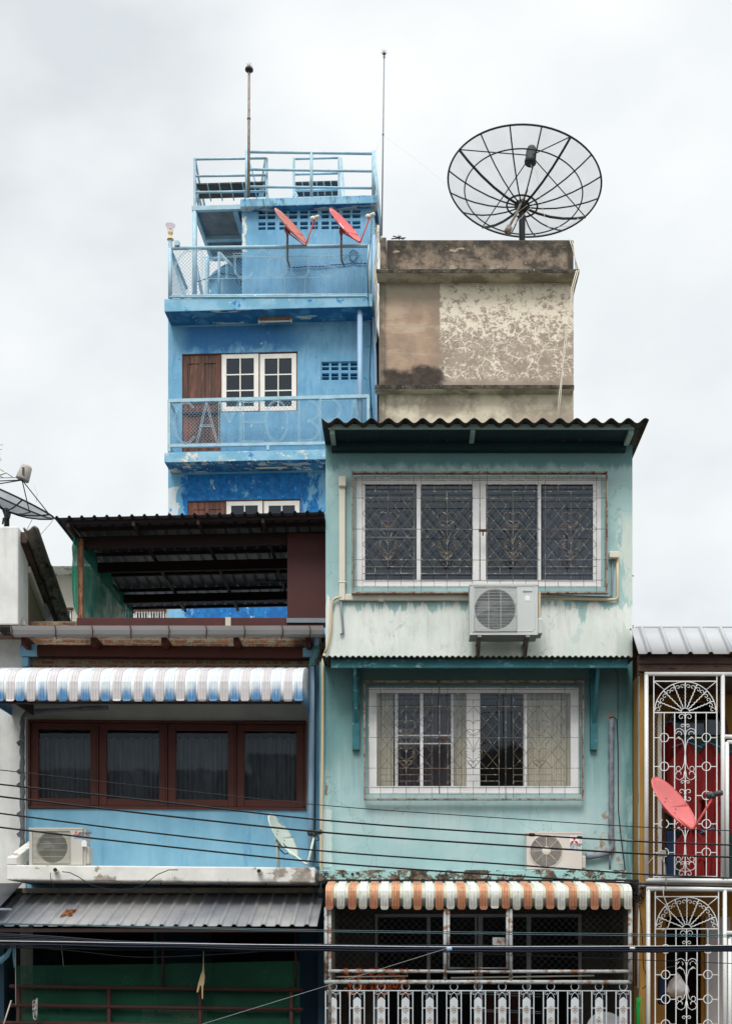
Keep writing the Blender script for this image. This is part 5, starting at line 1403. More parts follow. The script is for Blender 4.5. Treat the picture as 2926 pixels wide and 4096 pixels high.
# orange striped awning ---------------------------------------------------
def awning(F, a0, a1, path, per, first, pw, gapw, mats, drop, ridge, label, cat, parts=('sheet',)):
    """striped awning: a base sheet plus raised panels with rounded ends; mats = base, stripeA, stripeB"""
    mid = F.w((a0 + a1) / 2, path[-1][0], path[-1][1])
    t = thing('awning', label, cat, mid)
    mb = MB(); rows = [[F.w(a0 + (a1 - a0) * j / 40, n, z) for j in range(41)] for n, z in path]
    mb.grid(rows, 0, True); o = part('sheet', mb, M[mats[0]], t); solid(o, .004)
    acc = []
    for i, (n, z) in enumerate(path):
        p, q = path[max(i - 1, 0)], path[min(i + 1, len(path) - 1)]
        dn, dz = q[0] - p[0], q[1] - p[1]; L = math.hypot(dn, dz); acc.append((-dz / L, dn / L))
    c = first; idx = 0; rg = random.Random(len(label))
    prof = [(-1, 0), (-.93, 1), (-.42, 1), (-.35, .45), (-.28, 1), (.28, 1), (.35, .45), (.42, 1), (.93, 1), (1, 0)]
    while c < a1 + pw:
        if c + pw / 2 > a0 and c - pw / 2 < a1:
            mb = MB(); rows = []
            dr_ = drop * rg.uniform(.72, 1.18); cj = rg.uniform(-.008, .008); dn_ = rg.uniform(-.004, .010); bend = rg.uniform(-.012, .012)
            P_ = [(n_ + dn_ * (k_ / len(path)), z_) for k_, (n_, z_) in enumerate(path)] + [(path[-1][0] + dn_ + bend * f, path[-1][1] - dr_ * f) for f in (.3, .6, .8, 1.0)]
            for i, (n, z) in enumerate(P_):
                nn = acc[min(i, len(path) - 1)]
                ex = max(0, (path[-1][1] - z) / dr_)
                sh = 1 if ex <= .3 else math.sqrt(max(0, 1 - ((ex - .3) / .7) ** 2 * .72))
                row = []
                for x, h in prof:
                    a = min(max(c + cj + x * pw / 2 * sh, a0), a1); hh = .003 + h * ridge
                    s_ = nn if nn[1] >= 0 or abs(nn[1]) < .2 else (-nn[0], -nn[1])
                    row.append(F.w(a, n + abs(nn[0]) * hh, z + abs(nn[1]) * hh))
                rows.append(row)
            mb.grid(rows, 0, False); o = part('striped_panel', mb, M[mats[1 + idx % 2]], t); solid(o, .0015)
        c += per / 2; idx += 1
    return t
kz = 15.0 / S
pth = [(.43, 5.975), (.70, 5.93), (.90, 5.895), (.965, 5.87), (.995, 5.83), (1.0, 5.78), (1.0, 5.645)]
awning(FM, FM.al(722.5, 1.0), FM.al(1402.5, 1.0), pth, 48.9 * kz, FM.al(731.8, 1.0) - 48.9 * kz / 2, 17.8 * kz, 7 * kz, ('aw_green', 'aw_cream', 'aw_orange'), .038, .010, 'rust stained orange and white striped metal awning over the mesh caged balcony', 'awning')
mb = MB(); mb.fb(FM, aL, aR, .003, .42, zf - .03, zf - .003); solo('awning_shadow_board', mb, M['cavity'], 'dark board standing in for the shadow between the mossy ledge and orange striped awning', 'board')  # shadow line under the ledge, built as a near-black board

# balcony below it --------------------------------------------------------
FBk = Fr(17.1)
root = thing('mint_house_balcony', 'deep shaded balcony room of the mint house under the orange awning', 'balcony', FM.w(FM.al(1060, 0), -.5, 3.6))
xl, xr = aL, aR
mb = MB(); zc_ = zf - .035
wk = FBk.w; ZF = 3.62
mb.holes(FBk, 740, 2000, 1392, 2400, 0, [(832, 2036, 1290, 2390)], .06, azr=(xl, xr, ZF, zc_))
mb.wb(xl, xl + .12, 15.97, 17.05, ZF, zc_ - .05); mb.wb(xr - .12, xr, 15.97, 17.05, ZF, zc_ - .05)
mb.wb(xl, xr, 15.0, 22, ZF - .15, ZF - .003)
mb.wb(xl + .13, xr - .13, 15.5, 17.04, zc_ - .02, zc_)
mb.shell(FBk, xl, xr, ZF, zc_, -.07, -5)
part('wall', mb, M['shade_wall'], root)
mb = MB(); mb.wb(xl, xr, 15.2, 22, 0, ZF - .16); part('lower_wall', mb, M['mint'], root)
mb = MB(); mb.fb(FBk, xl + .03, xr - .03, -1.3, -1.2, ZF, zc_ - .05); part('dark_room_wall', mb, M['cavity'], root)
mb = MB()
for q in ((947, 955), (1054, 1058), (1061, 1071), (1169, 1178), (832, 838), (1284, 1290)): mb.box(FBk, q[0], 2036, q[1], 2390, -.05, .03)
mb.box(FBk, 832, 2030, 1290, 2037, -.05, .035)
part('door_frame', mb, M['tile_wall'], root)
mb = MB(); mb.box(FBk, 1071, 2203, 1169, 2390, -.5, -.4); part('cupboard', mb, M['maroon'], root)
t = thing('mesh_cage', 'rusting white pipe cage with diamond mesh enclosing the balcony under orange awning', 'cage', FM.w(FM.al(1060, .95), .95, 4.65))
n = .95
for u, v0_, v1_, r_ in ((723.5, 2015, 2180, .024), (732, 2015, 2273, .02), (987.5, 2018, 2178, .024), (1133, 2018, 2178, .024), (1398, 2015, 2182, .028)):
    mb = MB(); bar_px(mb, FM, [(u, v0_), (u, v1_)], n, r_, 10); part('post', mb, M['cage'], t)
for q, r_ in ((((728, 2157), (986, 2157.5)), .022), (((1134, 2158), (1394, 2157.5)), .022), (((988, 2158.5), (1133, 2158.5)), .020), (((720, 2181), (1400, 2181.5)), .026)):
    mb = MB(); bar_px(mb, FM, q, n + .002, r_, 10); part('rail', mb, M['cage'], t)
mb = MB(); bar_px(mb, FM, [(995, 2018), (995, 2150.5), (1125.5, 2150.5), (1125.5, 2018)], n + .02, .02, 8); part('hatch_frame', mb, M['cage'], t)
for q in ((735, 985), (998, 1123), (1137, 1393)):
    mb = MB(); chain(mb, FM, FM.al(q[0], n), FM.al(q[1], n), FM.z(1060, 2155, n), FM.z(1060, 2010, n), n - .03, .085, .0012); part('wire_mesh', mb, M['dark_steel'], t)
mb = MB(); mb.box(FM, 1093, 2082, 1121, 2102, .80, .88); solo('white_box', mb, M['cage'], 'small white rust spotted plate behind the cage hatch', 'plate')
mb = MB(); a0_, a1_ = FM.al(763, -.3), FM.al(905, -.3); rows = []
for i in range(8):
    z = FM.z(830, 2150 + i * 8.3, -.3); rows.append([FM.w(a0_ + (a1_ - a0_) * j / 40, -.3 + .03 * math.sin(j * .8 + i * .3), z - .05 * (i / 7) * math.sin(j * .35)) for j in range(41)])
mb.grid(rows); solid(solo('floral_cloth', mb, M['floral'], 'black cloth with orange flower pattern hanging at the left of mint balcony', 'cloth'))
mb = MB(); mb.tube([P(1000, 2172, 16.0), P(1318, 2167, 16.0)], .012, 8); mb.tube([P(740, 2170, 16.1), P(905, 2168, 16.1)], .01, 8); solo('laundry_pole', mb, M['pvc'], 'thin horizontal laundry pole behind the cage', 'pole')
mb = MB()
for (a_, b_) in (((1010, 2202), (1200, 2208)), ((1010, 2206), (1200, 2214)), ((1050, 2242), (1200, 2247)), ((1050, 2246), (1200, 2251))): mb.tube([P(*a_, 16.3), P(*b_, 16.3)], .006, 4)
solo('clothes_line', mb, M['grey_pipe'], 'pale clothes lines stretched behind the white picket fence', 'clothes line')
mb = MB(); bowl(mb, P(1346, 2291, 15.9), (.1, -.9, .35), .27, .05, 5, 32); solid(solo('round_white_dish', mb, M['tile_wall'], 'round white dish leaning behind the rightmost pickets', 'dish'), .01)

# ornamental fence
kx = 15.05 / S; n = .95
t = thing('balcony_fence', 'white fence of pointed rust spotted pickets with rings under the mesh cage', 'fence', FM.w(FM.al(1060, n), n, 3.66))
mb = MB(); bar_px(mb, FM, [(726, 2200.5), (1398, 2201)], n, .008, 6); mb.tube([FM.w(FM.al(726, n), n, 3.72), FM.w(FM.al(1398, n), n, 3.72)], .012, 6); part('rail', mb, M['picket'], t)
zr_ = FM.z(1060, 2200.7, n); zp = FM.z(1060, 2214.5, n); zq = FM.z(1060, 2221, n)
c0_ = FM.al(738.6, n); hw = 8.7 * kx
mb = MB(); mb.prism(FM, [(c0_ - hw, 3.72), (c0_ + hw, 3.72), (c0_ + hw, zq), (c0_ + hw * .35, zp - .01), (c0_, zp), (c0_ - hw * .35, zp - .01), (c0_ - hw, zq)], n - .006, n + .006)
pk = part('picket', mb, M['picket'], t)
mb = MB()
for zc_ in (FM.z(738.6, 2242, n), FM.z(738.6, 2267, n), FM.z(738.6, 2292, n)):
    for q in range(4):
        an = math.pi / 2 * q; cx_, cz_ = c0_ + .020 * math.cos(an), zc_ + .024 * math.sin(an)
        mb.tube([FM.w(cx_ + .014 * math.cos(s_), n + .009, cz_ + .017 * math.sin(s_)) for s_ in [2 * math.pi * i / 8 for i in range(8)]], .0032, 4, closed=True)
fl = part('flower_motif', mb, M['rust_motif'], pk)
mb = MB(); zR = FM.z(738.6, 2191.5, n)
mb.tube([FM.w(c0_ + 8.6 * kx * math.cos(2 * math.pi * i / 20), n, zR + 8.6 * kx * math.sin(2 * math.pi * i / 20)) for i in range(20)], .0045, 5, closed=True)
for s_ in (-1, 1):
    pts = [FM.w(c0_ + s_ * dx * kx, n, zr_ + dz * kx) for dx, dz in ((7, -19), (7.6, -14), (5, -8), (0, -3.5), (-5, -1.2), (-9, -1.2), (-12.5, -3), (-13, -6), (-10.5, -8.5), (-7.5, -7.5), (-7.5, -5.2))]
    mb.tube(pts, .0038, 5)
sc_p = part('ring_and_scroll', mb, M['picket'], t)
mb = MB()
for s_ in (-1, 1):
    x = c0_ + s_ * 16.2 * kx; mb.fb(FM, x - .0065, x + .0065, n - .0065, n + .0065, 3.72, zr_)
    mb.fb(FM, min(x, c0_ + s_ * hw), max(x, c0_ + s_ * hw), n - .003, n + .003, FM.z(738.6, 2240, n), FM.z(738.6, 2238, n))
bl_ = part('baluster', mb, M['picket'], t)
for i in range(1, 13):
    for src in (pk, sc_p, bl_):
        c_ = src.copy(); COL.objects.link(c_); c_.parent = t; c_.location = (i * 53.67 * kx, 0, 0)
        if src is pk:
            d_ = fl.copy(); COL.objects.link(d_); d_.parent = c_

# ---------------------------------------------------------------- left house
FL = Fr(16.6); FT = Fr(16.6, 0, -.0085, 370); w = FL.w
root = thing('sky_blue_house', 'sky blue shophouse with long dark wooden window under the blue striped awning', 'house', FL.w(FL.al(370, 0), -3, 0))
aL = FL.al(36, 0); aR = FL.al(713.5, 0); zled = FL.z(370, 1938, 0); ztopL = FL.z(370, 1380, 0)
zw = FL.z(370, 1486, 0)
mb = MB(); WN = (62, 1600, 679, 1797)
mb.holes(FL, 41, 1486, 713, 1797, 0, [WN], .15, azr=(aL, aR, FL.z(370, 1796.5, 0), zw)); mb.shell(FL, aL, aR, zled, ztopL, 0, -7)
part('upper_wall', mb, M['grey_wall'], root)
mb = MB(); mb.face([w(aL, 0, zled - .3), w(aR, 0, zled - .3), w(aR, 0, FL.z(370, 1796.5, 0)), w(aL, 0, FL.z(370, 1796.5, 0))]); part('lower_wall', mb, M['sky_wall'], root)
mb = MB(); mb.box(FL, 700, 1478, 713.5, 1925, .003, .04); part('corner_pillar', mb, M['sky_wall'], root)
mb = MB(); mb.fb(FL, aL + .02, aR - .02, -1.4, -1.3, zled, ztopL - .05); part('room_partition', mb, M['room_dark'], root)
mb = MB(); mb.fb(FL, aL, aR, -.25, .004, zw, ztopL); part('brick_wall', mb, M['brick'], root)
mb = MB(); mb.fb(FT, FT.al(45, .16), FT.al(692, .16), .006, .16, FT.z(370, 1459, .16), FT.z(370, 1434, .16)); bevel(part('beam', mb, M['brown_wood'], root), .006)
mb = MB(); mb.fb(FT, FT.al(44.5, .163), FT.al(82, .163), .1, .164, FT.z(370, 1459.5, .16), FT.z(370, 1433.5, .16)); part('blue_beam_end', mb, M['sky_wall'], root); mb = MB(); mb.fb(FT, FT.al(672, .163), FT.al(693, .163), .1, .164, FT.z(370, 1456, .16), FT.z(370, 1436, .16)); part('blue_beam_end', mb, M['sky_wall'], root); mb = MB(); mb.box(FL, 48, 1459.5, 62, 1480, .01, .12); part('blue_beam_end', mb, M['sky_wall'], root)
for u in (53, 207, 364, 524, 684):
    mb = MB(); mb.box(FL, u - 6, 1412, u + 4, 1433, .006, .42); part('rafter_end', mb, M['brown_wood'], root)
mb = MB(); mb.fb(FL, aL - .1, aR, .2, .60, FL.z(370, 1390, .6) - .02, FL.z(370, 1390, .6)); part('eave_roof', mb, M['fibro_dark'], root)
# gutter
g0, g1 = FL.al(24, .66), FL.al(717, .66); zg1, zg0 = FL.z(370, 1390.5, .66), FL.z(370, 1408, .66)
t = thing('gutter', 'long dull steel gutter with rusty straps between the open shed and brick strip', 'gutter', FL.w((g0 + g1) / 2, .6, zg0))
mb = MB(); prof = [(.64, zg1), (.68, zg1), (.67, zg0 + .05), (.65, zg0), (.50, zg0), (.48, zg1 - .01)]
rows = [[FL.w(a_, n_, z_) for a_ in (g0, (g0 + g1) / 2, g1)] for n_, z_ in prof]; mb.grid(rows, 0, False)
for a_ in (g0, g1): mb.face([FL.w(a_, n_, z_) for n_, z_ in prof[1:]])
solid(part('trough', mb, M['zinc_gutter'], t), .003)
for u in (27, 124, 206, 291, 376, 459, 544, 628, 689):
    mb = MB(); a_ = FL.al(u, .68); mb.tube([w(a_ - .015, .685, zg1 + .005), w(a_, .688, (zg0 + zg1) / 2), w(a_ - .01, .66, zg0 - .01), w(a_ - .04, .5, zg0 - .02)], .008, 4); part('strap', mb, M['rust'], t)
# brown window: frame, four sashes
mb = MB(); n = .03
fr_ = [(62, 1600, 679, 1606), (62, 1791, 679, 1797), (62, 1606, 67, 1791), (674, 1606, 679, 1791), (215, 1606, 218, 1791), (368, 1606, 371, 1791), (521, 1606, 524, 1791)]
for q in fr_: mb.box(FT, *q, -.12, n)
wf = part('window_frame', mb, M['brown_wood'], root)
for (s0, s1, p0, p1) in ((67.5, 214.5, 84.4, 199.5), (218.5, 367.5, 236, 352), (371.5, 520.5, 390, 505), (524.5, 673.5, 542, 657.5)):
    mb = MB(); a_ = [FT.al(x, n) for x in (s0, p0, p1, s1)]; z_ = [FT.z(370, x, n) for x in (1790.5, 1774, 1621, 1606.5)]
    mb.fb(FT, a_[0], a_[1], -.03, .012, z_[0], z_[3]); mb.fb(FT, a_[2], a_[3], -.03, .012, z_[0], z_[3]); mb.fb(FT, a_[1], a_[2], -.03, .010, z_[0], z_[1]); mb.fb(FT, a_[1], a_[2], -.03, .010, z_[2], z_[3])
    sa = bevel(part('sash', mb, M['brown_wood'], root), .005, 1)
    mb = MB(); f = FT.w; mb.face([f(a_[1], -.015, z_[1]), f(a_[2], -.015, z_[1]), f(a_[2], -.015, z_[2]), f(a_[1], -.015, z_[2])]); part('pane', mb, M['glass_dim'], sa)
    drape('lace_curtain', root, FL, p0 - 3, 1615, p1 + 3, 1780, -.22, M['lace'], 12, .012)
    mb = MB(); a0_, a1_ = FL.al(p0 - 3, -.17), FL.al(p1 + 3, -.17); zt_ = FL.z(370, 1615, -.17)
    rows = [[FL.w(a0_ + (a1_ - a0_) * j / 36, -.17, zt_) for j in range(37)], [FL.w(a0_ + (a1_ - a0_) * j / 36, -.17, zt_ - .13 - .035 * abs(math.sin(math.pi * j / 6))) for j in range(37)]]
    mb.grid(rows); part('valance', mb, M['lace_dark'], root)
# ledge with side cheek
mb = MB(); mb.fb(FT, FT.al(14.8, 1.0), FT.al(699, 1.0), .003, 1.0, FT.z(370, 1957.5, 1.0), FT.z(370, 1924, 1.0)); bevel(part('ledge', mb, M['peel_ledge'], root), .015)
a_ = FT.al(14.8, 1.0); zl_ = FT.z(370, 1924, 1.0)
mb = MB(); mb.hexa([FT.w(a_, .999, zl_ + .001), FT.w(a_ + .13, .999, zl_ + .001), FT.w(a_ + .13, .999, zl_ + .10), FT.w(a_, .999, zl_ + .10), FT.w(a_, .02, zl_ + .001), FT.w(a_ + .13, .02, zl_ + .001), FT.w(a_ + .13, .02, zl_ + .42), FT.w(a_, .02, zl_ + .42)]); bevel(part('side_parapet', mb, M['peel_ledge'], root), .012)
for u, v in ((125.5, 1935), (577.6, 1937.5)):
    mb = MB(); p_ = FL.p(u, v, .98); q_ = FL.p(u - 3, v - 3, 1.10); mb.tube([p_, q_], .032, 12); part('drain_spout', mb, M['pvc'], root)
    mb = MB(); mb.tube([q_ + Vector((0, .01, 0)), q_ + Vector((0, -.004, 0))], .025, 12); part('spout_hole', mb, M['cavity'], root)
# unit, pipes
t, k = outdoor_unit('beige outdoor unit with upright bar guard on peeling white ledge', FL, 65, 1839, 183, 1921, .90, .30, (115.3, 1882, 34.5), 'bars', M['ac'], cover=(181, 1880, 198, 1920), sq=(72, 1845.5, 156, 1917), legs=False)
mb = MB(); mb.box(FL, 183.5, 1842, 190, 1921, .62, .86); part('side_panel', mb, M['ac'], t)
sx = lambda x: (60 + x / 4.06) / 1.8017; sy = lambda y: (3280 + y / 4.06) / 1.8017
emblem('emblem', FL, sx(992), sy(236), .902, .047, t)
text_part('lettering', 'MITSUBISHI', .033, FL, sx(1032), sy(232), .902, M['logo_ink'], t, bold=.0007)
text_part('lettering', 'ELECTRIC', .033, FL, sx(1032), sy(257), .902, M['logo_ink'], t, bold=.0007)
mb = MB(); mb.box(FL, sx(958), sy(285), sx(1160), sy(306), .900, .902); part('blue_label', mb, M['logo_blue'], t)
mb = MB(); mb.pprism(FL, [(sx(1078), sy(437)), (sx(1165), sy(437)), (sx(1165), sy(365)), (sx(1145), sy(335)), (sx(1122), sy(328)), (sx(1096), sy(336)), (sx(1078), sy(365))], .900, .902); part('sticker', mb, M['sticker'], t)
mb = MB(); pts = [(240, 1572), (200, 1573), (140, 1577), (80, 1580), (58, 1584), (51, 1592)] + [(49.5 + .8 * math.sin(i * 1.9), 1605 + i * 11) for i in range(26)] + [(50, 1893), (56, 1899), (68, 1900)]
mb.tube(pts_px(FL, pts, .14), [.032 + .006 * math.sin(i * 2.3) for i in range(len(pts))], 8)
for v in (1642, 1705, 1735, 1800, 1845):
    mb.face([FL.p(46, v, .16), FL.p(36, v + 7, .2), FL.p(40, v + 14, .18), FL.p(47, v + 16, .16)])
solo('insulated_pipe', mb, M['wrap'], 'ragged tape wrapped pipe from under the blue awning down to beige outdoor unit', 'pipe')
mb = MB(); bar_px(mb, FL, [(48, 1893), (48, 1922)], .2, .02, 6); solo('drain_pipe', mb, M['cable_blue'], 'short dark pipe behind the left cheek of white ledge', 'pipe')
t = thing('drainpipe', 'thick pale blue drainpipe with teal elbow between sky blue and mint houses', 'drainpipe', FL.p(693, 2150, .16))
mb = MB(); bar_px(mb, FL, [(700.5, 1409), (700.5, 1440)], .2, .043, 14); part('upper_pipe', mb, M['lt_pipe'], t)
mb = MB(); bar_px(mb, FL, [(700.5, 1436), (700.5, 1449), (699, 1457), (695, 1464), (693.5, 1470), (693.5, 1480)], .2, .048, 14); bar_px(mb, FL, [(700.5, 1436), (700.5, 1440)], .2, .052, 14); bar_px(mb, FL, [(693.5, 1474), (693.5, 1481)], .2, .052, 14); part('elbow', mb, M['teal_elbow'], t)
mb = MB(); bar_px(mb, FL, [(693.5, 1480), (692, 1700), (690, 1924)], .2, .044, 14); bar_px(mb, FL, [(690, 1962), (690, 2010)], .2, .044, 14); part('lower_pipe', mb, M['lt_pipe'], t)
mb = MB(); bar_px(mb, FL, [(699, 1478), (699.5, 1700), (698.5, 1914)], .24, .008, 5); solo('wall_cable', mb, M['cable'], 'straight black cable running down beside the thick pale blue drainpipe', 'cable')
# chalky white dish
def bite(t_): return 1 - (.16 * max(0, math.cos(t_ - 0.9)) ** 14)
small_dish('satellite_dish', 'chalky white dish with rusted broken lower rim standing on white ledge', P(629.5, 1856, 15.75), (.832, -.239, .5), .333, M['white_dish'], M['white_dish'], (699, 1849), 15.55, (682, 1921.5),
           [P(616, 1870, 15.75), P(616, 1895, 15.75), P(618, 1925, 15.75)], lnbmat='lnb_dark', notch=bite, mastmat='white_dish', cable=[(702, 1850), (706, 1860), (708, 1866), (703, 1867), (695, 1864), (690, 1868)])
mb = MB(); mb.tube([P(*q, 15.7) for q in ((617, 1876), (621, 1877), (629, 1876), (637, 1882), (640, 1890), (638, 1896), (632, 1897), (624, 1890), (617, 1882))], .008, 6); solo('coiled_cable', mb, M['cable'], 'black cable loop hanging behind the chalky white dish', 'cable')
mb = MB(); mb.tube([P(*q, 15.5) for q in ((138, 1936), (155, 1938), (175, 1948), (200, 1965), (250, 1978), (290, 1976), (320, 1965), (350, 1942), (375, 1932), (395, 1932))], .006, 5)
mb.tube([P(*q, 15.55) for q in ((112, 1938), (112, 1950), (120, 1970), (128, 1985))], .005, 4); solo('dangling_wire', mb, M['cable_blue'], 'thin black wire drooping below the peeling white ledge', 'wire')

# blue striped awning
kz = 15.5 / S
a0_, a1_ = FL.al(-30, 1.05), FL.al(672, 1.05)
pth = [(.01, 8.93), (.45, 8.83), (.78, 8.74), (.92, 8.68), (1.0, 8.60), (1.04, 8.52), (1.05, 8.43), (1.05, 8.295)]
t = awning(FL, a0_, a1_, pth, 47.5 * kz, FL.al(46, 1.05) - 47.5 * kz * 2, 18.6 * kz, 5 * kz, ('aw_white', 'aw_blue', 'aw_grey'), .022, .009, 'faded blue, grey and white striped metal awning over the long wooden window', 'awning')
for ax, s_ in ((a1_ + .004, 1), (a0_ - .004, -1)):
    mb = MB(); top = pth; k = 28; rows = [[], []]
    for j in range(k + 1):
        n_ = 1.05 * j / k
        zt_ = next(pth[i][1] + (pth[i + 1][1] - pth[i][1]) * (n_ - pth[i][0]) / (pth[i + 1][0] - pth[i][0]) for i in range(len(pth) - 2) if n_ <= pth[i + 1][0] + 1e-6) if n_ > .01 else pth[0][1]
        off = s_ * (.010 if j % 2 else 0)
        rows[0].append(FL.w(ax + off, n_, zt_)); rows[1].append(FL.w(ax + off, n_, 8.285 + (.02 if j % 2 else 0)))
    mb.grid(rows, 0, False); solid(part('side_cheek', mb, M['aw_blue'], t), .002)
mb = MB(); mb.box(FL, -40, 1558, 668, 1562, .96, 1.02); mb.box(FL, 30, 1500, 34, 1562, .2, .98); part('frame', mb, M['brown_steel'], t)

# open shed above
FS = Fr(16.4, 0, .003, 420)
xl = xu(122, 15.9); xr_ = -1.055
zR = 10.68
root = thing('rooftop_shed', 'open rusty shed with ribbed tin roof and maroon panel above the gutter', 'shed', (xu(430, 16.4), 17.5, zled))
def T(x): return .022 * (x - xl)
FX = Fr(0.0)   # world x along a, n = -Y
mb = MB(); corr(mb, FX, xl, xr_, [(-15.85, zR + .03), (-16.4, zR + .03), (-19.75, zR - .04)], trap(.162, .022, .026, .014), .0105)
for i, p_ in enumerate(mb.v): p_.z += T(p_.x)
solid(part('roof', mb, M['zinc_under'], root), .002)
def bx(name, x0, x1, y0, y1, z0, z1, m):
    mb = MB(); mb.wb(x0, x1, y0, y1, z0, z1)
    for p_ in mb.v: p_.z += T(p_.x)
    return part(name, mb, m, root)
zb_ = lambda y: zR + .025 - .07 * max(0, (y - 16.4)) / 3.35
for y in (15.95, 17.15, 18.02, 18.72, 19.6): bx('purlin', xl + .12, xr_, y, y + .04, zb_(y) - .045, zb_(y) - .003, M['brown_steel'])
bx('purlin', xl + .2, xr_, 16.2, 16.24, zb_(16.2) - .045, zb_(16.2) - .003, M['brown_steel'])
for y, d in ((16.42, .16), (17.42, .14), (18.86, .13)): bx('beam', xu(172, 16.4) + (.02 if y < 17 else .0), xr_, y, y + .06, zb_(y) - .045 - d, zb_(y) - .047, M['brown_steel'])
for x in (xu(150, 15.95), -3.55, -2.71, -1.87):
    bx('rafter', x, x + .035, 15.9, 16.39, zb_(15.9) - .1, zb_(16.3) - .046, M['brown_steel']); bx('rafter', x, x + .035, 16.49, 17.4, zb_(16.5) - .1, zb_(17.3) - .046, M['brown_steel']); bx('rafter', x, x + .035, 17.49, 18.84, zb_(17.5) - .1, zb_(18.8) - .046, M['brown_steel']); bx('rafter', x, x + .035, 18.93, 19.7, zb_(18.9) - .1, zb_(19.7) - .046, M['brown_steel'])
xp = xu(172, 16.35)
mb = MB(); mb.wb(xp, xp + .066, 16.35, 16.42, 9.45, zR - .06); part('post', mb, M['peeled_post'], root)
zl0, zl1 = zv(1389.5, 16.3), zv(1371.5, 16.3)
mb = MB(); mb.wb(xp, xr_ - .002, 16.3, 16.34, zl0 - .02, zl1); bevel(part('low_wall', mb, M['maroon_dark'], root), .01)
mb = MB(); mb.wb(xu(500, 16.29), xu(512, 16.29), 16.285, 16.30, zl0 - .05, zl1 + .002); part('white_patch', mb, M['cream_wall'], root)
mb = MB(); mb.wb(xu(637, 16.32), xr_ - .003, 16.345, 16.40, zv(1378, 16.32), zv(1183, 16.32)); part('side_panel', mb, M['maroon'], root)
mb = MB(); mb.wb(xu(636, 16.28), xr_ - .004, 16.27, 16.298, zv(1383, 16.28), zv(1373, 16.28)); part('cement_strip', mb, M['grey_pipe'], root)
mb = MB(); mb.tube([P(565, 1289, 17.9), P(640, 1290, 17.9)], .012, 8); part('tube_lamp', mb, M['zinc_under'], root)
mb = MB(); mb.wb(xl + .3, xr_, 16.64, 20.2, 9.2, 9.3); part('floor', mb, M['grey_board'], root)
# green netting
mb = MB(); rows = []
for i in range(15):
    f = i / 14; z = zR - .02 - f * 1.18; rows.append([Vector((xp + .02 - .03 * math.sin(j * .9 + f * 3), 16.45 + 3.1 * j / 24 * (1 - .0 * f), z)) for j in range(25)])
mb.grid(rows); solo('green_netting', mb, M['green_netting'], 'dark green shade netting stretched along the inner left side of shed', 'netting')
mb = MB(); rows = []; ot = [(167, 1188), (164, 1196), (159, 1215), (161, 1240), (159, 1270), (160, 1310), (163, 1345), (170, 1365)]
for i, (u, v) in enumerate(ot):
    rows.append([P(u + (173 - u) * j / 6, v, 16.33 + .03 * math.sin(j * 2 + i)) for j in range(7)])
mb.grid(rows); solo('green_net_scrap', mb, M['green_netting'], 'ragged strip of bright green netting hanging outside the shed post', 'netting')

# grey canopy below the ledge
kz = 15.0 / S; FG = FL
mb = MB(); aG0, aG1 = FL.al(-60, 1.6), FL.al(703.6, 1.6)
corr(mb, FL, aG0, aG1, [(1.6, 5.40), (1.2, 5.545), (.4, 5.835), (.3, 5.87)], trap(.1775, .03, .026, .018), .0118)
t = solo('metal_canopy', mb, M['canopy'], 'weathered grey ribbed canopy with rust hole, under the peeling white ledge', 'canopy'); solid(t, .003)
mb = MB(); mb.wb(FL.al(-60, 1.6), FL.al(700, 1.6), 15.02, 15.07, 5.33, 5.375); mb.wb(FL.al(-60, 1.6), FL.al(700, 1.6), 15.9, 15.95, 5.62, 5.66); solo('canopy_frame', mb, M['brown_steel'], 'dark steel bars carrying the weathered grey canopy', 'frame')
mb = MB()
for u in (268, 357, 433, 508, 590): bar_px(mb, FL, [(u, 1960), (u, 1966)], .9, .008, 4)
solo('rusty_hook', mb, M['rust'], 'row of small rusty hooks under the peeling white ledge', 'hook')
mb = MB(); rows = [[P(-95, 1962, 16.3), P(8, 1962, 16.3), P(50, 1961, 16.3)], [P(-160, 2018, 15.1), P(-80, 2018, 15.1), P(-4, 2018, 15.1)]]
mb.grid(rows); solid(solo('dark_canopy_sheet', mb, M['dark_tin'], 'dark tin canopy sheet at the far left above the grey canopy', 'canopy'), .004)
mb = MB(); mb.tube([P(-60, 2019, 14.9), P(26, 2021, 14.9)], .02, 8); solo('pipe_stub', mb, M['grey_pipe'], 'grey pipe end poking in over the left end of grey canopy', 'pipe')

# recess below
root = thing('left_balcony', 'dark balcony behind green mesh under the weathered grey canopy', 'balcony', (xu(350, 17.6), 17, 3.6))
FD = Fr(17.7); aL2, aR2 = xu(36, 16.4), xu(709, 16.4)
zc_ = FT.z(370, 1957.5, 1.0) - .02
mb = MB(); mb.holes(FD, 60, 2000, 700, 2400, 0, [(128, 2060, 340, 2400), (470, 2066, 652, 2400)], .08, azr=(aL2, aR2, 3.6, zc_ - .1))
mb.wb(aL2 - .1, aL2, 15.9, 17.7, 3.6, zc_ - .1); mb.wb(aR2, aR2 + .1, 16.1, 17.7, 3.6, zc_ - .1)
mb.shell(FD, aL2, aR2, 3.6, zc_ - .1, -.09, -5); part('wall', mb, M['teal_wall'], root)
mb = MB(); mb.wb(aL2, aR2, 15.7, 22, 3.4, 3.59); mb.wb(aL2 - .1, aR2 + .1, 16.25, 17.7, zc_ - .098, zc_ - .03); part('floor', mb, M['grey_soffit'], root)
mb = MB(); mb.fb(FD, aL2 + .03, aR2 - .03, -.9, -.8, 3.6, zc_ - .2); part('dark_room_wall', mb, M['cavity'], root)
mb = MB(); mb.wb(aL2 - .1, aR2 + .1, 15.72, 22, 0, 3.38); part('lower_wall', mb, M['sky_wall'], root)
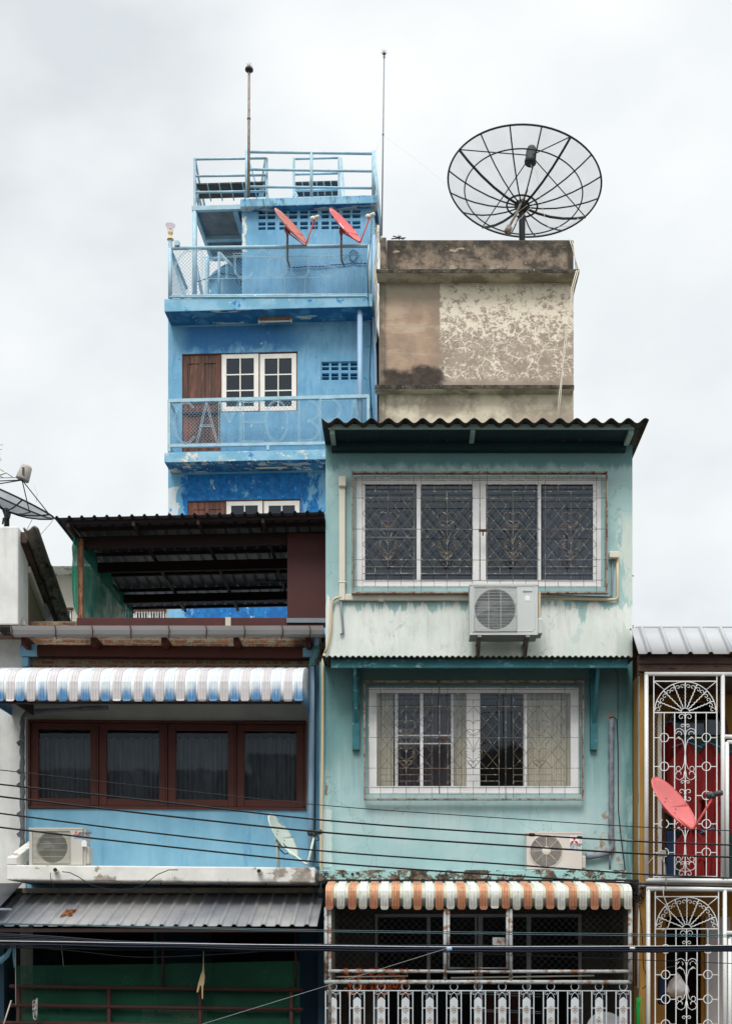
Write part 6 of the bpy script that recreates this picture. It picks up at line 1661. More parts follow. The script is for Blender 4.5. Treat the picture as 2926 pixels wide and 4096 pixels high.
mb = MB(); mb.fb(FL, FL.al(-30, .3), FL.al(700, .3), -.4, .29, 5.885, zc_ - .03); part('soffit', mb, M['grey_soffit'], root)
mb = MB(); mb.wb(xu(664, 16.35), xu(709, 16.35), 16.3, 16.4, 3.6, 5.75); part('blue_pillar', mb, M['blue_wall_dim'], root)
mb = MB(); mb.grid([[P(37, 2145, 15.93), P(350, 2141, 15.95), P(664, 2134, 15.93)], [P(33, 2400, 15.93), P(350, 2400, 15.93), P(668, 2400, 15.93)]]); solo('green_mesh_screen', mb, M['green_screen'], 'dark green mesh screen behind the red pipe rails', 'screen')
t = thing('pipe_railing', 'dark red pipe railing in front of the green mesh screen', 'railing', P(350, 2380, 15.85))
for q in (((22, 2190.5), (672, 2199)), ((22, 2233), (672, 2242.5)), ((-10, 2271.5), (672, 2280))):
    mb = MB(); mb.tube([P(*q[0], 15.85), P(*q[1], 15.85)], .026, 10); part('rail', mb, M['red_pipe'], t)
for u in (41, 242, 444, 646):
    mb = MB(); mb.tube([P(u, 2191, 15.86), P(u + 1, 2390, 15.86)], .027, 10); part('post', mb, M['red_pipe'], t)
for u, m_ in ((361.5, 'red_pipe'), (656, 'red_pipe')):
    mb = MB(); mb.tube([P(u, 2066, 15.95), P(u, 2192, 15.9)], .016, 8); part('upright', mb, M[m_], t)
mb = MB(); mb.tube([P(344, 2066, 16.3), P(345, 2250, 16.3)], .022, 8); solo('green_pole', mb, M['green_wall'], 'thin greenish pole behind the green mesh, near middle', 'pole')
FA = Fr(16.5)
tt_, k = outdoor_unit('outdoor unit behind green mesh at the bottom edge of left balcony', FA, 316, 2243, 452, 2330, 0, .3, (362, 2286, 36), 'bars', M['ac'], sq=(322, 2250, 405, 2325), legs=False)
emblem('emblem', FA, 428, 2258, .003, .05, tt_)
# hanging bits
mb = MB(); pp = [(82, 2217), (81.5, 2262), (78, 2265), (75, 2262), (73, 2226), (74.5, 2222), (78, 2222), (80, 2226), (80.5, 2250)]
mb.tube([P(*q, 15.7) for q in pp], .010, 6); mb.tube([P(*q, 15.69) for q in ((76, 2228), (76.5, 2256), (78.5, 2256), (78, 2228))], .007, 5); mb.tube([P(72, 2243, 15.68), P(81, 2240, 15.68)], .01, 5)
solo('bent_wire_hanger', mb, M['cage'], 'pale bent metal hanger clipped on the red pipe rail at left', 'hanger')
mb = MB(); prof_ = [(451, 2112), (450.5, 2140), (449, 2156), (445, 2166), (440, 2184), (436, 2205), (440, 2203), (444, 2188), (447, 2190), (448, 2218), (450, 2219), (451, 2190), (453, 2186), (454.5, 2170), (453, 2158), (452, 2140), (452, 2112)]
mb.face([P(*q, 15.62) for q in prof_]); mb.face([P(q[0], q[1], 15.66) for q in prof_[::-1]])
for i in range(len(prof_)): j = (i + 1) % len(prof_); mb.face([P(*prof_[i], 15.62), P(*prof_[j], 15.62), P(*prof_[j], 15.66), P(*prof_[i], 15.66)])
solo('dried_rag', mb, M['amber'], 'yellowish dried rag hanging by a thread in front of red pipe post', 'rag')
mb = MB(); mb.grid([[P(28, 2092, 15.6), P(33, 2093, 15.62)], [P(12, 2118, 15.6), P(20, 2126, 15.66)], [P(-8, 2132, 15.6), P(2, 2142, 15.6)]]); mb.grid([[P(29, 2092, 15.7), P(33, 2092, 15.7)], [P(28, 2122, 15.68), P(33, 2122, 15.7)], [P(31, 2150, 15.68), P(34, 2148, 15.7)]])
solid(solo('blue_cloth', mb, M['sky_wall'], 'torn sky blue cloth tied at the left end of green mesh', 'cloth'), .004)
mb = MB(); mb.tube([P(34.5, 2085, 15.8), P(35, 2232, 15.8)], .006, 5); mb.tube([P(25, 2222, 15.7), P(8, 2275, 15.6)], .01, 5); mb.tube([P(136, 2078, 15.6), P(137, 2110, 15.6), P(141, 2145, 15.6)], .003, 4)
solo('loose_string', mb, M['white_cable'], 'pale strings hanging at the left end of balcony', 'string')

# ---------------------------------------------------------------- white house at far left
xr = xu(40, 16.0); root = thing('white_house', 'white rendered house at the left edge with brown gable and old tile roof', 'house', (xr - .8, 17.5, 0))
zt_ = zv(1168, 16)
mb = MB(); mb.wb(xr - 3.5, xr, 16.0, 16.45, zv(1388, 16), zt_); bevel(part('front_wall', mb, M['white_wall'], root), .02); mb = MB(); mb.wb(xr - 3.5, xr - .08, 16.58, 16.9, 0, zv(1388, 16)); part('lower_front_wall', mb, M['white_wall'], root)
mb = MB(); zz_ = zv(1388, 16); mb.hexa([(xr - 3.4, 16.452, zz_), (xr - .04, 16.452, zz_), (xr - .04, 16.452, zt_ - .30), (xr - 3.4, 16.452, zt_ - .30), (xr - 3.4, 20.5, zz_ - 1.2), (xr - .04, 20.5, zz_ - 1.2), (xr - .04, 20.5, zt_ - 2.33), (xr - 3.4, 20.5, zt_ - 2.33)]); part('side_wall', mb, M['brown_gable'], root)
sl = -.5
def slope_box(name, x0, x1, y0, y1, zo, th, m, steps=None):
    mb = MB(); z = lambda y: zt_ - .33 + sl * (y - 16.45) + zo
    mb.hexa([(x0, y0, z(y0)), (x1, y0, z(y0)), (x1, y0, z(y0) + th), (x0, y0, z(y0) + th), (x0, y1, z(y1)), (x1, y1, z(y1)), (x1, y1, z(y1) + th), (x0, y1, z(y1) + th)])
    return part(name, mb, m, root)
slope_box('white_verge_strip', xr - .035, xr + .02, 16.46, 19.5, -.13, .085, M['cream_wall'])
slope_box('verge_board', xr - .03, xr + .085, 16.1, 20, -.03, .14, M['dark_wood'])
slope_box('roof', xr - 3.4, xr + .09, 16.47, 20, .115, .03, M['fibro_dark'])
z = lambda y: zt_ - .33 + sl * (y - 16.45)
for i in range(5):
    y0 = 15.95 + i * .62; mb = MB(); rows = []
    for j in range(9):
        x = xr + .088 + .19 * j / 8; h = -.03 + .03 * math.cos(j / 8 * math.pi * 2.2 + 1.2) + (0.02 if i % 2 else 0)
        rows.append([Vector((x, y0 + f * .74, z(y0 + f * .74) + h + .06 - .02 * f)) for f in (0, .33, .66, 1)])
    mb.grid(rows); solid(part('verge_tile', mb, M['fibro'], root), .022)
# its mesh dish
c = P(21.5, 1106, 17.2); nv = Vector((.387, -.126, .914)); r = .635; dp = .17
n_, e1, e2 = basis(nv); Pd = lambda f, t_: c + (e1 * math.cos(t_) + e2 * math.sin(t_)) * r * f - n_ * dp * (1 - f * f)
t = thing('mesh_satellite_dish', 'small dark mesh dish with grey ribbed feed on the white house, cut by left edge', 'satellite dish', P(15, 1166, 17.2))
mb = MB(); bowl(mb, c, nv, r, dp, 10, 48); part('mesh', mb, M['dish_gauze_dark'], t)
mb = MB(); rim_tube(mb, c, nv, r, .014, 0, 56); part('rim', mb, M['black_metal'], t)
for k in range(8):
    tt = 2 * math.pi * (k + .2) / 8; mb = MB(); mb.tube([Pd(f, tt) - n_ * .01 for f in (.06, .3, .5, .75, 1.0)], .011, 5); part('rib', mb, M['black_metal'], t)
feed = P(49, 1066, 17.2)
for k in range(4):
    tt = 2 * math.pi * (k + .1) / 4; mb = MB(); mb.tube([Pd(1.0 if k % 2 else .95, tt), feed], .008, 5); part('feed_strut', mb, M['black_metal'], t)
mb = MB(); fa = Vector((.34, 0, .94)); mb.lathe(feed, [(0, 0), (.088, .0), (.094, .015), (.076, .19), (.06, .215), (0, .222)], 20, fa); part('feed_horn', mb, M['feed_grey'], t)
mb = MB(); fz_ = feed + fa * .1 + Vector((.01, -.085, 0)); mb.wb(fz_.x - .015, fz_.x + .015, fz_.y - .005, fz_.y + .01, fz_.z - .06, fz_.z + .05); part('feed_label', mb, M['logo_ink'], t)
hub = Pd(0, 0)
mb = MB(); mb.tube([hub, P(15, 1146, 17.2), P(15, 1185, 17.2)], [.05, .036, .036], 10); mb.tube([P(8, 1150, 17.1), P(6, 1164, 17.1)], .012, 6); mb.tube([P(22, 1140, 17.15), P(20, 1150, 17.15), P(14, 1152, 17.15)], .016, 6); part('mast', mb, M['black_metal'], t)
mb = MB(); mb.tube([P(119, 1152, 17.2), P(116, 1158, 17.2), P(100, 1176, 17.3), P(86, 1192, 17.4)], .004, 4); part('cable', mb, M['white_cable'], t); mb = MB(); mb.tube([P(75, 1078, 17.2), P(83, 1096, 17.2), P(80, 1116, 17.2)], .004, 4); part('cable', mb, M['white_cable'], t); mb = MB(); mb.tube([P(72, 1152, 17.2), P(54, 1188, 17.3)], .004, 4); part('cable', mb, M['white_cable'], t)
# TV aerial
t = thing('tv_aerial', 'thin grey rooftop aerial rods peeking in at the left edge', 'aerial', P(-20, 1190, 17.6))
mb = MB(); mb.tube([P(-60, 1062, 17.6), P(0, 1054, 17.6), P(14, 1049, 17.6)], .014, 6); part('boom', mb, M['pvc'], t)
mb = MB()
for q in (((0, 1042), (28, 1059)), ((-40, 1062), (36, 1060.5)), ((0, 1057), (8, 1061))): mb.tube([P(*q[0], 17.6), P(*q[1], 17.6)], .006, 5)
for v, u in ((988, 7), (998, 4), (1008, 1)): mb.tube([P(-40, v, 17.6), P(u, v, 17.6)], .004, 4)
mb.tube([P(0 + 2.4 * math.cos(a_), 1020 + 3 * math.sin(a_), 17.6) for a_ in [2 * math.pi * i / 10 for i in range(10)]], .004, 4, closed=True)
mb.tube([P(-20, 980, 17.6), P(-20, 1190, 17.6)], .016, 6); part('rods', mb, M['antenna'], t)
mb = MB()
for i in range(5): mb.tube([P(30 + i * 4, 1352 + i * 3, 16.2), P(48 + i * 2, 1389, 16.1)], .012, 4)
mb.face([P(28, 1350, 16.25), P(36, 1348, 16.25), P(54, 1389, 16.12), P(40, 1389, 16.12)]); solo('tin_flashing', mb, M['zinc_gutter'], 'crumpled tin flashing at the left end of gutter', 'flashing')
mb = MB(); mb.face([P(96, 1345, 17.1), P(102, 1338, 17.1), P(124, 1389, 16.9), P(104, 1389, 16.9)]); solid(solo('zinc_offcut', mb, M['zinc'], 'bluish grey sheet offcut leaning under the old tile verge', 'metal sheet'), .004)

# far cream building
FF = Fr(32.0); root = thing('cream_building', 'distant pale cream building seen between the tile roof and shed', 'building', FF.w(FF.al(240, 0), -3, 0))
mb = MB(); a0_, a1_ = FF.al(60, 0), FF.al(377, 0); zt_ = FF.z(150, 1276, 0)
mb.holes(FF, 60, 1276, 377, 1700, 0, [(118, 1352, 160, 1480), (270, 1356, 366, 1470)], .15, azr=(a0_, a1_, 0, zt_)); mb.shell(FF, a0_, a1_, 0, zt_, 0, -7); part('wall', mb, M['cream_wall'], root)
mb = MB(); mb.fb(FF, a0_ - .1, a1_ + .1, -7, .75, zt_ - .02, FF.z(150, 1257, .75)); bevel(part('roof_slab', mb, M['peel_ledge'], root), .02)
for q in ((120, 1354, 158, 1478), (272, 1358, 300, 1468), (300, 1358, 332, 1468), (332, 1358, 364, 1468)): casement(root, FF, *q, 2, 3, -.03, st=3.2, bar=2)
mb = MB(); mb.box(FF, 116, 1349, 162, 1353, -.02, .05); mb.box(FF, 268, 1352, 368, 1357, -.02, .05); part('window_trim', mb, M['door'], root)
mb = MB()
for i in range(16):
    u = 273 + i * 6; bar_px(mb, FF, [(u, 1358), (u, 1470)], .1, .014, 4)
part('window_bars', mb, M['white'], root)
mb = MB(); mb.fb(FF, a0_ + .1, a1_ - .1, -1, -.9, 0, zt_ - .1); part('room_partition', mb, M['room_dark'], root)

# ---------------------------------------------------------------- right house
FR = Fr(15.4); FRb = Fr(16.9)
root = thing('ochre_house', 'ochre walled house at the right edge behind white ornamental grilles', 'house', (xu(1540, 17), 18, 0))
x0, x1 = xu(1404, 16.0) + .006, xu(1700, 16.9)
ztp = zv(1440, 16.9); zsl1, zsl0 = zv(1958, 15.4), zv(1968, 15.4)
mb = MB(); mb.holes(FRb, 1400, 1500, 1700, 1950, 0, [(1482, 1560, 1612, 1700)], .06, azr=(x0, x1, zsl1 + .001, ztp)); mb.shell(FRb, x0, x1, zsl1 + .002, ztp, -.07, -5)
mb.wb(x0, x0 + .08, 15.55, 16.88, zsl1 + .003, zv(1497, 15.6)); part('upper_wall', mb, M['yellow'], root)
mb = MB(); mb.holes(FRb, 1400, 1980, 1700, 2400, 0, [(1478, 2036, 1556, 2390)], .06, azr=(x0, x1, 3.6, zsl0 - .001)); mb.shell(FRb, x0, x1, 3.6, zsl0 - .002, -.07, -5)
mb.wb(x0, x0 + .08, 15.55, 16.88, 3.6, zsl0 - .01); part('lower_wall', mb, M['yellow'], root)
mb = MB(); mb.wb(x0, x1, 15.45, 22, zsl0, zsl1); part('floor_slab', mb, M['grey_soffit'], root)
mb = MB(); mb.wb(x0, x1, 15.4, 22, 0, 3.59); part('ground_floor_wall', mb, M['yellow'], root)
mb = MB(); mb.fb(FRb, x0 + .02, x1 - .02, -1.2, -1.1, 3.6, ztp - .05); part('dark_room_wall', mb, M['cavity'], root)
# arched window with green panel
mb = MB(); ring = ell(1547, 1632, 62, 78, 0, 180, 20); mb.pprism(FRb, [(p_[0], p_[1]) for p_ in ring][::1], -.055, -.045); part('arch_pane', mb, M['glass_dark'], root)
mb = MB(); out_ = ell(1547, 1634, 70, 86, 0, 180, 20)
for i in range(20):
    f = FRb; a_, b_, c_, d_ = out_[i], out_[i + 1], ring[i + 1], ring[i]; mb.pprism(f, [a_, b_, c_, d_][::1], -.03, .03)
part('arch_frame', mb, M['door'], root)
# wall pieces closing the corners above the arch
mb = MB()
for s_ in (0, 1):
    pts = ell(1547, 1634, 70, 86, 90, 180, 8) if s_ == 0 else ell(1547, 1634, 70, 86, 0, 90, 8)
    cor = (1470, 1545) if s_ == 0 else (1624, 1545)
    for i in range(8): mb.pprism(FRb, [cor, pts[i], pts[i + 1]] if s_ == 0 else [cor, pts[i], pts[i + 1]], -.04, .006)
part('arch_spandrel', mb, M['yellow'], root)
mb = MB(); mb.box(FRb, 1476, 1634, 1700, 1955, .004, .05); part('green_panel', mb, M['green_wall'], root)
mb = MB(); mb.box(FRb, 1566, 2036, 1620, 2400, .004, .04); part('white_door_panel', mb, M['tile_wall'], root)
# roof
FX2 = FX
mb = MB(); corr(mb, FX, xu(1404, 15.7) - .01, xu(1760, 15.7), [(-15.25, 8.80), (-15.8, 9.27), (-15.9, 9.27)], trap(.255, .03, .03, .016, .06), .0127)
solid(part('roof', mb, M['white_tin'], root), .003)
mb = MB(); mb.wb(xu(1404, 16) - .0, x1, 15.9, 16.9, 9.22, 9.26); mb.wb(xu(1404, 16) + .01, x1, 15.84, 15.9, 9.26, 9.30); part('ridge_flashing', mb, M['white_tin'], root)
mb = MB(); mb.wb(xu(1417, 15.35), x1, 15.35, 15.41, zv(1475, 15.38), zv(1456, 15.38)); mb.wb(xu(1417, 15.35), x1, 15.37, 15.43, zv(1491, 15.38), zv(1475.6, 15.38)); mb.wb(xu(1404, 15.9), xu(1417, 15.35) - .002, 15.4, 15.46, zv(1500, 15.4), zv(1458, 15.4)); bevel(part('fascia_beam', mb, M['dark_wood'], root), .008)
mb = MB(); mb.wb(x0, x1, 15.47, 16.9, zv(1489, 15.5), zv(1486, 15.5)); part('soffit', mb, M['dark_wood'], root)
mb = MB(); mb.wb(xu(1417.5, 15.6), xu(1428.5, 15.6), 15.56, 15.68, 3.6, zv(1500, 15.6)); bevel(part('corner_post', mb, M['peel_white_post'], root), .01)
mb = MB(); mb.box(Fr(15.8), 1459, 1582, 1468, 1955, -.03, .0); part('inner_post', mb, M['peel_white_post'], root)

def spiral(cx, cz, r0, r1, t0, t1, n=16): return arc(cx, cz, r0, t0, t1, n, r1)
def ornate(label, ub, v_top, v_fan0, v_base, v_bot, u0, u1, um0, um1, circ_v, scroll_v, postu, rails, door):
    k = 15.4 / S; n = 0
    t = thing('ornamental_grille', label, 'metal grille', P((u0 + u1) / 2, v_bot, 15.4), 'white ornamental grilles of the ochre house')
    A = lambda u: FR.al(u, n); Z = lambda v: FR.z(1500, v, n); W = lambda a, z, o=0: FR.w(a, n + o, z)
    for q in rails: mb = MB(); mb.tube([FR.p(*q[0], n), FR.p(*q[1], n)], .028, 10); part('frame_rail', mb, M['grille_white'], t)
    for q in postu: mb = MB(); mb.tube([FR.p(q[0], q[1], n), FR.p(q[0], q[2], n)], .026, 10); part('frame_post', mb, M['grille_white'], t)
    s = .0068
    mb = MB()
    for u in (u0, u1): mb.fb(FR, A(u) - s, A(u) + s, -s, s, Z(v_bot + 8), Z(v_top))
    for u, vt_ in ((um0, v_base), (um1, v_base), ((um0 + um1) / 2, v_base)): mb.fb(FR, A(u) - s * .9, A(u) + s * .9, -s * .9, s * .9, Z(v_bot), Z(vt_))
    for u in ((u0 + um0) / 2, (um1 + u1) / 2): mb.fb(FR, A(u) - s * .7, A(u) + s * .7, -s * .7, s * .7, Z(v_bot), Z(v_base))
    for v in (v_fan0, v_base, v_bot): mb.fb(FR, A(u0) + s, A(u1) - s, -s * .8, s * .8, Z(v) - s, Z(v) + s)
    part('bars', mb, M['grille_white'], t)
    # fan light
    cx, cz = A((u0 + u1) / 2), Z(v_base); Ro = (A(u1) - A(u0)) / 2 - .01; Ri = Ro * .145; rz = (Z(v_fan0) - Z(v_base)) / Ro * .98
    mb = MB(); mb.tube([W(cx + Ro * math.cos(R(a_)), cz + Ro * rz * math.sin(R(a_))) for a_ in range(0, 181, 6)], .007, 6); mb.tube([W(cx + Ri * math.cos(R(a_)), cz + Ri * math.sin(R(a_))) for a_ in range(0, 181, 15)], .006, 6)
    for sg in (-1, 1): mb.tube([W(cx + sg * (Ro + .01), Z(v_fan0)), W(cx + sg * Ro * .68, cz + Ro * rz * .74)], .006, 6)
    part('fan_arch', mb, M['grille_white'], t)
    mb = MB()
    for a_ in (22, 45, 67, 90, 113, 135, 158):
        ca, sa = math.cos(R(a_)), math.sin(R(a_)); pts = []
        for i in range(15):
            q = Ri + (Ro * .98 - Ri) * i / 14; j = .004 * (1 if i % 2 else -1); pts.append(W(cx + q * ca - j * sa, cz + q * (1 + (rz - 1) * q / Ro) * sa + j * ca))
        mb.tube(pts, .0075, 5)
        for sg in (-1, 1):
            # small curl either side of each spoke near the arch
            q = Ro * .90; bx_, bz_ = cx + q * ca, cz + q * rz * sa; tx, tz = -sa * sg, ca * sg
            ox, oz = bx_ + tx * .038 - ca * .02, bz_ + tz * .038 - sa * .02
            base = math.degrees(math.atan2(sa, ca))
            mb.tube([W(bx_ - ca * .06, bz_ - sa * .06)] * 0 + [W(*p_) for p_ in spiral(ox, oz, .030, .010, base + 200 * -sg * 0 + (-sg) * 90, base + (-sg) * 90 + sg * 330, 14)], .0045, 5)
    for sg in (-1, 1): mb.tube([W(*p_) for p_ in spiral(cx + sg * (Ro - .045), cz + .035, .034, .010, 90 - sg * 90, 90 - sg * 90 + sg * 330, 14)], .0045, 5)
    part('twisted_spokes', mb, M['grille_white'], t)
    # side circles
    rr = 9.6 * k; first = None
    for u in ((u0 + um0) / 2, (um1 + u1) / 2):
        for v in circ_v:
            if first is None:
                mb = MB(); mb.tube([W(A(u) + rr * math.cos(2 * math.pi * i / 24), Z(v) + rr * math.sin(2 * math.pi * i / 24), .004) for i in range(24)], .0062, 6, closed=True)
                e0, e1_ = A(um0) - s, A(u0) + s
                mb.fb(FR, A(u) + rr, e0, -.003, .006, Z(v) - .005, Z(v) + .005); mb.fb(FR, e1_, A(u) - rr, -.003, .006, Z(v) - .005, Z(v) + .005)
                first = part('ring', mb, M['grille_white'], t); fa_, fz_ = A(u), Z(v)
            else:
                c_ = first.copy(); COL.objects.link(c_); c_.parent = t; c_.location = (A(u) - fa_, 0, Z(v) - fz_)
    # centre scrolls
    cx = A((um0 + um1) / 2); hw = (A(um1) - A(um0)) / 2
    for kind, v in scroll_v:
        mb = MB(); z = Z(v)
        for sg in (-1, 1):
            m_ = lambda dx, dz: W(cx + sg * dx, z + dz)
            if kind == 'heart':     # curl pair on a short stem
                mb.tube([m_(0, -.035), m_(.006, -.01)] + [W(cx + sg * (p_[0]), z + p_[1]) for p_ in spiral(.048, -.004, .044, .010, 170, -190, 18)], .0048, 5)
            elif kind == 'small':
                mb.tube([m_(0, -.03), m_(.004, -.005)] + [W(cx + sg * p_[0], z + p_[1]) for p_ in spiral(.034, -.002, .026, .008, 165, -170, 14)], .0045, 5)
            elif kind == 'lyre':    # tall double scroll
                H_ = .33
                mb.tube([W(cx + sg * p_[0], z + p_[1]) for p_ in spiral(hw * .52, H_ - .075, .02, .046, -150, -360, 10)] + [m_(hw * .97, H_ - .05), m_(hw * .85, H_ - .012), m_(hw * .5, H_), m_(hw * .15, H_ - .03), m_(0.004, H_ - .1)], .0048, 5)
                mb.tube([W(cx + sg * p_[0], z + p_[1]) for p_ in spiral(hw * .60, H_ - .15, .018, .040, 150, 20, 8)] + [m_(hw * .62, H_ - .105), m_(hw * .25, H_ - .15), m_(.01, H_ - .22), m_(.004, 0)], .0048, 5)
                mb.tube([m_(.004, 0), m_(.01, -.1), m_(hw * .25, -.17), m_(hw * .62, -.215)] + [W(cx + sg * p_[0], z + p_[1]) for p_ in spiral(hw * .60, -.175, .040, .018, -60, 190, 8)], .0048, 5)
                mb.tube([m_(0.004, -.2), m_(hw * .15, -.29), m_(hw * .5, -.32), m_(hw * .85, -.30), m_(hw * .97, -.26)] + [W(cx + sg * p_[0], z + p_[1]) for p_ in spiral(hw * .55, -.245, .044, .018, 0, 200, 10)], .0048, 5)
            elif kind == 'double':
                for d_ in (-1, 1): mb.tube([m_(0, 0)] + [W(cx + sg * p_[0], z + d_ * p_[1]) for p_ in spiral(.046, .042, .042, .010, 215, -110, 16)], .0048, 5)
        part('scroll', mb, M['grille_white'], t)
    if door:
        mb = MB()
        for q in door: mb.tube([FR.p(*q[0], .01), FR.p(*q[1], .01)], q[2], 10)
        part('door_frame', mb, M['grille_white'], t)
    return t
ornate('white scrollwork grille with fan top on the upper floor of ochre house, red shirts behind', 0, 1500, 1513, 1582.7, 1947, 1450.3, 1590.2, 1496.5, 1543.5, [1638.5, 1702.5, 1767, 1830, 1893.5],
       [('heart', 1592), ('small', 1612), ('lyre', 1676), ('small', 1737), ('double', 1766), ('lyre', 1880 - 3), ('small', 1917), ('heart', 1946 - 6)],
       [(1434, 1495, 1955), (1603.5, 1498, 1958), (1699, 1496, 1958)], [((1430, 1496.5), (1700, 1497)), ((1432, 1955), (1700, 1957))],
       [((1607, 1636), (1700, 1638), .026), ((1613, 1648), (1700, 1649), .024), ((1613, 1648), (1613, 1950), .024), ((1690, 1649), (1690, 1950), .024)] + [((u_, 1649), (u_, 1950), .006) for u_ in (1632, 1651, 1670)])
ornate('white scrollwork grille with fan top on the lower floor of ochre house, plastic bag behind', 0, 1980, 1991.5, 2063, 2380, 1453.5, 1594, 1499.5, 1546.5, [2108, 2165, 2219.5, 2275, 2330],
       [('heart', 2073), ('small', 2094), ('lyre', 2187), ('small', 2260)],
       [(1438, 1972, 2400), (1608, 1974, 2400), (1699, 1974, 2400)], [((1434, 1974), (1700, 1975.5))],
       [((1612, 2072), (1700, 2073), .026), ((1617, 2084), (1700, 2085), .024), ((1619, 2085), (1619, 2400), .024), ((1690, 2085), (1690, 2400), .024)] + [((u_, 2085), (u_, 2400), .006) for u_ in (1637, 1655, 1673)])
# hex wire netting on the open side, seen through the grille
FN = Fr(15.75); mb = MB(); chain(mb, FN, xu(1431, 15.75), xu(1457, 15.75), zv(1950, 15.75), zv(1570, 15.75), 0, .05, .0015); solo('wire_netting', mb, M['amber'], 'rusty yellow wire netting beside the peeling white corner post', 'wire netting')

# red shirts hanging in the upper balcony
def shirt(label, cu_, vt_, Y, wd, ht, tilt, mat=None, lean=0):
    F = Fr(Y); k = Y / S
    outl = [(-.07, 0), (-.26, -.07), (-.50, -.20), (-.56, -.62), (-.40, -.64), (-.33, -.36), (-.34, -1.0), (.34, -1.0), (.33, -.36), (.40, -.64), (.56, -.62), (.50, -.20), (.26, -.07), (.07, 0)]
    a0_, z0_ = F.al(cu_, 0), F.z(cu_, vt_, 0); 
    t = thing('hanging_shirt', label, 'shirt', F.w(a0_, 0, z0_ - ht), 'red shirts hanging behind the upper white grille')
    mb = MB(); nx, nz = 34, 26; vid = {}
    def half(zf):   # outline half width at depth
        if zf < .10: return .07 + (zf / .10) * .21
        if zf < .22: return .28 + (zf - .10) / .12 * .2
        if zf < .62: return .50
        return .345
    for side in (1, -1):
        rows = []
        for i in range(nz + 1):
            zf = i / nz; hwid = half(zf) * (1 + .04 * math.sin(zf * 9)); row = []
            for j in range(nx + 1):
                x = (j / nx * 2 - 1); fold = .022 * math.sin(x * 9 + zf * 2 + lean) + .012 * math.sin(x * 23 + zf * 5)
                edge = math.sqrt(max(0, 1 - x ** 6)); sag = .03 * abs(x) if zf > .95 else 0
                row.append(F.w(a0_ + x * hwid * wd + tilt * zf, side * .03 * edge + fold * (.3 + zf), z0_ - zf * ht - abs(x) ** 1.5 * hwid * .10 * (1 - zf)))
            rows.append(row)
        mb.grid(rows)
    part('cloth', mb, mat or M['shirt'], t)
    mb = MB(); mb.tube([F.w(a0_ - .2, .0, z0_ - .06), F.w(a0_, 0, z0_ + .015), F.w(a0_ + .2, 0, z0_ - .06)], .008, 5)
    mb.tube([F.w(a0_, 0, z0_ + .015), F.w(a0_, 0, z0_ + .06), F.w(a0_ + .02, 0, z0_ + .085), F.w(a0_ + .035, 0, z0_ + .06)], .004, 5); part('hanger', mb, M['logo_blue'], t)
shirt('long red shirt on blue hanger left of centre behind the upper grille', 1524, 1650, 16.1, .52, 1.15, 0)
shirt('long red shirt on blue hanger right of centre behind the upper grille', 1573, 1652, 16.25, .50, 1.2, 0, lean=2)
shirt('dark red shirt hanging low at the left behind the upper grille', 1487, 1604, 16.4, .30, 1.0, .03, lean=4)
shirt('red shirt at the right edge of photo behind the door bars', 1632, 1668, 16.3, .5, 1.1, 0, lean=1)
shirt('red shirt of the lower row left of centre, hanging behind the bottom of upper grille', 1534, 1838, 16.15, .44, .66, 0, lean=3)
shirt('red shirt of the lower row right of centre, hanging behind the bottom of upper grille', 1582, 1842, 16.2, .42, .66, 0, lean=5)
mb = MB(); mb.box(Fr(16.2), 1478, 1846, 1502, 1952, 0, .08); bevel(solo('blue_cloth_bundle', mb, M['shirt_blue'], 'dark blue cloth bundle behind the left part of upper grille', 'cloth'), .02, 3)
# faded red dish in front
t = small_dish('satellite_dish', 'large faded red dish mounted in front of the upper white grille at right', P(1495.4, 1783.5, 14.5), (.653, -.51, .559), .386, M['pink_dish'], M['red_arm'], (1586, 1764), 14.2, (1537, 1844),
               [P(1475, 1798, 14.75), P(1473, 1850, 14.9), P(1471, 1895, 15.2)], lnbmat='lnb_dark', mastmat='rust')
mb = MB(); mb.tube([P(1469, 1905, 14.9), P(1476, 1925, 15), P(1478, 1960, 15.1), P(1477, 1975, 15.2)], .008, 5); mb.tube([P(1471, 1968, 15.1), P(1472, 1990, 15.1), P(1484, 2020, 15.1), P(1488, 2040, 15.1), P(1482, 2060, 15.1), P(1468, 2068, 15.15)], .007, 5)
mb.tube([P(1432, 1925, 15), P(1452, 1900, 15), P(1462, 1892, 15)], .006, 5); solo('white_cable', mb, M['white_cable'], 'white cable hanging from the faded red dish over the lower fan grille', 'cable')
mb = MB(); mb.wb(xu(1463, 15.1), xu(1478, 15.1), 15.1, 15.2, zv(1902, 15.1), zv(1888, 15.1)); bevel(solo('socket_box', mb, M['cream_wall'], 'small white box at the foot of the red dish mast', 'box'), .01)
# plastic bag etc. on the lower balcony
mb = MB(); c = P(1503, 2198, 16.0); rows = []
for i in range(15):
    th = math.pi * i / 14; row = []
    for j in range(25):
        ph = 2 * math.pi * j / 24; d = Vector((math.sin(th) * math.cos(ph), math.sin(th) * math.sin(ph), math.cos(th)))
        q = 1 + .18 * mnoise.noise(d * 2.3) + .10 * mnoise.noise(d * 7); up = max(0, d.z)
        row.append(c + Vector((d.x * .15 * q * (1 - .65 * up), d.y * .12 * q * (1 - .65 * up), d.z * (.21 if d.z > 0 else .11) * q)))
    rows.append(row)
mb.grid(rows); solo('plastic_bag', mb, M['bag'], 'bulging clear plastic bag hanging behind the lower white grille', 'plastic bag')
mb = MB(); mb.box(Fr(16.05), 1463, 2168, 1479, 2232, -.1, .05); bevel(solo('navy_bag', mb, M['shirt_blue'], 'narrow navy bag hanging left of the clear plastic bag', 'bag'), .03, 3)
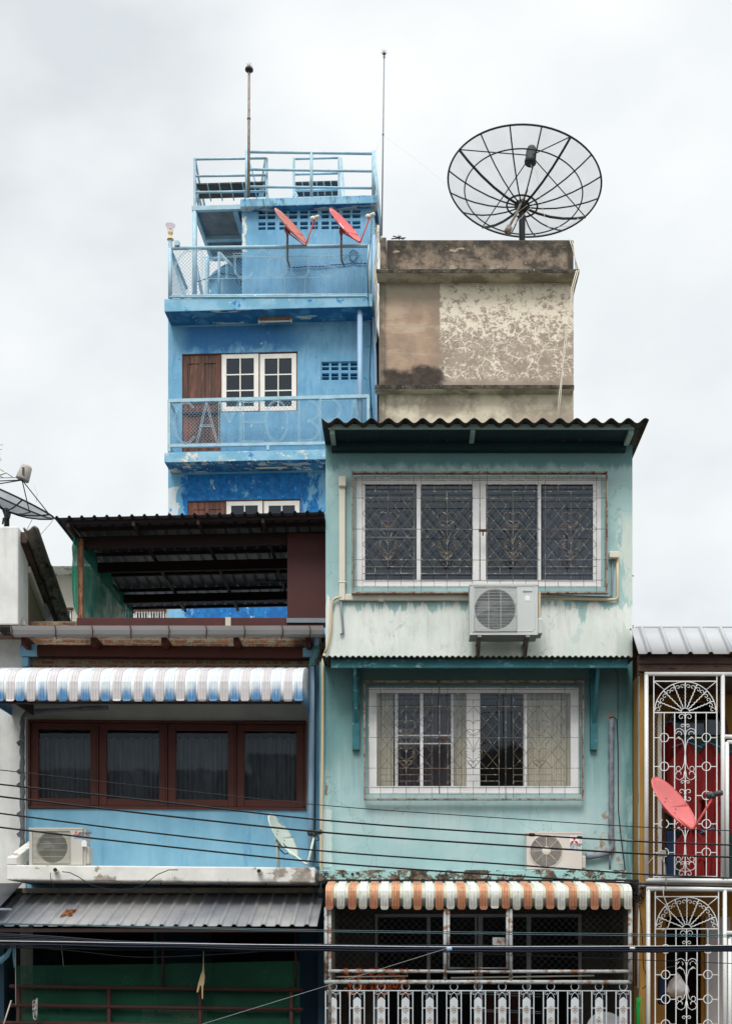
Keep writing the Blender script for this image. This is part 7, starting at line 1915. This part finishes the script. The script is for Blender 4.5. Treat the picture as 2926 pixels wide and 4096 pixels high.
mb = MB(); mb.tube([P(1440, 2140, 15.8), P(1460, 2150, 15.8), P(1480, 2149, 15.8), P(1500, 2145, 15.8)], .005, 5); mb.tube([P(1503, 2160, 16), P(1500, 2130, 16), P(1505, 2112, 16)], .005, 5); solo('teal_string', mb, M['cable_teal'], 'teal plastic strings tied behind the lower grille', 'string')
mb = MB(); mb.tube([P(1413, 2006, 15.5), P(1411, 2190, 15.5)], .014, 6); solo('rust_pole', mb, M['rust'], 'thin rust red pole between the mint fence and white grille', 'pole')
mb = MB(); mb.tube([P(1417, 2005, 15.55), P(1415, 2195, 15.55)], .016, 6); solo('cream_pole', mb, M['pvc'], 'thin cream pole beside the rust red pole', 'pole')
mb = MB(); rows = []
for i in range(9):
    rows.append([P(1411 + j * 2.3 + (1 if i < 2 else 0), 2216 + i * 12, 15.55 + .02 * math.sin(j * 1.5 + i * .4)) for j in range(7)])
mb.grid(rows); solid(solo('green_cloth', mb, M['net_cloth'], 'bright green cloth strip hanging beside the lower grille post', 'cloth'), .004)
mb = MB(); rng = random.Random(5); c = P(1419, 1988, 15.5); pts = [c + Vector((rng.uniform(-.08, .06), rng.uniform(-.03, .03), rng.uniform(-.11, .1))) for i in range(34)]; mb.tube(pts, .006, 4)
mb.tube([P(1416, 1995, 15.45), P(1424, 2060, 15.45), P(1428, 2150, 15.45), P(1436, 2170, 15.45), P(1440, 2185, 15.4), P(1425, 2196, 15.4)], .006, 5)
solo('cable_tangle', mb, M['cable'], 'tangle of black cable at the corner post between the two grilles', 'cable')

# ---------------------------------------------------------------- street cables
def cable(label, pts, Y, r, mat='cable', grp='thick black cables crossing the facades', wob=0):
    """pts in picture units at the cable's own depth; runs on past both sides of the view"""
    P3 = []
    (u0, v0), (u1, v1) = pts[0], pts[1]; s0 = (v1 - v0) / (u1 - u0)
    (u2, v2), (u3, v3) = pts[-2], pts[-1]; s1 = (v3 - v2) / (u3 - u2)
    full = [(-520, v0 + s0 * (-520 - u0) - 8), (-200, v0 + s0 * (-200 - u0))] + pts + [(1850, v3 + s1 * (1850 - u3)), (2250, v3 + s1 * (2250 - u3) - 6)]
    for i in range(len(full) - 1):
        for j in range(10):
            f = j / 10; p0 = full[max(i - 1, 0)]; p1, p2 = full[i], full[i + 1]; p3 = full[min(i + 2, len(full) - 1)]
            u = p1[0] + (p2[0] - p1[0]) * f; m1 = (p2[1] - p0[1]) / (p2[0] - p0[0]) * (p2[0] - p1[0]); m2 = (p3[1] - p1[1]) / (p3[0] - p1[0]) * (p2[0] - p1[0])
            h = (2 * f ** 3 - 3 * f ** 2 + 1) * p1[1] + (f ** 3 - 2 * f ** 2 + f) * m1 + (-2 * f ** 3 + 3 * f ** 2) * p2[1] + (f ** 3 - f ** 2) * m2
            P3.append(P(u, h + wob * math.sin(u * .021 + Y * 7), Y))
    P3.append(P(*full[-1], Y))
    mb = MB(); mb.tube(P3, r, 8)
    return solo('power_cable', mb, M[mat], label, 'cable', grp)
cable('thinnest and topmost black cable crossing the wooden window and mint wall', [(0, 1710), (350, 1750), (722, 1789), (1100, 1816), (1443, 1838), (1624, 1845)], 12.0, .0045)
cable('second black cable from the top, with taped joints in front of white outdoor unit', [(0, 1742), (350, 1780), (722, 1822), (1100, 1850), (1443, 1870), (1624, 1877)], 12.05, .0085)
cable('third black cable from the top, crossing the ledge unit emblem', [(0, 1769), (350, 1810), (722, 1849), (1100, 1876), (1443, 1897.5), (1624, 1904)], 12.1, .0095)
cable('fourth black cable from the top, passing over the chalky white dish', [(0, 1806.5), (350, 1851), (722, 1890.5), (1100, 1918), (1443, 1942.7), (1624, 1950.6)], 12.0, .0085)
cable('fifth black cable from the top, passing just over mossy ledge and fan grille', [(0, 1837.5), (350, 1878), (722, 1916), (1100, 1943), (1443, 1964), (1624, 1970)], 11.95, .009)
cable('upper of two thin teal cables crossing the caged balcony', [(0, 2051), (350, 2058), (722, 2066), (1443, 2075), (1624, 2077)], 12.0, .0045, 'cable_teal', 'thin teal cables')
cable('lower of two thin teal cables crossing the caged balcony', [(0, 2053), (350, 2060.5), (722, 2069.5), (1443, 2079), (1624, 2081)], 12.05, .0045, 'cable_teal', 'thin teal cables')
rb = random.Random(3)
bun = [(2074, 2096, 2099, 2101.5), (2078, 2098, 2102, 2103), (2082, 2101, 2104, 2105), (2086, 2100, 2106, 2107), (2089, 2104, 2108, 2108.5), (2093, 2106, 2109, 2110), (2097, 2107, 2111, 2111.5), (2101, 2109, 2112.5, 2113), (2105, 2113, 2113, 2113.5)]
for i, (a_, b_, c_, d_) in enumerate(bun):
    cable('black cable of the thick sagging bundle low in front of both balconies', [(0, a_), (330, b_ - 2 + rb.uniform(-2, 2)), (722, c_), (1443, d_ + .5), (1624, d_)], 12 + .03 * (i % 3), .0085 if i < 7 else .006, 'cable' if i % 3 else 'cable_blue', 'cables of the low sagging bundle', wob=.9)
cable('thin slack cable drooping just under the thick low bundle', [(0, 2100), (160, 2112), (300, 2126), (450, 2122), (722, 2108), (1100, 2120), (1443, 2133), (1624, 2140)], 12.1, .004, 'cable', 'slack thin cables')
cable('bare bright steel wire lying along the top of low cable bundle', [(0, 2090), (722, 2100), (1000, 2103), (1443, 2101.5), (1624, 2100)], 11.9, .0042, 'steel_wire', 'steel wires of the low bundle')
mb = MB(); mb.tube([P(380, 2298, 11.6), P(455, 2273, 11.8), P(727, 2189, 11.85), P(990, 2107, 11.88), P(1000, 2104, 11.88)], .003, 5); solo('stay_wire', mb, M['antenna'], 'pale stay wire rising diagonally to the low cable bundle', 'wire')
mb = MB(); mb.tube([P(996, 2103, 11.86), P(997, 2112, 11.86)], .028, 10); solo('cable_clamp', mb, M['lt_pipe'], 'light blue clamp joining the stay wire to low cable bundle', 'clamp')
def joint(label, u, v, Y, L, r, mat):
    mb = MB(); a, b = P(u - L, v - L * .05, Y), P(u + L, v + L * .05, Y); pts = [a + (b - a) * (i / 8) for i in range(9)]
    mb.tube(pts, [r * (.5 if i in (0, 8) else 1 + .18 * math.sin(i * 2.3)) for i in range(9)], 8); solo('cable_joint', mb, M[mat], label, 'cable joint', 'taped joints on the second cable')
joint('black taped cable joint left of the white outdoor unit', 1180, 1854, 12.05, 7, .018, 'cable')
joint('black knotted tape joint in front of the red emblem', 1286, 1860, 12.05, 6, .015, 'cable')
joint('grey taped cable joint right of the white outdoor unit', 1395, 1867, 12.05, 9, .015, 'wrap')
joint('small white insulator knob on the low bundle near the cage corner', 1403, 2106, 11.9, 6, .012, 'tube_white')

# ---------------------------------------------------------------- ground and the other side of the street
mb = MB(); mb.face([(-400, -400, -.004), (400, -400, -.004), (400, 600, -.004), (-400, 600, -.004)]); solo('ground', mb, M['earth'], None, None, kind='structure')
mb = MB(); mb.face([(-120, -3.2, .0), (120, -3.2, .0), (120, 12.6, .0), (-120, 12.6, .0)]); solo('road', mb, M['asphalt'], None, None, kind='structure')
mb = MB(); mb.wb(-120, 120, 12.6, 15.0, -.05, .14); solo('pavement', mb, M['paving'], None, None, kind='structure')
mb = MB(); mb.wb(-120, 120, -5.8, -3.2, -.05, .14); solo('pavement', mb, M['paving'], None, None, kind='structure')
mb = MB()
for i in range(-12, 13): mb.face([(i * 6, 4.6, .004), (i * 6 + 3, 4.6, .004), (i * 6 + 3, 4.72, .004), (i * 6, 4.72, .004)])
solo('road_marking', mb, M['road_paint'], None, None, kind='structure')
for i, (x0, x1, h, lab) in enumerate(((-21, -5.2, 11.0, 'plain grey shophouse row across the street, left part'), (-5, 6.0, 11.6, 'plain grey shophouse across the street, middle'), (6.2, 22, 10.9, 'plain grey shophouse row across the street, right part'))):
    F = Fr(-5.9); t = thing('opposite_building', lab, 'building', ((x0 + x1) / 2, -8, 0), 'shophouses across the street')
    mb = MB(); mb.wb(x0, x1, -14, -5.9, 0, h); part('wall', mb, M['opp_wall'], t)
    mb = MB()
    for fl_ in range(3):
        x = x0 + .8
        while x < x1 - 2.6: mb.wb(x, x + 2.2, -5.9, -5.86, 1 + fl_ * 3.6, 2.6 + fl_ * 3.6); x += 3.6
    part('window', mb, M['cavity'], t)

# ---------------------------------------------------------------- camera, sky, light
cd = bpy.data.cameras.new('camera'); cam = bpy.data.objects.new('camera', cd); COL.objects.link(cam); SC.camera = cam
cam.location = (0, 0, ZC); cam.rotation_euler = (R(90), 0, 0)
cd.sensor_fit = 'HORIZONTAL'; cd.sensor_width = 36; cd.lens = S / 1624 * 36
cd.shift_x = -(UC - 812) / 1624; cd.shift_y = (VH - 1137) / 1624
cd.clip_start = .1; cd.clip_end = 3000
wd = bpy.data.worlds.new('World'); SC.world = wd; wd.use_nodes = True; nt = wd.node_tree; nt.nodes.clear()
N = nt.nodes.new; K = nt.links.new
EL, AZ = 50, 192
sky = N('ShaderNodeTexSky'); sky.sky_type = 'NISHITA'; sky.sun_disc = False; sky.sun_elevation = R(EL); sky.sun_rotation = R(AZ)
skm = N('ShaderNodeMix'); skm.data_type = 'RGBA'; skm.blend_type = 'MULTIPLY'; skm.inputs[0].default_value = 1; K(sky.outputs[0], skm.inputs[6]); skm.inputs[7].default_value = (.10, .10, .10, 1)
tc = N('ShaderNodeTexCoord'); sp = N('ShaderNodeSeparateXYZ'); K(tc.outputs['Generated'], sp.inputs[0])
def cn(scale, det, off, st=(1, 1, 1.6), dist=0):
    mp = N('ShaderNodeMapping'); mp.inputs['Location'].default_value = off; mp.inputs['Scale'].default_value = st; K(tc.outputs['Generated'], mp.inputs[0])
    n = N('ShaderNodeTexNoise'); K(mp.outputs[0], n.inputs['Vector']); n.inputs['Scale'].default_value = scale; n.inputs['Detail'].default_value = det; n.inputs['Roughness'].default_value = .5; n.inputs['Distortion'].default_value = dist
    return n.outputs['Fac']
def mth(op, a, b):
    n = N('ShaderNodeMath'); n.operation = op
    for i, q in enumerate((a, b)):
        if isinstance(q, (int, float)): n.inputs[i].default_value = q
        else: K(q, n.inputs[i])
    return n.outputs[0]
big = cn(2.6, 5, (1.3, .4, 2.2), dist=.3); fine = cn(6.5, 6, (4, 2, 1))
f = mth('ADD', mth('MULTIPLY', big, .68), mth('MULTIPLY', fine, .32))
f = mth('ADD', f, mth('MULTIPLY', sp.outputs[0], .20))
rp = N('ShaderNodeValToRGB'); K(f, rp.inputs[0]); e = rp.color_ramp.elements
e[0].position = .37; e[0].color = (.60, .64, .665, 1); e[1].position = .61; e[1].color = (.825, .84, .845, 1)
mid = e.new(.47); mid.color = (.71, .745, .76, 1)
# overcast: the cloud deck grows brighter towards the zenith, above the part seen here
zen = N('ShaderNodeMapRange'); K(sp.outputs[2], zen.inputs[0]); zen.inputs[1].default_value = .63; zen.inputs[2].default_value = 1.0; zen.inputs[3].default_value = 1.0; zen.inputs[4].default_value = 4.2; zen.clamp = True
vm = N('ShaderNodeVectorMath'); vm.operation = 'SCALE'; K(rp.outputs[0], vm.inputs[0]); K(zen.outputs[0], vm.inputs['Scale'])
mx = N('ShaderNodeMix'); mx.data_type = 'RGBA'; mx.inputs[0].default_value = .97; K(skm.outputs[2], mx.inputs[6]); K(vm.outputs[0], mx.inputs[7])
bg = N('ShaderNodeBackground'); K(mx.outputs[2], bg.inputs[0]); bg.inputs[1].default_value = 1.0
ow = N('ShaderNodeOutputWorld'); K(bg.outputs[0], ow.inputs[0])
sd = bpy.data.lights.new('sun', 'SUN'); sd.energy = 1.5; sd.angle = R(22); sd.color = (1, .97, .92)
so = bpy.data.objects.new('sun', sd); COL.objects.link(so); so.location = (0, -5, 30)
so.rotation_euler = (R(90 - EL), 0, R(-12))
SC.view_settings.view_transform = 'Standard'; SC.view_settings.look = 'None'; SC.view_settings.gamma = 1; SC.view_settings.exposure = .3
SC.cycles.max_bounces = 8; SC.cycles.transparent_max_bounces = 24
SC.cycles.use_denoising = True
